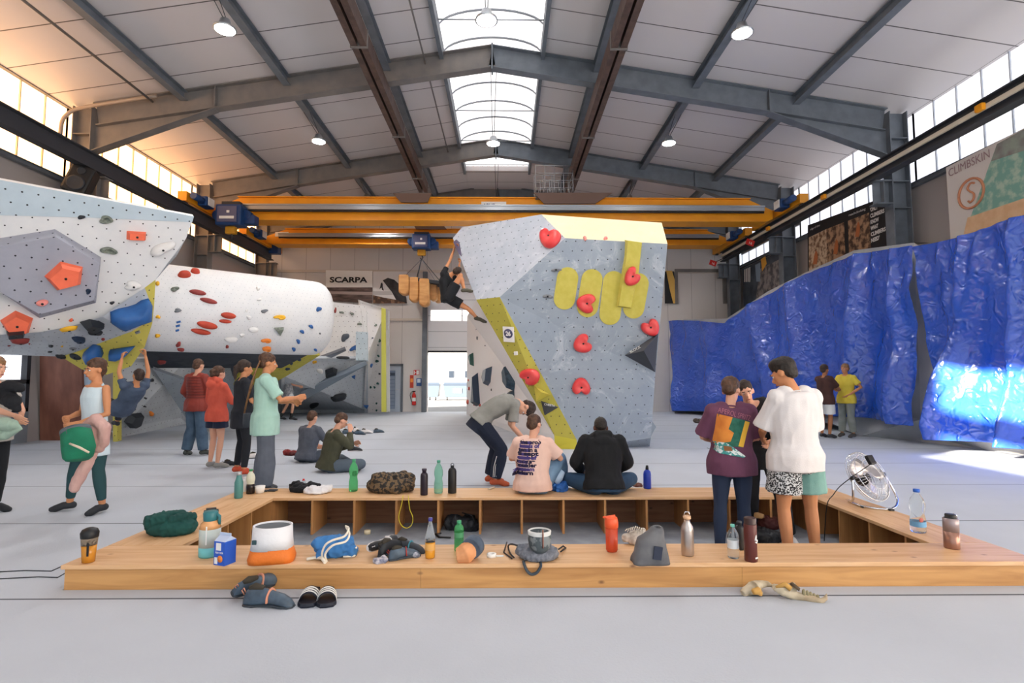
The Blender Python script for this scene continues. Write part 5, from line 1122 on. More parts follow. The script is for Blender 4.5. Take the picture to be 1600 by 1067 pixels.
# bones by the bench
BONE = mat('bone', '#cbbfa6', .7, 0, '#a8967a', 8); BONEY = mat('bone_yellow', '#c99b52', .7)
p = on(1188, 930); t = thing('jaw_bone', p, 'weathered shell-like bone piece leaning at the bench front, left of two', 'bone')
def shellp(prof, m, nm, th=.012):
    out = voxel(prof, .006, 3, lambda c: .004*noise.noise(c*30)); out.build(nm, m, t)
mb = MB()
for x0, y0, x1, y1, r0, r1 in ((1160, 926, 1178, 915, .028, .05), (1178, 915, 1198, 911, .05, .03), (1198, 911, 1210, 917, .03, .012), (1160, 932, 1172, 930, .02, .03), (1172, 922, 1190, 926, .045, .02)):
    mb.tube([at(x0, y0, p.y), at(x1, y1, p.y+.03)], [r0, r1], 10, flat=.6)
shellp(mb, BONE, 'bone')
mb = MB(); mb.tube([at(1176, 925, p.y-.05), at(1184, 922, p.y-.05), at(1189, 929, p.y-.03)], [.02, .028, .015], 8); shellp(mb, BONEY, 'cavity')
p = on(1250, 935); t = thing('jaw_bone', p, 'tooth-rowed jaw bone with curved tip at the bench front, right of two', 'bone')
mb = MB(); mb.tube([at(1208, 916, p.y), at(1222, 922, p.y), at(1240, 930, p.y), at(1262, 934, p.y-.03), at(1282, 940, p.y-.06), at(1290, 935, p.y-.06), at(1292, 926, p.y-.06)], [.02, .035, .032, .025, .022, .016, .003], 9); mb.tube([at(1222, 919, p.y), at(1243, 917, p.y)], [.025, .03], 8); shellp(mb, BONE, 'bone')
for k in range(5): MB().ball(at(1256+k*5.4, 926+k*2.2, p.y-.03), (.013, .013, .026)).build('tooth', mat('tooth', '#8e8566', .6), t)
MB().tube([at(1241, 918, p.y-.03), at(1244, 914, p.y-.03)], [.035, .03], 12).build('socket', mat('bone_dark', '#5a4a38', .8), t)
MB().tube([at(1212, 917, p.y-.02), at(1226, 913, p.y-.02), at(1236, 920, p.y-.04)], [.008, .018, .02], 7).build('ridge', BONEY, t)
# ---- shoe pile on the front bench
WSH = mat('sneaker_white', '#dcd8d6', .6); BSH = mat('sneaker_black', '#22252a', .6); TEALS = mat('strap_teal', '#3f8ea0', .5); REDST = mat('lace_red', '#a3342c', .6)
shoe(597, 862, BT, .29, .95, BSH, WSH, 'black and white trainer with thick white sole in the shoe pile', 'trainer', roll=1.2, lift=.06, strap=WSH)
shoe(612, 866, BT, .28, 1.1, BSH, SRUB, 'black trainer tipped forward in the middle of the shoe pile', 'trainer', lift=.02)
shoe(640, 862, BT, .25, -.3, mat('shoe_dark_grey', '#3c4046', .6), SRUB, 'dark grey climbing shoe with teal strap at the right of the pile', strap=TEALS, lift=.0)
shoe(632, 872, BT, .24, .5, BLUSH, SRUB, 'small slate climbing shoe with red strap in front of the pile', strap=REDST)
heap('sock', 581, 608, 868, 882, BT, mat('sock_pattern', '#c9c2c6', .8, 0, '#6a6f86', 30), 'patterned pale sock at the front of the shoe pile', 'sock', 4, 4, .005, r=.3)
heap('sock', 642, 656, 862, 873, BT, mat('sock_grey_pattern', '#b9bcc6', .8, 0, '#4c5468', 30), 'small patterned sock right under the shoe pile', 'sock', 6, 3, .005, r=.3)
BEER = [(.9, 0), (1, .03), (1, .48), (.86, .6), (.5, .8), (.36, .88), (.36, .92), (.42, .93), (.42, 1)]
t, p, h, r = vessel('glass_bottle', 672, 871, 809, 15.5, BEER, [('liquid', .0, .4, .96, mat('apple_drink', '#d9962e', .1)), ('glass', .4, .92, 1, CLEARP), ('cap', .92, 1, 1, mat('cap_violet_blue', '#3c3c8c', .4))], 'clear bottle with orange drink and blue cap')
MB().lathe([(r*1.01, h*.2), (r*1.01, h*.37)], p, 20, cap=False).build('label', mat('label_faded', '#d8a45a', .6), t)
t, p, h, r = vessel('plastic_bottle', 717, 860, 813, 14.5, [(.9, 0), (1, .05), (1, .72), (.85, .82), (.42, .88), (.42, 1)], [('body', 0, .88, 1, GREENP), ('cap', .88, 1, 1.1, mat('cap_green', '#3c9468', .4))], 'green plastic bottle behind the peach chalk bag')
MB().lathe([(r*1.01, h*.45), (r*1.01, h*.62)], p, 20, cap=False).build('label', mat('label_green', '#4f9a6c', .5), t)
h, p = Hh(728, 877, 843); t = thing('chalk_bag', p, 'peach and grey chalk bag lying on its side with a brush', 'bag')
mb = MB(); mb.tube([at(714, 866, p.y)+V((0, 0, -.01)), at(726, 866, p.y), at(738, 855, p.y+.05)], [.055, .075, .07], 14); mb.bm.verts.ensure_lookup_table(); o = voxel(mb, .006, 2, lambda c: .004*noise.noise(c*25)); o.build('pouch', mat('pouch_peach', '#e0a070', .7, 0, '#d08a58', 5), t)
MB().tube([at(735, 858, p.y+.0), at(742, 851, p.y+.07)], [.076, .078], 16).build('collar', mat('collar_slate', '#5b6c80', .7, 0, '#3b4452', 8), t)
MB().tube([B(731, 879)+V((0, 0, .01)), B(748, 868)+V((0, 0, .02))], [.006, .012], 8).build('brush', mat('brush_cream', '#d5c6b0', .6), t)
p = B(768, 870); t = thing('tape_roll', p, 'small white tape roll with loose end on the front bench', 'tape')
MB().lathe([(.018, 0), (.035, 0), (.035, .025), (.018, .025), (.018, 0)], p, 20, cap=False).build('roll', WHITEP, t); MB().bb(p+V((.03, 0, 0)), p+V((.09, .03, .004))).build('tape_end', WHITEP, t)
# grey backpack with a chalk bag on it
t = heap('backpack', 802, 880, 846, 880, BT, mat('cloth_grey_melange', '#7d818a', .9, 0, '#62666f', 40), 'flat grey melange gym bag with dark cords on the front bench', 'bag', 8, 6, .008, r=.3); q = wloc(t)
DC = mat('cord_dark', '#2c2a2c', .7)
MB().tube([at(808, 852, q.y-.1), at(798, 850, q.y-.12), B(794, 858)+V((0, 0, .02)), B(797, 866)+V((0, 0, .01)), B(803, 873)+V((0, 0, .01))], .006, 6).tube([B(792, 851)+V((0, 0, .02)), B(787, 864)+V((0, 0, .006)), B(800, 874)+V((0, 0, .006))], .005, 6).build('cord', DC, t)
MB().tube([at(873, 858, q.y-.1), B(880, 855)+V((0, 0, .01)), B(884, 858)+V((0, 0, .01)), B(876, 864)+V((0, 0, .01))], .006, 6).build('cord', DC, t)
fy = BO[1]-.012
MB().tube([at(818, 876, fy+.06), at(819, 881, fy), at(823, 891, fy), at(830, 897, fy), at(838, 895, fy), at(844, 887, fy), at(845, 881, fy), at(843, 876, fy+.06)], .012, 6, flat=.35).build('handle', mat('handle_slate', '#39434c', .7), t)
t = thing('chalk_bag', at(843, 850, q.y-.08), 'camouflage grey chalk bag with leather tab on the melange gym bag', 'bag')
cb = at(843, 866, q.y-.08)
MB().lathe([(.05, 0), (.075, .03), (.085, .09), (.082, .14), (.07, .145), (.06, .09)], cb+V((0, 0, .02)), 20).build('pouch', mat('pouch_camo', '#4d565a', .8, 0, '#7c8284', 16, contrast=(.48, .52)), t)
MB().lathe([(.083, .125), (.086, .15), (.074, .155), (.072, .13)], cb+V((0, 0, .02)), 20, cap=False).build('rim', mat('rim_white', '#d2d4d2', .7), t)
MB().tube([cb+V((.02, -.084, .07)), cb+V((.02, -.09, .17)), cb+V((.02, -.07, .19))], .012, 6, flat=.4).build('leather_tab', mat('leather_brown', '#8f5a44', .6), t)
t, p, h, r = vessel('shaker_bottle', 956, 861, 808, 19, [(.8, 0), (.95, .06), (1, .7), (1.08, .71), (1.1, .86), (1.02, .93), (.9, 1)], [('beaker', 0, .7, 1, mat('shaker_red_orange', '#cf4a28', .25)), ('lid', .7, 1, 1, mat('lid_orange', '#ee5f36', .4))], 'translucent orange-red shaker bottle with orange lid')
MB().tube([p+V((-r*1.4, 0, h)), p+V((-r*.5, 0, h*1.0)), p+V((r*.6, 0, h*1.02))], [.008, .012, .015], 8).build('flip_spout', mat('lid_orange', '#ee5f36', .4), t)
h, p = Hh(1016, 878, 825); t = thing('chalk_bag', p, 'slumped dark grey roll-top chalk bag on the front bench', 'bag')
def sq2(w, d, z, dx, dy=0, e=.8): return [p + V((dx + w*math.copysign(abs(math.cos(a))**e, math.cos(a)), dy + d*math.copysign(abs(math.sin(a))**e, math.sin(a)), z)) for a in (2*PI*k/24 for k in range(24))]
rr_ = [sq2(.135, .09, 0, 0, 0, .5), sq2(.13, .095, .03, 0, 0, .6), sq2(.11, .09, h*.45, .005), sq2(.09, .08, h*.7, .01), sq2(.06, .06, h*.9, .045), sq2(.035, .05, h*1.04, .06), sq2(.025, .04, h*1.03, .055), sq2(.04, .04, h*.85, .04), sq2(.05, .04, h*.6, .02)]
mb = MB().loft(rr_); bmesh.ops.subdivide_edges(mb.bm, edges=mb.bm.edges, cuts=1, use_grid_fill=True)
for v in mb.bm.verts: v.co += V((noise.noise(v.co*14), noise.noise(v.co*14+V((5, 0, 0))), 0))*.012
mb.build('pouch', mat('pouch_graphite', '#6c6d70', .8, 0, '#55575c', 7), t, smooth=True)
MB().box(p+V((.03, -.094, h*.38)), (.06, .012, .09), Matrix.Rotation(.15, 3, 'Y')).build('logo_print', mat('print_ink_blue', '#2e3547', .8), t)
t = heap('scarf', 975, 1018, 822, 858, BT, mat('scarf_chalk', '#d8d2c8', .9, 0, '#b0a79c', 30), 'chalky white fringed scarf behind the grey chalk bag', 'scarf', 9, 7, .007, r=.25); q = wloc(t)
for k in range(9): MB().tube([at(984+k*3, 828, q.y), at(980+k*3.2, 822+abs(k-4), q.y-.04), at(977+k*3.4, 829+(k % 3)*2, q.y-.08)], .004, 5).build('fringe', mat('scarf_fringe', '#c9c2b6', .9), t)
t, p, h, r = vessel('steel_bottle', 1074.5, 867, 801, 19, [(.92, 0), (1, .03), (1, .58), (.9, .68), (.5, .78), (.46, .85), (.62, .86), (.62, .93)], [('body', 0, .85, 1, mat('brushed_steel_bottle', '#b9afa9', .32, .85)), ('wooden_lid', .85, .93, 1, mat('lid_beech', '#d9b08c', .5))], 'brushed steel bottle with wooden lid and wire loop')
MB().tube([p+V((-r*.5, 0, h*.93)), p+V((-r*.3, 0, h*1.02)), p+V((r*.3, 0, h*1.02)), p+V((r*.6, 0, h*.9))], .004, 6).build('wire_loop', CHROME, t)
t, p, h, r = vessel('plastic_bottle', 1146, 871, 819, 17, PET, [('body', 0, .92, 1, CLEARP), ('cap', .92, 1, 1.15, mat('cap_mint', '#7fd0bd', .4))], 'small clear water bottle with mint cap left of the maroon bottle')
MB().lathe([(r*1.01, h*.3), (r*.95, h*.42), (r*1.01, h*.55)], p, 20, cap=False).build('label', mat('label_pale', '#d6dce0', .5), t)
t, p, h, r = vessel('thermos', 1173.5, 876, 808, 19, [(.95, 0), (1, .03), (1, .84), (.95, .86), (.95, .98), (.85, 1)], [('body', 0, .85, 1, mat('maroon_lacquer', '#5a2620', .35)), ('lid', .85, 1, 1, mat('maroon_dark', '#38201d', .4))], 'tall maroon drinking bottle with white wave emblem')
MB().tube([p+V((r*.3, -r*1.0, h*.5)), p+V((r*.55, -r*.88, h*.62)), p+V((r*.5, -r*.92, h*.5)), p+V((r*.8, -r*.66, h*.5)), p+V((r*.6, -r*.86, h*.44)), p+V((r*.35, -r*.98, h*.47))], .004, 6).build('emblem', WHITEP, t)
MB().box(p+V((r*.55, -r*.86, h*.1)), (.03, .004, .01), Matrix.Rotation(.6, 3, 'Z')).build('lettering', WHITEP, t)
vessel('thermos', 1156, 858, 814, 13, SPORT, [('body', 0, .86, 1, BLACK), ('cap', .86, 1, 1, DKGREY)], 'black bottle half hidden behind the mint-capped and maroon bottles')
p = on(330, 800, BT+.001); t = thing('phone', p, 'black phone with raised cover lying on the left bench', 'phone'); MB(Matrix.Translation(p) @ Matrix.Rotation(.5, 4, 'Z')).box((0, 0, .01), (.13, .07, .02), None, .006).box((0, 0, .03), (.09, .06, .02), None, .006).build('body', BLACK, t)
# right bench
t, p, h, r = vessel('plastic_bottle', 1435, 831, 764, 21, PET, [('body', 0, .94, 1, CLEARP), ('cap', .93, 1, 1.25, mat('cap_blue', '#2a63c4', .4))], 'large clear water bottle with blue cap on the right bench')
MB().lathe([(r*1.01, h*.14), (r*1.01, h*.26)], p, 20, cap=False).build('label', mat('label_sky_blue', '#6fa6cf', .5), t); MB().ball(p+V((-r*.2, -r*.95, h*.31)), (.02, .004, .02)).build('logo', mat('logo_red', '#b4605a', .5), t)
t, p, h, r = vessel('flask', 1487.5, 856, 803, 21, [(.95, 0), (1, .02), (1, .88), (.7, .9), (.72, .98), (.66, 1)], [('lower_body', 0, .5, 1, mat('flask_copper', '#a07868', .3, .6)), ('upper_body', .5, .89, 1, mat('flask_taupe', '#9c8e90', .35, .4)), ('cap', .89, 1, 1, BLACK)], 'flat taupe flask with black cap at the right bench end', sx=.98)
MB().tube([p+V((r*.5, 0, h)), p+V((r*.95, 0, h*.95)), p+V((r*.98, 0, h*.88))], .005, 6).build('cap_loop', CHROME, t)
# fan
p = B(1360, 790); Rf = Matrix.Rotation(.42, 4, 'Z') @ Matrix.Rotation(-.5, 4, 'X'); fc = at(1357, 744, p.y+.05)
t = thing('floor_fan', p, 'round chrome wire floor fan standing on the right bench', 'fan'); M_ = Matrix.Translation(fc) @ Rf; Rr = .265
mb = MB(M_)
for y, rr in ((-.07, .16), (-.045, .225), (0, 1), (.045, .225), (.07, .16)):
    rad_ = Rr if rr == 1 else rr
    mb.tube([(rad_*math.cos(a), y, rad_*math.sin(a)) for a in (2*PI*k/32 for k in range(33))], .006 if rr == 1 else .003, 6)
mb.tube([(Rr*math.cos(a), .03, Rr*math.sin(a)) for a in (2*PI*k/32 for k in range(33))], .004, 6)
mb.build('rim', CHROME, t); mb = MB(M_)
for s in (-1, 1):
    for k in range(44):
        a = 2*PI*k/44; mb.tube([(.06*math.cos(a), s*.085, .06*math.sin(a)), (.16*math.cos(a+.05*s), s*.07, .16*math.sin(a+.05*s)), (.225*math.cos(a+.08*s), s*.045, .225*math.sin(a+.08*s)), (Rr*math.cos(a+.1*s), 0, Rr*math.sin(a+.1*s))], .0016, 4)
g_ = mb.build('wire_guard', CHROME, t); g_['kind'] = 'stuff'
MB(M_).lathe([(.001, -.12), (.06, -.12), (.075, -.1), (.075, -.03), (.03, .0), (.001, .0)], (0, 0, 0), 24, axis='y').build('motor', BLACK, t)
for k in range(3):
    a0 = 2*PI*k/3+.3; mb = MB(M_)
    rings = []
    for q_, wd in ((.04, .03), (.09, .07), (.15, .1), (.2, .09), (.225, .05)):
        rings.append([(q_*math.cos(a0+s*wd/q_*.5*2), .02*s*1.6, q_*math.sin(a0+s*wd/q_*.5*2)) for s in (-1, -.5, 0, .5, 1)] + [(q_*math.cos(a0+s*wd/q_*.5*2), .02*s*1.6+.003, q_*math.sin(a0+s*wd/q_*.5*2)) for s in (1, .5, 0, -.5, -1)])
    mb.loft(rings).build('blade', mat('fan_blade', '#b9b3b4', .3, .6), t)
MB(M_).box((-.05, -.14, .13), (.09, .04, .1), None, .01).build('switch_box', BLACK, t)
sx_ = [M_ @ V((s*Rr, 0, 0)) for s in (-1, 1)]; zb = BT+.02
ft = [B(1326, 783), B(1393, 797)]
f2 = B(1349, 792)
MB().tube([sx_[0], V((sx_[0].x, sx_[0].y, BT+.08)), B(1327, 784)+V((0, 0, .012)), B(1348, 793)+V((0, 0, .012)), B(1393, 797)+V((0, 0, .012)), B(1402, 787)+V((0, 0, .06)), sx_[1]], .012, 8).build('stand', CHROME, t)
for q in (B(1329, 784), B(1349, 793), B(1393, 798)): MB().box(q+V((0, 0, .008)), (.04, .03, .02)).build('foot', BLACK, t)
for q in sx_: MB().ball(q, .022).build('knob', BLACK, t)
tag(MB().tube([M_ @ V((-.05, -.16, .1)), at(1318, 755, fc.y-.1), at(1302, 773, fc.y-.1), at(1292, 790, fc.y-.1), on(1288, 845, -.22)], .005, 6).build('power_cable', BLACK), 'black power cable dropping from the fan into the pit', 'cable')
# back bench
ZB = BT+.001
t, p, h, r = vessel('steel_bottle', 372.5, 778, 737, 12.5, [(.9, 0), (1, .03), (1, .6), (.6, .8), (.55, .88), (.62, .89), (.62, 1)], [('body', 0, .88, 1, mat('bottle_teal', '#4c8583', .4)), ('cap', .88, 1, 1, ALU)], 'slim teal bottle with steel cap at the back left bench corner')
vessel('plastic_bottle', 391, 771, 733, 13, PET, [('drink', 0, .4, .97, mat('cola', '#241a18', .2)), ('body', .4, .92, 1, mat('label_cream', '#cfd0bc', .3)), ('cap', .92, 1, 1.3, mat('cap_dark_green', '#2c8050', .4))], 'bottle half full of dark cola with green cap')
vessel('carton_bottle', 382, 768, 745, 8, SPORT, [('body', 0, 1, 1, WHITEP)], 'small white bottle between the teal and the cola bottle')
p = B(406, 770); vessel('cup', 406, 770, 759, 15, [(.75, 0), (.9, .5), (1, 1)], [('body', 0, 1, 1, WHITEP)], 'white mug standing by the grey phones', 'cup'); 
for x, y, rz in ((410, 768, .3), (425, 767, -.1)):
    p = B(x, y); t = thing('phone', p, 'grey phone on the back bench, %s' % ('left under the mug' if x < 415 else 'right of the mug'), 'phone'); MB(Matrix.Translation(p) @ Matrix.Rotation(rz, 4, 'Z')).box((0, 0, .008), (.11, .08, .014), None, .005).build('body', DKGREY, t)
heap('t_shirt', 448, 501, 752, 772, BT, mat('cloth_black', '#16181d', .9), 'black shirt crumpled on the back bench', 'shirt', 11, 7, .007, r=.25)
heap('towel', 472, 518, 759, 774, BT, mat('cloth_white', '#d9d9dc', .9), 'white towel bundled right of the black shirt', 'towel', 12, 6, .007, r=.3)
vessel('plastic_bottle', 474, 764, 748, 7, PET, [('body', 0, .85, 1, CLEARP), ('cap', .85, 1, 1.3, REDP)], 'small clear bottle with red cap behind the black shirt')
t, p, h, r = vessel('plastic_bottle', 552, 767, 717, 13.5, PET, [('body', 0, .92, 1, GREENP), ('cap', .92, 1, 1.2, mat('cap_green', '#3c9468', .4))], 'bright green bottle beside the camouflage jacket')
t = heap('jacket', 564, 653, 733, 778, BT, mat('camouflage', '#2c2a28', .9, 0, '#6e5a42', 26, contrast=(.49, .52)), 'camouflage jacket heaped on the back bench', 'jacket', 14, 13, .009, r=.22); q = wloc(t)
yb = BI[3]-.02
MB().tube([at(630, 774, yb), at(627, 790, yb), at(623, 808, yb), at(627, 820, yb), at(635, 825, yb), at(643, 820, yb), at(645, 808, yb), at(640, 795, yb), at(638, 774, yb)], .012, 6, flat=.35).build('yellow_strap', mat('strap_yellow', '#d8c83a', .7), t)
vessel('thermos', 662.5, 773, 732, 11.5, SPORT, [('body', 0, .86, 1, mat('aubergine', '#28202c', .4)), ('cap', .86, 1, 1.1, mat('aubergine_cap', '#383040', .4))], 'dark aubergine bottle, left of three behind the backpack compartment')
vessel('plastic_bottle', 685, 770, 719, 13.5, PET, [('body', 0, .93, 1, PGREENP), ('cap', .93, 1, 1.2, mat('cap_sea', '#4c9c84', .4))], 'pale green bottle between the two dark bottles')
t, p, h, r = vessel('thermos', 706.5, 770, 724, 13, [(.95, 0), (1, .03), (1, .74), (.8, .82), (.42, .86), (.42, .92)], [('body', 0, .86, 1, mat('bottle_matt_black', '#1d1c1c', .5)), ('cap', .86, .93, 1, DKGREY)], 'matt black bottle with ring cap right of the pale green bottle')
MB().tube([p+V((r*.35*math.cos(a), 0, h*.95+r*.35*math.sin(a))) for a in (2*PI*k/12 for k in range(13))], .004, 6).build('ring', DKGREY, t)
p = B(768, 764); t = thing('brush', p, 'short wooden brush lying on the back bench by the bent man', 'brush'); MB(Matrix.Translation(p) @ Matrix.Rotation(1.0, 4, 'Z')).box((0, 0, .012), (.13, .025, .014), None, .005).build('handle', mat('brush_cream', '#d5c6b0', .6), t)
t = heap('chalk_bag', 855, 889, 748, 772, BT, mat('pouch_royal', '#2a68b4', .7, 0, '#1d4f92', 7), 'royal blue chalk bag with pale tip between the seated people', 'bag', 17, 6, .006, r=.32); q = wloc(t)
MB().tube([at(866, 752, q.y), at(873, 744, q.y), at(880, 736, q.y)], [.07, .06, .03], 10).build('pale_top', mat('pouch_ice', '#a9c0d8', .7), t)
vessel('aluminium_bottle', 1011.5, 763, 727, 12, [(.92, 0), (1, .03), (1, .62), (.85, .74), (.4, .82), (.4, .88), (.3, 1)], [('body', 0, .82, 1, mat('bottle_ultramarine', '#1f3fae', .3)), ('cap', .82, 1, 1, BLACK)], 'ultramarine bottle with black cap right of the hooded man')
heap('keys', 988, 1004, 755, 762, BT, mat('leather_brown2', '#7c4a3a', .6), 'small brown strap bundle left of the ultramarine bottle', 'strap', 21, 3, .005, r=.4)
# pit
PZ = -.229
t = heap('backpack', 690, 752, 800, 836, PZ, mat('bag_black', '#14171c', .6, 0, '#22262e', 8), 'black backpack in the back compartment with trailing straps', 'bag', 22, 8, .01, r=.3, deep=.5); q = wloc(t)
MB().tube([at(722, 801, q.y-.1), at(738, 805, q.y-.12), at(742, 818, q.y-.12), at(735, 830, q.y-.12)], .014, 6, flat=.4).build('handle_strap', BLACK, t)
MB().tube([on(690, 834, PZ)+V((0, -.05, .02)), on(681, 833, PZ)+V((0, -.06, .01)), on(687, 838, PZ)+V((0, -.06, .01)), on(705, 839, PZ)+V((0, -.05, .01))], .015, 6, flat=.4).build('strap', BLACK, t)
t = heap('backpack', 366, 404, 822, 850, PZ, mat('bag_black', '#14171c', .6), 'black bag in the pit behind the white and orange bucket', 'bag', 23, 5, .01, r=.35)
heap('backpack', 1150, 1232, 822, 850, PZ, mat('bag_black', '#14171c', .6), 'black bag on the pit floor between the standing couple', 'bag', 24, 7, .01, r=.3)
heap('backpack', 1180, 1222, 805, 832, PZ+.05, mat('bag_oxblood', '#4a1c1c', .7), 'oxblood red bag lying on the black bag in the pit', 'bag', 25, 6, .01, r=.3)
heap('pouch', 1178, 1196, 800, 812, PZ+.25, mat('pouch_tan', '#b08a5c', .7), 'tan pouch on top of the oxblood bag', 'pouch', 26, 3, .007, r=.4)
p = on(574, 834, PZ); t = thing('tape_roll', p, 'small cream tape roll on the pit floor below the compartments', 'tape'); MB().lathe([(.015, 0), (.035, 0), (.035, .04), (.015, .04)], p, 16).build('roll', mat('tape_cream', '#dcd0b0', .7), t)
# far floor
for k, (x, y, L, rz, m, l) in enumerate(((545, 678, .3, .3, BLUSH, 'slate shoe at the left of the far shoe pile'), (556, 674, .3, 1.5, WSH, 'white shoe at the back of the far shoe pile'), (563, 679, .28, -.4, BLUSH, 'slate shoe in the middle of the far shoe pile'), (573, 677, .28, .2, WSH, 'pale shoe at the right of the far shoe pile'), (592, 676, .26, .5, BLUSH, 'lone slate shoe right of the far pile'))):
    shoe(x, y, 0, L*1.15, rz, m, SRUB, l, 'trainer')
shoe(402, 716, 0, .3, .4, WSH, BSH, 'white trainer on the mat behind the mint shirt person', 'trainer'); shoe(555, 705, 0, .3, .1, BSH, WSH, 'black trainer beside the seated persons hand', 'trainer')
shoe(362, 729, 0, .3, 0, BSH, WSH, 'black trainer lying behind the coral hoodie persons feet', 'trainer')
t = heap('bag', 444, 470, 702, 714, 0, mat('bag_red', '#8f2524', .7, 0, '#4c1818', 6), 'small red and black bag on the mat by the seated pair', 'bag', 31, 4, .012, r=.35)
t = heap('radio', 1083, 1101, 652, 664, 0, mat('radio_black', '#3a3430', .6, 0, '#6a5a48', 12), 'small dark bundle of gear on the mat before the blue tarpaulin', 'gear', 32, 4, .02, r=.35)
for pts, l in (([on(0, 894), on(40, 892), on(80, 893), on(108, 880)], 'thin black cable on the mat at the left bench corner'), ([on(0, 905), on(60, 902), on(90, 903), on(107, 893)], 'second thin cable on the mat left of the bench'), ([on(110, 706), on(170, 690), on(260, 688)][:0] or [on(1105, 700), on(1118, 705), on(1130, 706)], 'short dark cord on the mat behind the purple shirt')):
    tag(MB().tube([q+V((0, 0, .004)) for q in pts], .004, 5).build('cable', DKGREY), l, 'cable')
# ================================================================== PEOPLE
def skinm(n, c): return mat('skin_'+n, c, .55, 0, spec=.3)
SK = {'fair': skinm('fair', '#d9a489'), 'warm': skinm('warm', '#c4875f'), 'tan': skinm('tan', '#a8704c'), 'dark': skinm('dark', '#5c3a2c')}
HAIRM = {k: mat('hair_'+k, a, .6, 0, b, 30, bump=.4, bscale=60) for k, a, b in (('black', '#17130f', '#2a211b'), ('brown', '#3a261a', '#5a3d2a'), ('light', '#6b4a30', '#8f6a45'), ('dark', '#241811', '#3b2a20'))}
EYEW = mat('eye_white', '#e8e6e2', .3); EYED = mat('eye_dark', '#2a1c14', .3); LIP = mat('lip', '#9c5348', .5)
def lerp(a, b, t): return V(a) + (V(b)-V(a))*t
STAND = dict(pel=(0, 0, .97), waist=(0, .0, 1.1), chest=(0, .01, 1.3), neck=(0, -.01, 1.49), head=(0, .015, 1.64),
    shL=(-.185, -.01, 1.43), shR=(.185, -.01, 1.43), elL=(-.235, -.03, 1.14), elR=(.235, -.03, 1.14), wrL=(-.235, .05, .89), wrR=(.235, .05, .89),
    hiL=(-.095, 0, .93), hiR=(.095, 0, .93), knL=(-.105, .02, .51), knR=(.105, .02, .51), anL=(-.105, -.03, .085), anR=(.105, -.03, .085), toL=(-.125, .15, .03), toR=(.125, .15, .03))
def capsule(mb, pts, r, n=10, ends=True):
    mb.tube(pts, r, n)
    if ends:
        mb.ball(pts[0], r[0]*.99, n=10); mb.ball(pts[-1], r[-1]*.99, n=10)
    for p, q in list(zip(pts, r))[1:-1]: mb.ball(p, q*.99, n=10)
def torso(mb, J, g=0, lo=-.02, hi=1.0, wk=1.0, fat=1.0):
    """elliptical sections up the spine; g inflates; lo/hi trim along pelvis..neck"""
    P = [J['pel'], J['waist'], J['chest'], (J['shL']+J['shR'])*.5*.45+J['chest']*.15+J['neck']*.4, J['neck']]
    S = [(.172, .118), (.15, .105), (.178, .118), (.165, .1), (.062, .06)]
    ax0 = (J['hiR']-J['hiL']).normalized(); ax1 = (J['shR']-J['shL']).normalized(); rings = []
    M = 13
    for i in range(M):
        t = lo + (hi-lo)*i/(M-1); s = max(0, t)*4; k = min(3, int(s)); f = s-k
        p = lerp(P[k], P[k+1], f) if t >= 0 else P[0] + (P[0]-P[1]).normalized()*(-t*1.6)
        p2 = lerp(P[k], P[k+1], min(1, f+.1)); up = (P[k+1]-P[k]).normalized()
        a, b = [S[k][j] + (S[k+1][j]-S[k][j])*f for j in (0, 1)]
        ax = lerp(ax0, ax1, min(1, max(0, t)*1.3)).normalized(); ax = (ax - up*ax.dot(up)).normalized(); fw = up.cross(ax)
        ex = min(.024, max(0, .12-t)*.2)*(g > .015)
        a = a*wk*fat + g + ex; b = b*fat + g + ex
        rings.append([p + ax*math.cos(q)*a + fw*math.sin(q)*b for q in (2*PI*j/20 for j in range(20))])
    mb.loft(rings)
def wr(amp, f, seed):
    def d(c):
        return amp*(noise.noise(V((c.x*f+seed, c.y*f, c.z*f*.8))) + .6*(1-2*abs(noise.noise(V((c.x*f*1.6, c.y*f*1.6+seed, c.z*f*.9))))) - .2)
    return d
def hand(wr_, d, nrm, side, s=1.0, curl=.5, spread=.12):
    """five-fingered hand as its own closed skin, rooted in the wrist; side=+1 thumb on the +x of (d x nrm)"""
    d = V(d).normalized(); n = V(nrm); n = (n - d*n.dot(d)).normalized(); x = d.cross(n)*side
    mb = MB()
    def pt_(u, v, w): return wr_ + (x*u + d*v + n*w)*s
    mb.tube([pt_(0, -.02, 0), pt_(0, .02, 0), pt_(0, .06, 0), pt_(0, .095, 0)], [.026*s, .033*s, .042*s, .04*s], 12, flat=.42, up=n)
    for k, (u, L) in enumerate(((.03, .07), (.01, .08), (-.011, .074), (-.031, .058))):
        a = 0; q = [pt_(u, .085, 0)]; dirn = V((u*spread*8, 1, 0)); cur = V((u, .085, 0)); rr = [.0095*s]
        for seg in (.45, .32, .25):
            a += curl*(.55 if seg > .4 else .75); cur = cur + V((dirn.x*math.cos(a)*.3, math.cos(a), math.sin(a)))*L*seg*1.05; q.append(pt_(*cur)); rr.append(rr[-1]*.92)
        mb.tube(q, rr, 8); mb.ball(q[-1], rr[-1], n=8)
    mb.tube([pt_(.022, .02, .004), pt_(.048, .05, .012), pt_(.055, .082, .018+.02*curl), pt_(.048, .105, .022+.03*curl)], [.014*s, .012*s, .0105*s, .009*s], 8); mb.ball(pt_(.048, .105, .022+.03*curl), .009*s, n=8)
    return voxel(mb, .0042*s if s > .8 else .005, 1)
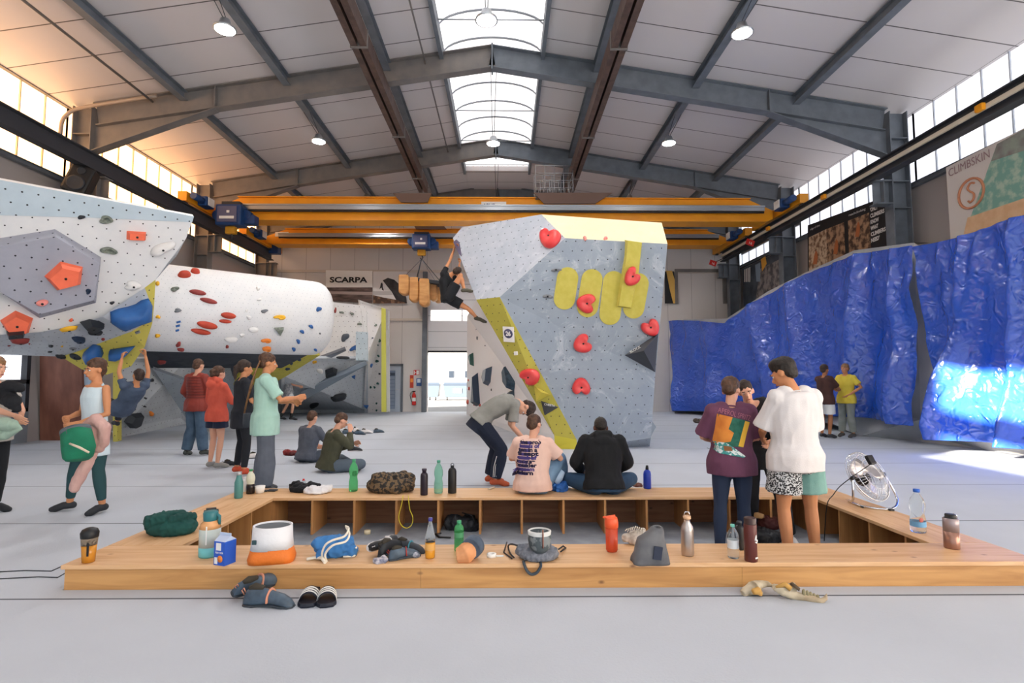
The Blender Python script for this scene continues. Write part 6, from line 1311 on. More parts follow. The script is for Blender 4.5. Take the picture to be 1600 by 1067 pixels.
def person(label, loc, face, h, pose=None, skin='fair', hair=('black', 'short'), top=None, bottom=None, shoes='#22252b', look=None, vs=.011, hands=(.5, .5), hd=(None, None), wk=1.0, legw=1.0, sock=None, group=None, lean=None, barefoot=False, glow=None):
    """pose overrides joints (metres for a 1.75 m figure, x right, y forward, z up)"""
    J = {k: V(v) for k, v in STAND.items()}
    if pose:
        for k, v in pose.items(): J[k] = V(v)
    s = h/1.75; M_ = Matrix.Translation(V(loc)) @ Matrix.Rotation(math.radians(face-90), 4, 'Z') @ Matrix.Scale(s, 4)
    t = thing('person', loc, label, 'person', group)
    sm = SK[skin]
    fwd = V(look).normalized() if look else V((0, 1, 0))
    up = (J['head']-J['neck']).normalized() if (J['head']-J['neck']).length > .02 else V((0, 0, 1))
    fwd = (fwd - up*fwd.dot(up)).normalized(); rt = fwd.cross(up)
    HM = Matrix((rt, fwd, up)).transposed(); HT = Matrix.Translation(J['head']) @ HM.to_4x4()
    # body
    mb = MB(); torso(mb, J, -.006, wk=wk)
    for a in 'LR':
        capsule(mb, [J['sh'+a], lerp(J['sh'+a], J['el'+a], .5), J['el'+a], lerp(J['el'+a], J['wr'+a], .3), J['wr'+a]], [.042, .042, .034, .036, .023])
        capsule(mb, [J['hi'+a], lerp(J['hi'+a], J['kn'+a], .5), J['kn'+a], lerp(J['kn'+a], J['an'+a], .3), J['an'+a]], [.088*legw, .076*legw, .052, .054*legw, .034])
        capsule(mb, [J['an'+a]+(J['an'+a]-J['to'+a])*.2+V((0, 0, -.03)), lerp(J['an'+a], J['to'+a], .5)+V((0, 0, -.005)), J['to'+a]], [.032, .034, .024])
    capsule(mb, [lerp(J['chest'], J['neck'], .8), J['neck'], lerp(J['neck'], J['head'], .6)], [.062, .052, .05])
    hb = MB(HT); hb.ball((0, -.012, .03), (.074, .094, .088)); hb.ball((0, .035, -.045), (.052, .056, .062)); hb.ball((0, .055, -.088), (.03, .028, .022)); hb.ball((0, .045, .0), (.058, .045, .06))
    hb.tube([(0, .088, .02), (0, .112, -.02), (0, .1, -.032)], [.009, .017, .012], 8)
    for q in (-1, 1): hb.ball((q*.076, -.005, -.005), (.012, .024, .033)); hb.ball((q*.03, .082, .03), (.02, .012, .008))
    hb.ball((0, .092, -.058), (.024, .012, .009))
    mb.add(hb.bm); hb.bm.free()
    out = voxel(mb, vs/s, 3)
    for f in out.bm.faces: f.material_index = 0
    # hands belong to the same body mesh
    for i, a in enumerate('LR'):
        d = hd[i] or (J['wr'+a]-J['el'+a]); nn = (V((1, 0, 0)) if a == 'L' else V((-1, 0, 0)))
        if abs(V(d).normalized().dot(nn)) > .85: nn = V((0, 0, -1))
        hm = hand(J['wr'+a], d, nn, 1 if a == 'L' else -1, 1, hands[i])
        out.add(hm.bm, None, True); hm.bm.free()
    e = MB(HT)
    e.mi = 1
    for q in (-1, 1): e.ball((q*.03, .078, .008), (.014, .012, .009), n=8)
    e.mi = 2
    for q in (-1, 1): e.ball((q*.03, .087, .008), (.006, .005, .006), n=8); e.box((q*.031, .093, .032), (.034, .008, .007))
    e.mi = 3; e.ball((0, .1, -.058), (.022, .006, .007), n=8)
    mp = {}
    for v in e.bm.verts: mp[v] = out.bm.verts.new(v.co)
    for f in e.bm.faces: g = out.bm.faces.new([mp[v] for v in f.verts]); g.material_index = f.material_index; g.smooth = True
    e.bm.free(); out.bm.transform(M_); out.build('body', [sm, EYEW, EYED, LIP], t, recalc=False)
    def cloth(mb, nm_, m, v=.011, amp=.006, f=9, sm_=4, lab=None):
        o = voxel(mb, max(v, vs)/s, sm_, wr(amp, f, len(label) % 7)); o.bm.transform(M_); o = o.build(nm_, m, t, recalc=False)
        if lab: o['label'] = lab
        return o
    # hair
    hc, hs = hair
    if hs != 'none':
        hb = MB(HT)
        hb.ball((0, -.022, .048), (.083, .1, .087)); hb.ball((0, -.06, .0), (.074, .058, .075))
        if hs == 'buzz': hb.bm.clear(); hb.ball((0, -.018, .038), (.078, .096, .088)); hb.ball((0, -.05, .01), (.072, .055, .06))
        if hs in ('thick', 'bun', 'tail', 'braid', 'dreads', 'long'): hb.ball((0, -.03, .06), (.09, .1, .088)); hb.ball((0, .04, .085), (.058, .035, .03))
        if hs == 'thick': hb.ball((-.02, .0, .095), (.075, .08, .055)); hb.ball((0, -.07, .05), (.082, .06, .08))
        if hs == 'bun': hb.ball((0, -.125, .02), (.055, .05, .05)); hb.ball((.01, -.13, -.03), (.045, .04, .05))
        if hs == 'tail': hb.tube([(0, -.1, .04), (0, -.14, .0), (0, -.13, -.1), (0, -.11, -.2)], [.03, .036, .03, .012], 10)
        if hs == 'long': hb.tube([(0, -.07, .04), (0, -.09, -.06), (0, -.09, -.18)], [.07, .08, .06], 12, flat=.6)
        amp = .006 if hs != 'buzz' else .001
        v_ = voxel(hb, .009, 2, lambda c: amp*noise.noise(V((c.x*40, c.y*40, c.z*18))))
        v_.bm.transform(M_); ho = v_.build('hair', HAIRM[hc], t, recalc=False)
        if hs in ('braid', 'dreads'):
            mb = MB(M_ @ HT)
            if hs == 'braid':
                pts = [(0.04, -.08, .0), (.07, -.09, -.08), (.075, -.06, -.17), (.08, -.03, -.27), (.08, -.02, -.36)]
                for k in range(14):
                    q = k/13*4; i = min(3, int(q)); c = lerp(pts[i], pts[i+1], q-i); mb.ball(c+V((.008*(-1)**k, 0, 0)), (.022*(1-.03*k), .02, .022), n=8)
                mb.build('braid', HAIRM[hc], ho, smooth=True)
            else:
                for k in range(11):
                    x = -.06+.012*k; L = .55+.12*((k*7) % 5)/4
                    mb.tube([(x, -.1, .02), (x*1.1, -.125, -.1), (x*.9-.02, -.15+.01*(k % 3), -.3), (x*.7-.03, -.16+.012*(k % 2), -L)], [.01, .011, .009, .005], 6)
                mb.build('dreadlocks', HAIRM['light'], ho)
    # upper garment
    if top:
        k = top; mb = MB(); g = k.get('g', .02); torso(mb, J, g, k.get('lo', -.1) if J['pel'].z > .3 else max(-.04, k.get('lo', -.04)), k.get('hi', .86), wk*k.get('wk', 1))
        L = k.get('sleeve', .55)
        if L > 0:
            for a in 'LR':
                el, wr_ = J['el'+a], J['wr'+a]; ru = .05+g*.62; sh_ = J['sh'+a] - up*(.006+g*.22) + (J['neck']-J['sh'+a]).normalized()*(.004+g*.2)
                mb.ball(sh_, ru+.008, n=10); mb.tube([sh_, lerp(sh_, J['neck'], .55)-up*.01], [ru*.92, .058+g*.5], 10); mb.ball(lerp(sh_, J['neck'], .5)-up*.01, .058+g*.5, n=10)
                if L <= 1: mb.tube([sh_, lerp(sh_, el, L*.5), lerp(sh_, el, L)], [ru, ru*1.0, ru*k.get('flare', 1.02)], 12)
                else:
                    e2 = lerp(el, wr_, L-1); ru = ru+g*.15; mb.tube([sh_, lerp(sh_, el, .5), el], [ru, ru*.92, ru*.82], 12); mb.ball(el, ru*.81, n=10); mb.tube([el, lerp(el, e2, .6), e2], [ru*.82, ru*.74, ru*.6], 12)
        else:
            for a in 'LR': mb.tube([lerp(J['sh'+a], J['neck'], .45)+V((0, .03, -.06)), lerp(J['sh'+a], J['neck'], .5)+V((0, -.01, .025)), lerp(J['sh'+a], J['neck'], .45)+V((0, -.06, -.06))], .014, 8)
        if k.get('hood'):
            bk0 = V((0, -1, .1)); mb.tube([J['neck']+V((.1, .02, .02)), J['neck']+V((.07, -.08, .045)), J['neck']+V((-.07, -.08, .045)), J['neck']+V((-.1, .02, .02))], [.04, .06, .06, .04], 12); mb.ball(J['neck']+V((0, -.12, -.03)), (.12, .065, .085))
        o = cloth(mb, k.get('n', 'shirt'), k['m'], amp=k.get('amp', .006), f=k.get('f', 9)); t['_shirt'] = 0; del t['_shirt']
        if k.get('collar'):
            mb = MB(M_); c = lerp(J['chest'], J['neck'], .82); mb.tube([c + rt*.072*math.cos(q) + fwd*.068*math.sin(q) + up*.01*math.sin(q) for q in (2*PI*j/16 for j in range(17))], .009, 6); mb.build('collar', k['m'], o)
    else: o = None
    if bottom:
        k = bottom; g = k.get('g', .012)
        def leg(a, m_, nm_, tor=True):
            mb = MB()
            L = k.get('L', 2.0); hi, kn, an = J['hi'+a], J['kn'+a], J['an'+a]; ru = .088*legw+g
            if tor: torso(mb, J, min(g, .014), -.05 if J['pel'].z < .3 else -.1, .16, wk)
            mb.ball(hi, ru, n=10); fl = k.get('flare', 1)
            if L <= 1: mb.tube([hi, lerp(hi, kn, L*.5), lerp(hi, kn, L)], [ru, ru*1.02, ru*fl], 12)
            else:
                e2 = lerp(kn, an, L-1); rk = (.052+g*1.15); mb.tube([hi, lerp(hi, kn, .5), kn], [ru, ru*.88, max(rk, ru*.62*fl)], 12); mb.ball(kn, max(rk, ru*.62*fl)*.99, n=10); mb.tube([kn, lerp(kn, e2, .35), e2], [max(rk, ru*.62*fl), (.056*legw+g)*fl, (.036+g)*max(1, fl*1.1)], 12)
            return mb
        mb = leg('L', None, ''); m2 = leg('R', None, '', False)
        if k.get('m2'):
            cloth(mb, k.get('n', 'trousers'), k['m'], amp=k.get('amp', .004)); cloth(m2, 'right_leg_cloth', k['m2'], amp=k.get('amp', .004), lab='sea green shorts leg')
        else: mb.add(m2.bm); m2.bm.free(); cloth(mb, k.get('n', 'trousers'), k['m'], amp=k.get('amp', .004))
    if not barefoot:
        for a in 'LR':
            an, to = J['an'+a], J['to'+a]; mb = MB(); heel = an + V((0, 0, -.035)) - (to-an).normalized()*.035
            capsule(mb, [heel, lerp(heel, to, .45)+V((0, 0, .015)), lerp(heel, to, .8), to], [.041, .044, .042, .03]); capsule(mb, [an, heel], [.04, .04])
            o2 = voxel(mb, max(.008, vs*.8)/s, 2)
            zmin = min(to.z, heel.z)-.032
            o2.bm.transform(M_); so = o2.build('shoe', mat('shoe_'+shoes.strip('#'), shoes, .6), t, recalc=False)
    if sock:
        for a in 'LR': MB(M_).tube([J['an'+a], lerp(J['an'+a], J['kn'+a], sock)], [.043, .05], 10).build('sock', BLACK, t)
    return t, J, M_, o
def decal(name, shirt, pts, m, M_, parent, dirn, thick=.003):
    """flat print pressed on a garment: polygon points (world) projected along dirn"""
    bvh = BVHTree.FromPolygons([v.co + wloc(shirt) for v in shirt.data.vertices], [tuple(p.vertices) for p in shirt.data.polygons]); dirn = V(dirn).normalized()
    bm = bmesh.new(); f = bm.faces.new([bm.verts.new(p) for p in pts]); bmesh.ops.triangulate(bm, faces=bm.faces); 
    for _ in range(3): bmesh.ops.subdivide_edges(bm, edges=[e for e in bm.edges if e.calc_length() > .03], cuts=1, use_grid_fill=True); bmesh.ops.triangulate(bm, faces=bm.faces)
    for v in bm.verts:
        h_ = bvh.ray_cast(v.co - dirn*.5, dirn)
        if h_[0] is not None: v.co = h_[0] - dirn*thick
    mb = MB(); mb.bm.free(); mb.bm = bm; return mb.build(name, m, parent, smooth=True, recalc=False)
def wrap(o, shirt, dirn, thick=.004):
    bvh = BVHTree.FromPolygons([v.co + wloc(shirt) for v in shirt.data.vertices], [tuple(p.vertices) for p in shirt.data.polygons]); dirn = V(dirn).normalized(); off = wloc(o)
    for v in o.data.vertices:
        w = v.co + off; h_ = bvh.ray_cast(w - dirn*.5, dirn)
        if h_[0] is not None: v.co = h_[0] - dirn*thick - off
def cm(name, col, col2=None, sc_=8, rough=.9): return mat('cloth_'+name, col, rough, 0, col2, sc_, bump=.15, bscale=120)
def gnd(px, py, z=0): return on(px, py, z)
# 1 person at the left frame edge, pointing
p = gnd(-22, 803); person('person at the left edge in black trousers pointing right, black garment over the arm', p, 350, 1.72, dict(elR=(.24, .3, 1.2), wrR=(.2, .56, 1.12), elL=(-.22, .12, 1.16), wrL=(-.1, .28, 1.12), knR=(.12, -.05, .52)), 'fair', ('light', 'tail'),
    dict(m=cm('oat', '#a9a49c'), sleeve=.5), dict(m=cm('black', '#17181c'), L=1.95), hands=(.6, .25), hd=(None, (0, 1, -.5)), vs=.009)
# 2 woman with tank top
p = gnd(140, 801); tw, J2, M2_, s2 = person('person in white tank top and dark green leggings holding a green bag', p, 244, 1.70, dict(pel=(-.02, 0, .96), hiR=(.08, 0, .92), hiL=(-.115, 0, .92), knR=(.22, .06, .51), anR=(.34, .04, .085), toR=(.44, .17, .03), knL=(-.13, .0, .5), anL=(-.13, -.06, .085), toL=(-.17, .11, .03),
    elR=(.22, .02, 1.15), wrR=(.08, .22, 1.1), elL=(-.25, .0, 1.14), wrL=(-.1, .22, 1.04)), 'warm', ('brown', 'braid'), dict(m=cm('tank_ice', '#c3d4dc'), sleeve=0, g=.008, lo=-.2, hi=.76, n='tank_top', amp=.004), dict(m=cm('leggings_green', '#26484c'), g=.006, L=1.85, n='leggings', amp=.001), '#25282d', (0, 1, -.1), vs=.009, legw=1.08, hands=(.9, .9), wk=.93)
hp_ = M2_ @ V((0, .3, 1.02))
t = heap('jacket', 120, 170, 655, 700, hp_.z-.12, cm('dusty_pink', '#c9a49c', '#b8928b'), 'dusty pink jacket draped over the arm of the tank top person', 'jacket', 41, 7, .009, r=.3) if 0 else None
def blob(name, parts, m, label, cat, vs=.009, amp=.008, f=14, sm_=3):
    mb = MB()
    for pts, r in parts: capsule(mb, [V(q) for q in pts], r if isinstance(r, list) else [r]*len(pts))
    o = voxel(mb, vs, sm_, wr(amp, f, 3)).build(name, m, recalc=False); return tag(o, label, cat)
Yj = 5.62
blob('jacket', [([at(136, 663, Yj), at(150, 655, Yj-.02), at(163, 668, Yj-.02), at(162, 692, Yj)], [.045, .06, .06, .05]), ([at(140, 662, Yj), at(150, 680, Yj), at(155, 700, Yj)], [.05, .07, .05]), ([at(148, 700, Yj+.03), at(136, 725, Yj+.02), at(123, 748, Yj), at(117, 762, Yj)], [.045, .055, .055, .05])], cm('dusty_pink', '#c9a49c', '#b8928b', 5), 'dusty pink jacket hanging from the arms of the person in the tank top', 'jacket')
t = thing('chalk_bag', at(123, 690, Yj-.15), 'green chalk bucket bag held by the person in the tank top', 'bag')
mb = MB(); R1 = [(98, 679), (137, 664)]
def ell(cx, cy, w, hh, rot, Yc, n=20):
    o = []
    for k in range(n):
        a = 2*PI*k/n; x = w*math.cos(a); y = hh*math.sin(a); q = at(cx + x*math.cos(rot)-y*math.sin(rot), cy + x*math.sin(rot)+y*math.cos(rot), Yc); o.append(V((q.x, q.y + (-.0 + .1*math.sin(a)), q.z)))
    return o
mb.loft([ell(121, 719, 14, 3, -.2, Yj-.15), ell(122, 714, 21, 6, -.25, Yj-.15), ell(123, 700, 25, 7, -.3, Yj-.17), ell(119, 675, 22, 6, -.38, Yj-.17)], smooth=True); mb.build('pouch', cm('emerald', '#1f7f5e', '#1a6e52', 6), t)
MB().loft([ell(119, 677, 22.6, 6.4, -.38, Yj-.17), ell(118, 671, 22.4, 6.2, -.38, Yj-.17), ell(118, 671.5, 19, 4.6, -.38, Yj-.17), ell(119, 680, 17, 4, -.38, Yj-.17)]).build('rim', mat('rim_slate', '#5d666c', .8), t)
MB().tube([at(109, 693, Yj-.31), at(124, 699, Yj-.33), at(139, 707, Yj-.31)], [.01, .012, .01], 8).build('brush', mat('brush_cream', '#d5c6b0', .6), t)
# black garment and sage bag of person 1
Y1 = 5.75
blob('sweater', [([at(-8, 612, Y1), at(14, 602, Y1-.03), at(30, 606, Y1-.03)], [.05, .06, .05]), ([at(2, 620, Y1), at(20, 628, Y1-.04), at(28, 640, Y1-.03)], [.06, .075, .03]), ([at(10, 610, Y1), at(20, 625, Y1)], [.06, .06])], cm('black', '#17181c'), 'black garment hanging over the arm of the person at the left edge', 'sweater')
t = blob('tote_bag', [([at(-10, 662, Y1), at(6, 662, Y1-.05), at(18, 664, Y1-.05), at(33, 668, Y1-.03)], [.06, .07, .06, .012]), ([at(-8, 680, Y1), at(8, 680, Y1-.03), at(34, 670, Y1-.03)], [.06, .05, .012])], cm('sage', '#9db3a3', '#8ba393', 6), 'sage green bag held by the person at the left edge', 'bag', amp=.005)
# 3 climber hanging under the overhang
p = at(205, 640, 9.6); person('climber in blue-grey shirt hanging with both arms up under the yellow facet', (p.x, p.y, p.z-.95), 150, 1.75, dict(pel=(0, .25, 1.02), waist=(0, .13, 1.1), chest=(0, -.02, 1.24), neck=(0, -.12, 1.4), head=(0, -.17, 1.54), shL=(-.18, -.08, 1.37), shR=(.18, -.08, 1.37), elL=(-.22, -.0, 1.6), wrL=(-.16, .05, 1.84), elR=(.24, -.02, 1.62), wrR=(.2, .02, 1.9),
    hiL=(-.1, .28, 1.0), hiR=(.1, .28, 1.0), knL=(-.16, .62, 1.12), knR=(.16, .62, 1.05), anL=(-.14, .72, .74), anR=(.14, .76, .7), toL=(-.15, .88, .7), toR=(.15, .92, .68)), 'warm', ('dark', 'short'), dict(m=cm('slate_blue', '#4b5a70', '#3d4a5e', 5), sleeve=.5), dict(m=cm('charcoal', '#2c2f36'), L=1.9), hands=(.9, 1.1), vs=.014)
# 4 red puffer
p = gnd(304, 712); t4, J4, M4, s4 = person('person in brick red quilted jacket and jeans standing under the barrel, back turned', p, 75, 1.86, dict(elR=(.26, .02, 1.14), wrR=(.15, .16, 1.0), elL=(-.27, -.02, 1.16), wrL=(-.2, .14, .98), anL=(-.14, -.05, .085), toL=(-.2, .12, .03), anR=(.14, .05, .085), toR=(.2, .2, .03)), 'fair', ('brown', 'short'),
    dict(m=mat('quilted_red', '#8c3325', .6, 0, '#7a2a20', 4), g=.035, sleeve=1.95, n='quilted_jacket', amp=.008), dict(m=cm('jeans', '#4d6377', '#3c5064', 6), g=.03, L=1.95, flare=1.2, n='jeans'), '#3e423e', vs=.014)
for k in range(8):
    z = 1.06 + k*.052; c = M4 @ V((0, -.0, z)); 
    MB(M4).tube([(.2*math.cos(a)*(1 if k < 6 else .96), .01+.158*math.sin(a), z) for a in (PI + PI*j/14 for j in range(15))], .006, 5).build('quilt_seam', mat('seam_dark_red', '#5e2018', .7), s4)
# 5 coral hoodie
p = gnd(336, 731); person('person in coral hoodie and navy shorts standing left of the black shirt person', p, 60, 1.68, dict(elR=(.2, .14, 1.16), wrR=(.08, .3, 1.12), elL=(-.26, .0, 1.16), wrL=(-.22, .14, .95)), 'fair', ('brown', 'bun'), dict(m=cm('coral', '#d8604a', '#cc5542', 6), g=.028, sleeve=1.95, hood=True, n='hoodie'), dict(m=cm('navy', '#20273c'), g=.03, L=.55, flare=1.1, n='shorts'), '#8c8a86', vs=.012)
# 6 black shirt
p = gnd(376, 741); person('person in black shirt and black leggings with orange climbing shoes', p, 40, 1.76, dict(elR=(.24, .06, 1.14), wrR=(.14, .26, 1.04), elL=(-.25, .06, 1.14), wrL=(-.1, .26, 1.08), anL=(-.17, -.02, .085), toL=(-.22, .15, .03), anR=(.16, .0, .085), toR=(.2, .17, .03), knL=(-.14, .03, .51), knR=(.14, .04, .51)), 'warm', ('dark', 'tail'), dict(m=cm('ink', '#23262e', '#1c1f26', 5), g=.026, sleeve=.85, n='t_shirt', lo=-.16), dict(m=cm('black_tight', '#1d1f25'), g=.008, L=1.9, n='leggings', amp=.001), '#c04a2c', vs=.011)
t = thing('chalk_bag', at(390, 655, 8.2), 'dark grey chalk bucket held by the person in the black shirt', 'bag'); c = at(388, 667, 8.0); MB().lathe([(.07, 0), (.08, .05), (.075, .2), (.06, .2), (.05, .1)], c, 18, sy=.8).build('pouch', cm('graphite_pouch', '#3a4048'), t)
# 7 mint t shirt
p = gnd(411, 769); t7, J7, M7, s7 = person('person in mint t-shirt and wide grey trousers with long dreadlocks', p, 25, 1.81, dict(elR=(.27, .16, 1.18), wrR=(.12, .37, 1.2), elL=(-.24, .14, 1.14), wrL=(-.06, .34, 1.14), anR=(.12, .0, .085), anL=(-.12, -.02, .085)), 'warm', ('brown', 'dreads'), dict(m=cm('mint', '#a8cdc0', '#9cc3b6', 5), g=.034, sleeve=.85, flare=1.12, lo=-.15, n='t_shirt', collar=True), dict(m=cm('grey_twill', '#5f6570', '#555b66', 5), g=.035, L=1.97, flare=1.35, n='wide_trousers'), '#4a4d52', vs=.011, hands=(.6, .3))
bk_ = M7 @ V((0, -.2, 1.25)); fwd7 = (M7.to_3x3() @ V((0, 1, 0))).normalized(); rt7 = (M7.to_3x3() @ V((1, 0, 0))).normalized()
o = text('back_print', 'BOULDER', .075, M7 @ V((-.03, -.25, 1.36)), V((0, 0, -1)), rt7, mat('print_slate', '#4d6b6b', .8), s7, .0005); wrap(o, s7, fwd7)
# 8 far person in patterned shirt
p = gnd(450, 656); person('distant person in pale patterned shirt and white shorts with raised arm', p, 20, 1.85, dict(elL=(-.2, .2, 1.42), wrL=(-.14, .34, 1.6), elR=(.24, .12, 1.2), wrR=(.15, .33, 1.15), knR=(.15, .15, .52), anR=(.16, .1, .085), toR=(.17, .28, .03), anL=(-.2, -.25, .085), toL=(-.2, -.08, .03), knL=(-.14, -.05, .5)), 'fair', ('light', 'short'), dict(m=cm('pattern_pale', '#b4b6bc', '#7f838c', 18), g=.03, sleeve=.6), dict(m=cm('white_cotton', '#e2e2e4'), g=.03, L=.75, n='shorts'), '#2b2d33', vs=.018, sock=.35)
# seated pose on the floor
SITX = dict(pel=(0, 0, .1), waist=(0, .03, .24), chest=(0, .08, .44), neck=(0, .11, .63), head=(0, .15, .78), shL=(-.18, .1, .57), shR=(.18, .1, .57), hiL=(-.1, .03, .09), hiR=(.1, .03, .09), knL=(-.34, .3, .14), knR=(.34, .3, .14), anL=(.12, .38, .06), anR=(-.12, .45, .06), toL=(.27, .42, .05), toR=(-.27, .5, .05), elL=(-.27, .2, .36), elR=(.27, .2, .36), wrL=(-.12, .38, .26), wrR=(.12, .38, .26))
p = gnd(478, 722); person('person in grey shirt sitting on the mat left of the olive sweater', p, 70, 1.75, SITX, 'fair', ('brown', 'short'), dict(m=cm('grey_marl', '#5a5f69', '#4f545e', 8), g=.03, sleeve=1.4), dict(m=cm('slate_trousers', '#4b535e'), g=.02, L=1.9), '#8a5a52', vs=.013)
p = gnd(512, 737); person('person in olive sweater sitting cross-legged on the mat facing right', p, 35, 1.8, dict(SITX, elR=(.24, .26, .4), wrR=(.12, .3, .62), elL=(-.22, .28, .34), wrL=(-.05, .42, .4), head=(0, .2, .78), knR=(.3, .42, .12)), 'fair', ('brown', 'short'), dict(m=cm('olive', '#4a4a38', '#3f4031', 6), g=.036, sleeve=1.9, n='sweater', lo=-.08), dict(m=cm('slate_trousers2', '#5a6672'), g=.025, L=1.95), '#3a3d44', vs=.012)
# 11 climber on the boulder
Yc = 12.15; o0 = at(706, 466, Yc)
def C(px, py, dy=0): q = at(px, py, Yc+dy); return tuple((q - o0))
person('climber in black shirt and shorts hanging from the left edge of the boulder', o0, 90, 1.75, dict(pel=C(699, 466), waist=C(696, 453), chest=C(696, 440, .02), neck=C(705, 429, .02), head=C(713, 424, .0), shL=C(692, 428, -.12), shR=C(707, 435, .18), elL=C(703, 407, -.05), wrL=C(710, 388, .0), elR=C(716, 425, .2), wrR=C(718, 412, .1),
    hiL=C(701, 464, -.1), hiR=C(703, 467, .1), knL=C(720, 430, -.12), anL=C(725, 452, -.1), toL=C(738, 455, -.05), knR=C(731, 482, .1), anR=C(745, 496, .05), toR=C(759, 503, .0)), 'warm', ('dark', 'short'), dict(m=cm('black_tee', '#15171b'), g=.02, sleeve=.5), dict(m=cm('black_shorts', '#191b20'), g=.035, L=.62, n='shorts'), '#4a4638', look=(.3, .9, .3), vs=.014, hands=(1.1, 1.1), hd=((.3, .2, 1), (.2, .2, 1)))
# 12 bent over man
p = gnd(780, 757); t12, J12, M12, s12 = person('person in grey t-shirt and navy track trousers bending forward over the seated man', p, 8, 1.78, dict(pel=(0, -.27, .88), waist=(0, -.17, 1.0), chest=(0, .06, 1.12), neck=(0, .26, 1.14), head=(0, .37, 1.06), shL=(-.18, .2, 1.08), shR=(.18, .2, 1.08), elL=(-.2, .18, .82), elR=(.2, .16, .82), wrL=(-.14, .34, .62), wrR=(.14, .36, .6), hiL=(-.1, -.26, .84), hiR=(.1, -.26, .84), knL=(-.12, -.02, .5), knR=(.12, .02, .5), anL=(-.12, -.12, .085), anR=(.12, -.08, .085), toL=(-.13, .06, .03), toR=(.13, .1, .03)),
    'fair', ('dark', 'thick'), dict(m=cm('stone_grey', '#8f8f8a', '#83837e', 5), g=.03, sleeve=.8, flare=1.15, n='t_shirt', hi=.88, lo=-.02), dict(m=cm('track_navy', '#1c2436'), g=.03, L=1.92, flare=1.15, n='track_trousers'), '#c45a34', look=(.1, .5, -1), vs=.011)
for k in range(3):
    o = MB(M12).tube([(.2, -.06+k*.022, .42), (.2, -.1+k*.022, .28), (.2, -.11+k*.022, .14)], .005, 5).build('white_stripe', WHITEP, t12)
# 13 seated pink shirt
p = gnd(832, 770, BT); t13, J13, M13, s13 = person('person in pale pink t-shirt with purple back lettering sitting on back bench', p, 82, 1.76, dict(pel=(0, 0, .1), waist=(0, .0, .24), chest=(.0, .06, .44), neck=(0, .1, .62), head=(.01, .16, .76), shL=(-.185, .08, .56), shR=(.185, .08, .56), hiL=(-.1, .03, .09), hiR=(.1, .03, .09), knL=(-.12, .36, .26), knR=(.3, .26, .36), anL=(-.05, .62, .0), anR=(.32, .5, .02), toL=(-.05, .78, -.05), toR=(.34, .66, -.04), elL=(-.27, .18, .36), elR=(.32, .12, .38), wrL=(-.1, .38, .34), wrR=(.2, .3, .46)),
    'fair', ('brown', 'short'), dict(m=cm('shell_pink', '#e6c3b4', '#dfb9a9', 4), g=.04, sleeve=.8, flare=1.15, n='t_shirt', lo=-.08, hi=.88), dict(m=cm('light_jeans', '#7391ad', '#5f7d9b', 7), g=.028, L=1.95, flare=1.15, n='jeans'), '#d6d2ce', look=(.5, 1, -.7), vs=.01)
PU = mat('print_purple', '#4a3c7c', .8); INK = mat('print_ink', '#221c3c', .8)
fw = (M13.to_3x3() @ V((0, 1, 0))).normalized(); rt_ = (M13.to_3x3() @ V((1, 0, 0))).normalized(); upv = (fw*.12+V((0, 0, 1))).normalized()
for k, s_ in enumerate(('the prob', 'lem is of', 'ten in a', 'fi sept', 'embef', 'nzr', 'boulder', 'zoosem', 'uldern')):
    o = text('back_print', s_, .062, M13 @ V((-.14-.008*k, -.25, .565-k*.042)), rt_, upv, INK if k % 3 != 1 else PU, s13, .0005, fit=.25-.012*(k % 3), bold=.003); wrap(o, s13, fw)
    q0 = M13 @ V((-.13-.006*k, -.25, .56-k*.042)); w_ = .13-.01*(k % 2)
    decal('print_shade', s13, [q0, q0+rt_*w_, q0+rt_*w_+V((0, 0, .034)), q0+V((0, 0, .034))], PU, M13, s13, fw, .0025)
# 14 black hoodie
p = gnd(944, 772, BT); t14, J14, M14, s14 = person('person in black hoodie and blue jeans sitting cross-legged on the back bench', p, 90, 1.8, dict(SITX, head=(0, .18, .715), neck=(0, .12, .6), shL=(-.2, .1, .58), shR=(.2, .1, .58), elL=(-.3, .14, .33), elR=(.3, .14, .33), wrL=(-.2, .36, .2), wrR=(.2, .36, .2), knL=(-.36, .26, .12), knR=(.36, .26, .12)), 'dark', ('black', 'buzz'), dict(m=cm('hoodie_black', '#1b1c1f', '#151618', 5), g=.05, sleeve=1.95, hood=True, n='hoodie', lo=-.03), dict(m=cm('jeans_blue', '#35506a', '#2c4560', 7), g=.025, L=1.95, n='jeans'), '#22252b', look=(0, 1, -.5), vs=.01)
# 15 purple t shirt woman, standing in the pit
p = at(1147, 850, 5.35); p = V((p.x, 5.35, -.23)); t15, J15, M15, s15 = person('person in purple t-shirt with orange and green back print standing in the pit', p, 84, 1.73, dict(elR=(.27, .06, 1.16), wrR=(.15, .28, 1.1), elL=(-.25, .1, 1.16), wrL=(-.1, .28, 1.1), head=(.03, .06, 1.62), knL=(-.12, .0, .51), knR=(.1, .0, .51), anL=(-.15, -.05, .085), anR=(.11, -.03, .085)), 'fair', ('brown', 'bun'),
    dict(m=cm('plum', '#6c4058', '#60384f', 5), g=.045, sleeve=.9, flare=1.2, lo=-.1, n='t_shirt', hi=.9, collar=True), dict(m=cm('navy_leggings', '#28344c'), g=.008, L=1.9, n='leggings', amp=.001), '#22252b', look=(.7, 1, -.2), vs=.01, legw=1.05)
fw = (M15.to_3x3() @ V((0, 1, 0))).normalized()
def bp(px, py): q = at(px, py, 5.1); return q
def dc(pts, m, nm='back_print', th=.003): return decal(nm, s15, [bp(*c) for c in pts], m, M15, s15, fw, th)
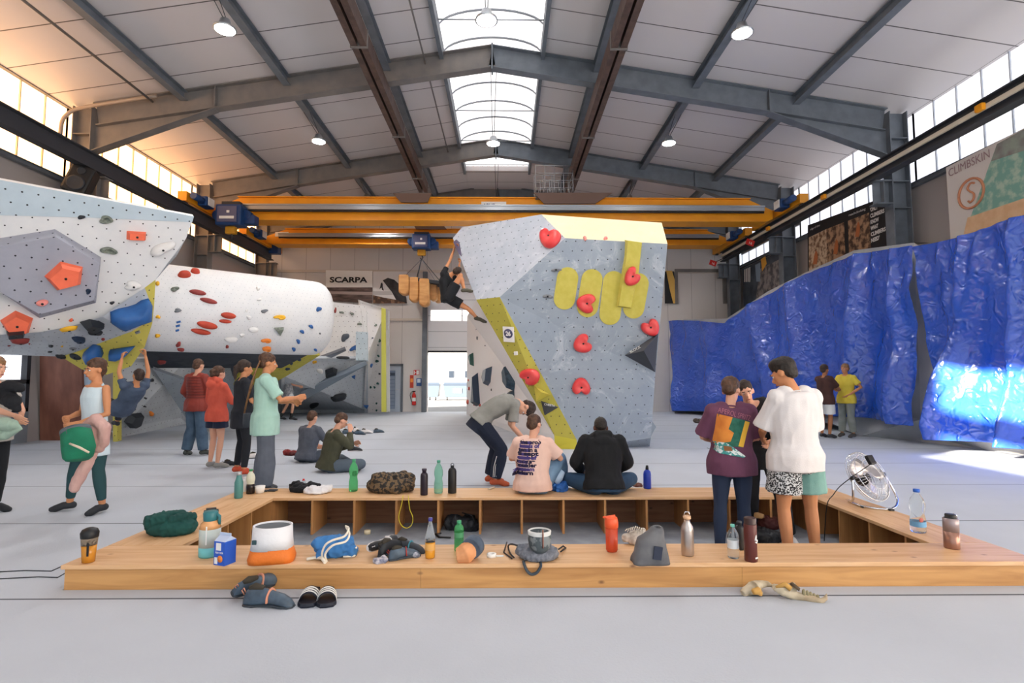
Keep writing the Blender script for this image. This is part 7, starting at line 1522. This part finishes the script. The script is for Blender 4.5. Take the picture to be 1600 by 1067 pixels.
OR = mat('print_orange', '#c9722c', .8, 0, '#dd8c3a', 8); GN = mat('print_green', '#1f5a4a', .8, 0, '#2c6a58', 30); YE = mat('print_gold', '#e0b03c', .8); TL = mat('print_teal_white', '#3f8f8c', .8, 0, '#d9e2e0', 30, contrast=(.5, .55))
dc([(1128, 648), (1178, 660), (1164, 701), (1123, 697)], GN); dc([(1128, 648), (1150, 653), (1144, 672), (1152, 678), (1147, 692), (1123, 697)], OR, th=.005); dc([(1170, 659), (1178, 661), (1167, 701), (1159, 699)], YE, th=.005)
dc([(1124, 693), (1140, 694), (1150, 700), (1170, 715), (1166, 717), (1148, 709), (1130, 711), (1122, 704)], TL, th=.006); dc([(1137, 699), (1148, 700), (1150, 707), (1138, 707)], mat('print_brown2', '#8a5a34', .8), th=.008)
o = text('lettering', 'APEROL SPRITZ', .07, bp(1129, 645.5), bp(1179, 659)-bp(1129, 645.5), (0, 0, 1), mat('print_rose', '#a86878', .8), s15, .0005, fit=(bp(1179, 659)-bp(1129, 645.5)).length); wrap(o, s15, fw, .005)
MB(M15 @ Matrix.Translation(J15['head'])).tube([(.08, .06, .0), (.1, .1, .0), (.06, .13, .0)], .003, 5).build('glasses', mat('glasses_frame', '#8c7a60', .4), t15)
# 16 white t shirt man
p = V((at(1247, 850, 5.0).x, 5.0, -.23)); t16, J16, M16, s16 = person('person in white t-shirt and half patterned half green shorts standing in the pit', p, 96, 1.9, dict(shL=(-.175, -.01, 1.43), shR=(.175, -.01, 1.43), elL=(-.22, .1, 1.16), wrL=(-.12, .28, 1.08), elR=(.23, .08, 1.16), wrR=(.2, .3, 1.08), head=(-.03, .07, 1.63), neck=(0, .0, 1.5), anL=(-.1, -.03, .085), anR=(.16, -.0, .085), knR=(.14, .02, .51)), 'warm', ('black', 'thick'),
    dict(m=cm('white_tee', '#d9d5d4', '#d0cccc', 4), g=.042, sleeve=.95, flare=1.2, lo=-.09, n='t_shirt', hi=.9, collar=True, amp=.009, f=7), dict(m=mat('shorts_speckle', '#232428', .9, 0, '#c9ccce', 75, contrast=(.49, .53), detail=2), m2=cm('sea_green', '#7fa8a0', '#6f9a92', 6), g=.045, L=.68, flare=1.08, n='shorts'), '#e2e2e2', look=(-.7, 1, -.6), vs=.01)
# 17 in black behind the couple
p = V((at(1190, 800, 5.95).x, 5.95, -.23)); person('person in black clothes mostly hidden behind and between the standing couple', p, 250, 1.72, dict(chest=(.05, .05, 1.28), neck=(.1, .06, 1.47), head=(.13, .1, 1.61), elL=(-.22, .12, 1.14), wrL=(-.1, .32, 1.1), knR=(.1, .1, .52), knL=(-.18, .2, .53), anL=(-.26, .12, .085), toL=(-.3, .28, .03)), 'fair', ('dark', 'short'), dict(m=cm('black_knit', '#121317'), g=.035, sleeve=1.95, n='sweater', lo=-.12), dict(m=cm('black_pants', '#14151a'), g=.02, L=1.92), '#e2e2e4', vs=.011)
# 18 / 19 distant pair by the tarpaulin
p = gnd(1292, 684); person('distant person in brown shirt and white shorts facing the yellow shirt person', p, 20, 1.82, dict(elR=(.2, .2, 1.2), wrR=(.08, .36, 1.18), elL=(-.2, .2, 1.2), wrL=(-.06, .36, 1.18)), 'tan', ('dark', 'thick'), dict(m=cm('chocolate', '#4a2e28', '#3f2722', 6), g=.035, sleeve=.8), dict(m=cm('white_shorts', '#dddcd8'), g=.03, L=.85, n='shorts'), '#3b3c40', vs=.014)
p = gnd(1325, 683); person('distant person in yellow t-shirt and grey trousers with hand on hip by the tarpaulin', p, 205, 1.86, dict(elL=(-.33, -.05, 1.2), wrL=(-.14, .1, 1.02), elR=(.2, .18, 1.18), wrR=(.1, .36, 1.2), anL=(-.14, .0, .085), anR=(.1, .06, .085)), 'warm', ('light', 'short'), dict(m=cm('lemon', '#dcc64c', '#d2bb40', 6), g=.03, sleeve=.7, n='t_shirt'), dict(m=cm('ash_grey', '#8a8f8a', '#7c817c', 6), g=.025, L=1.9, flare=1.1), '#54504c', vs=.014)
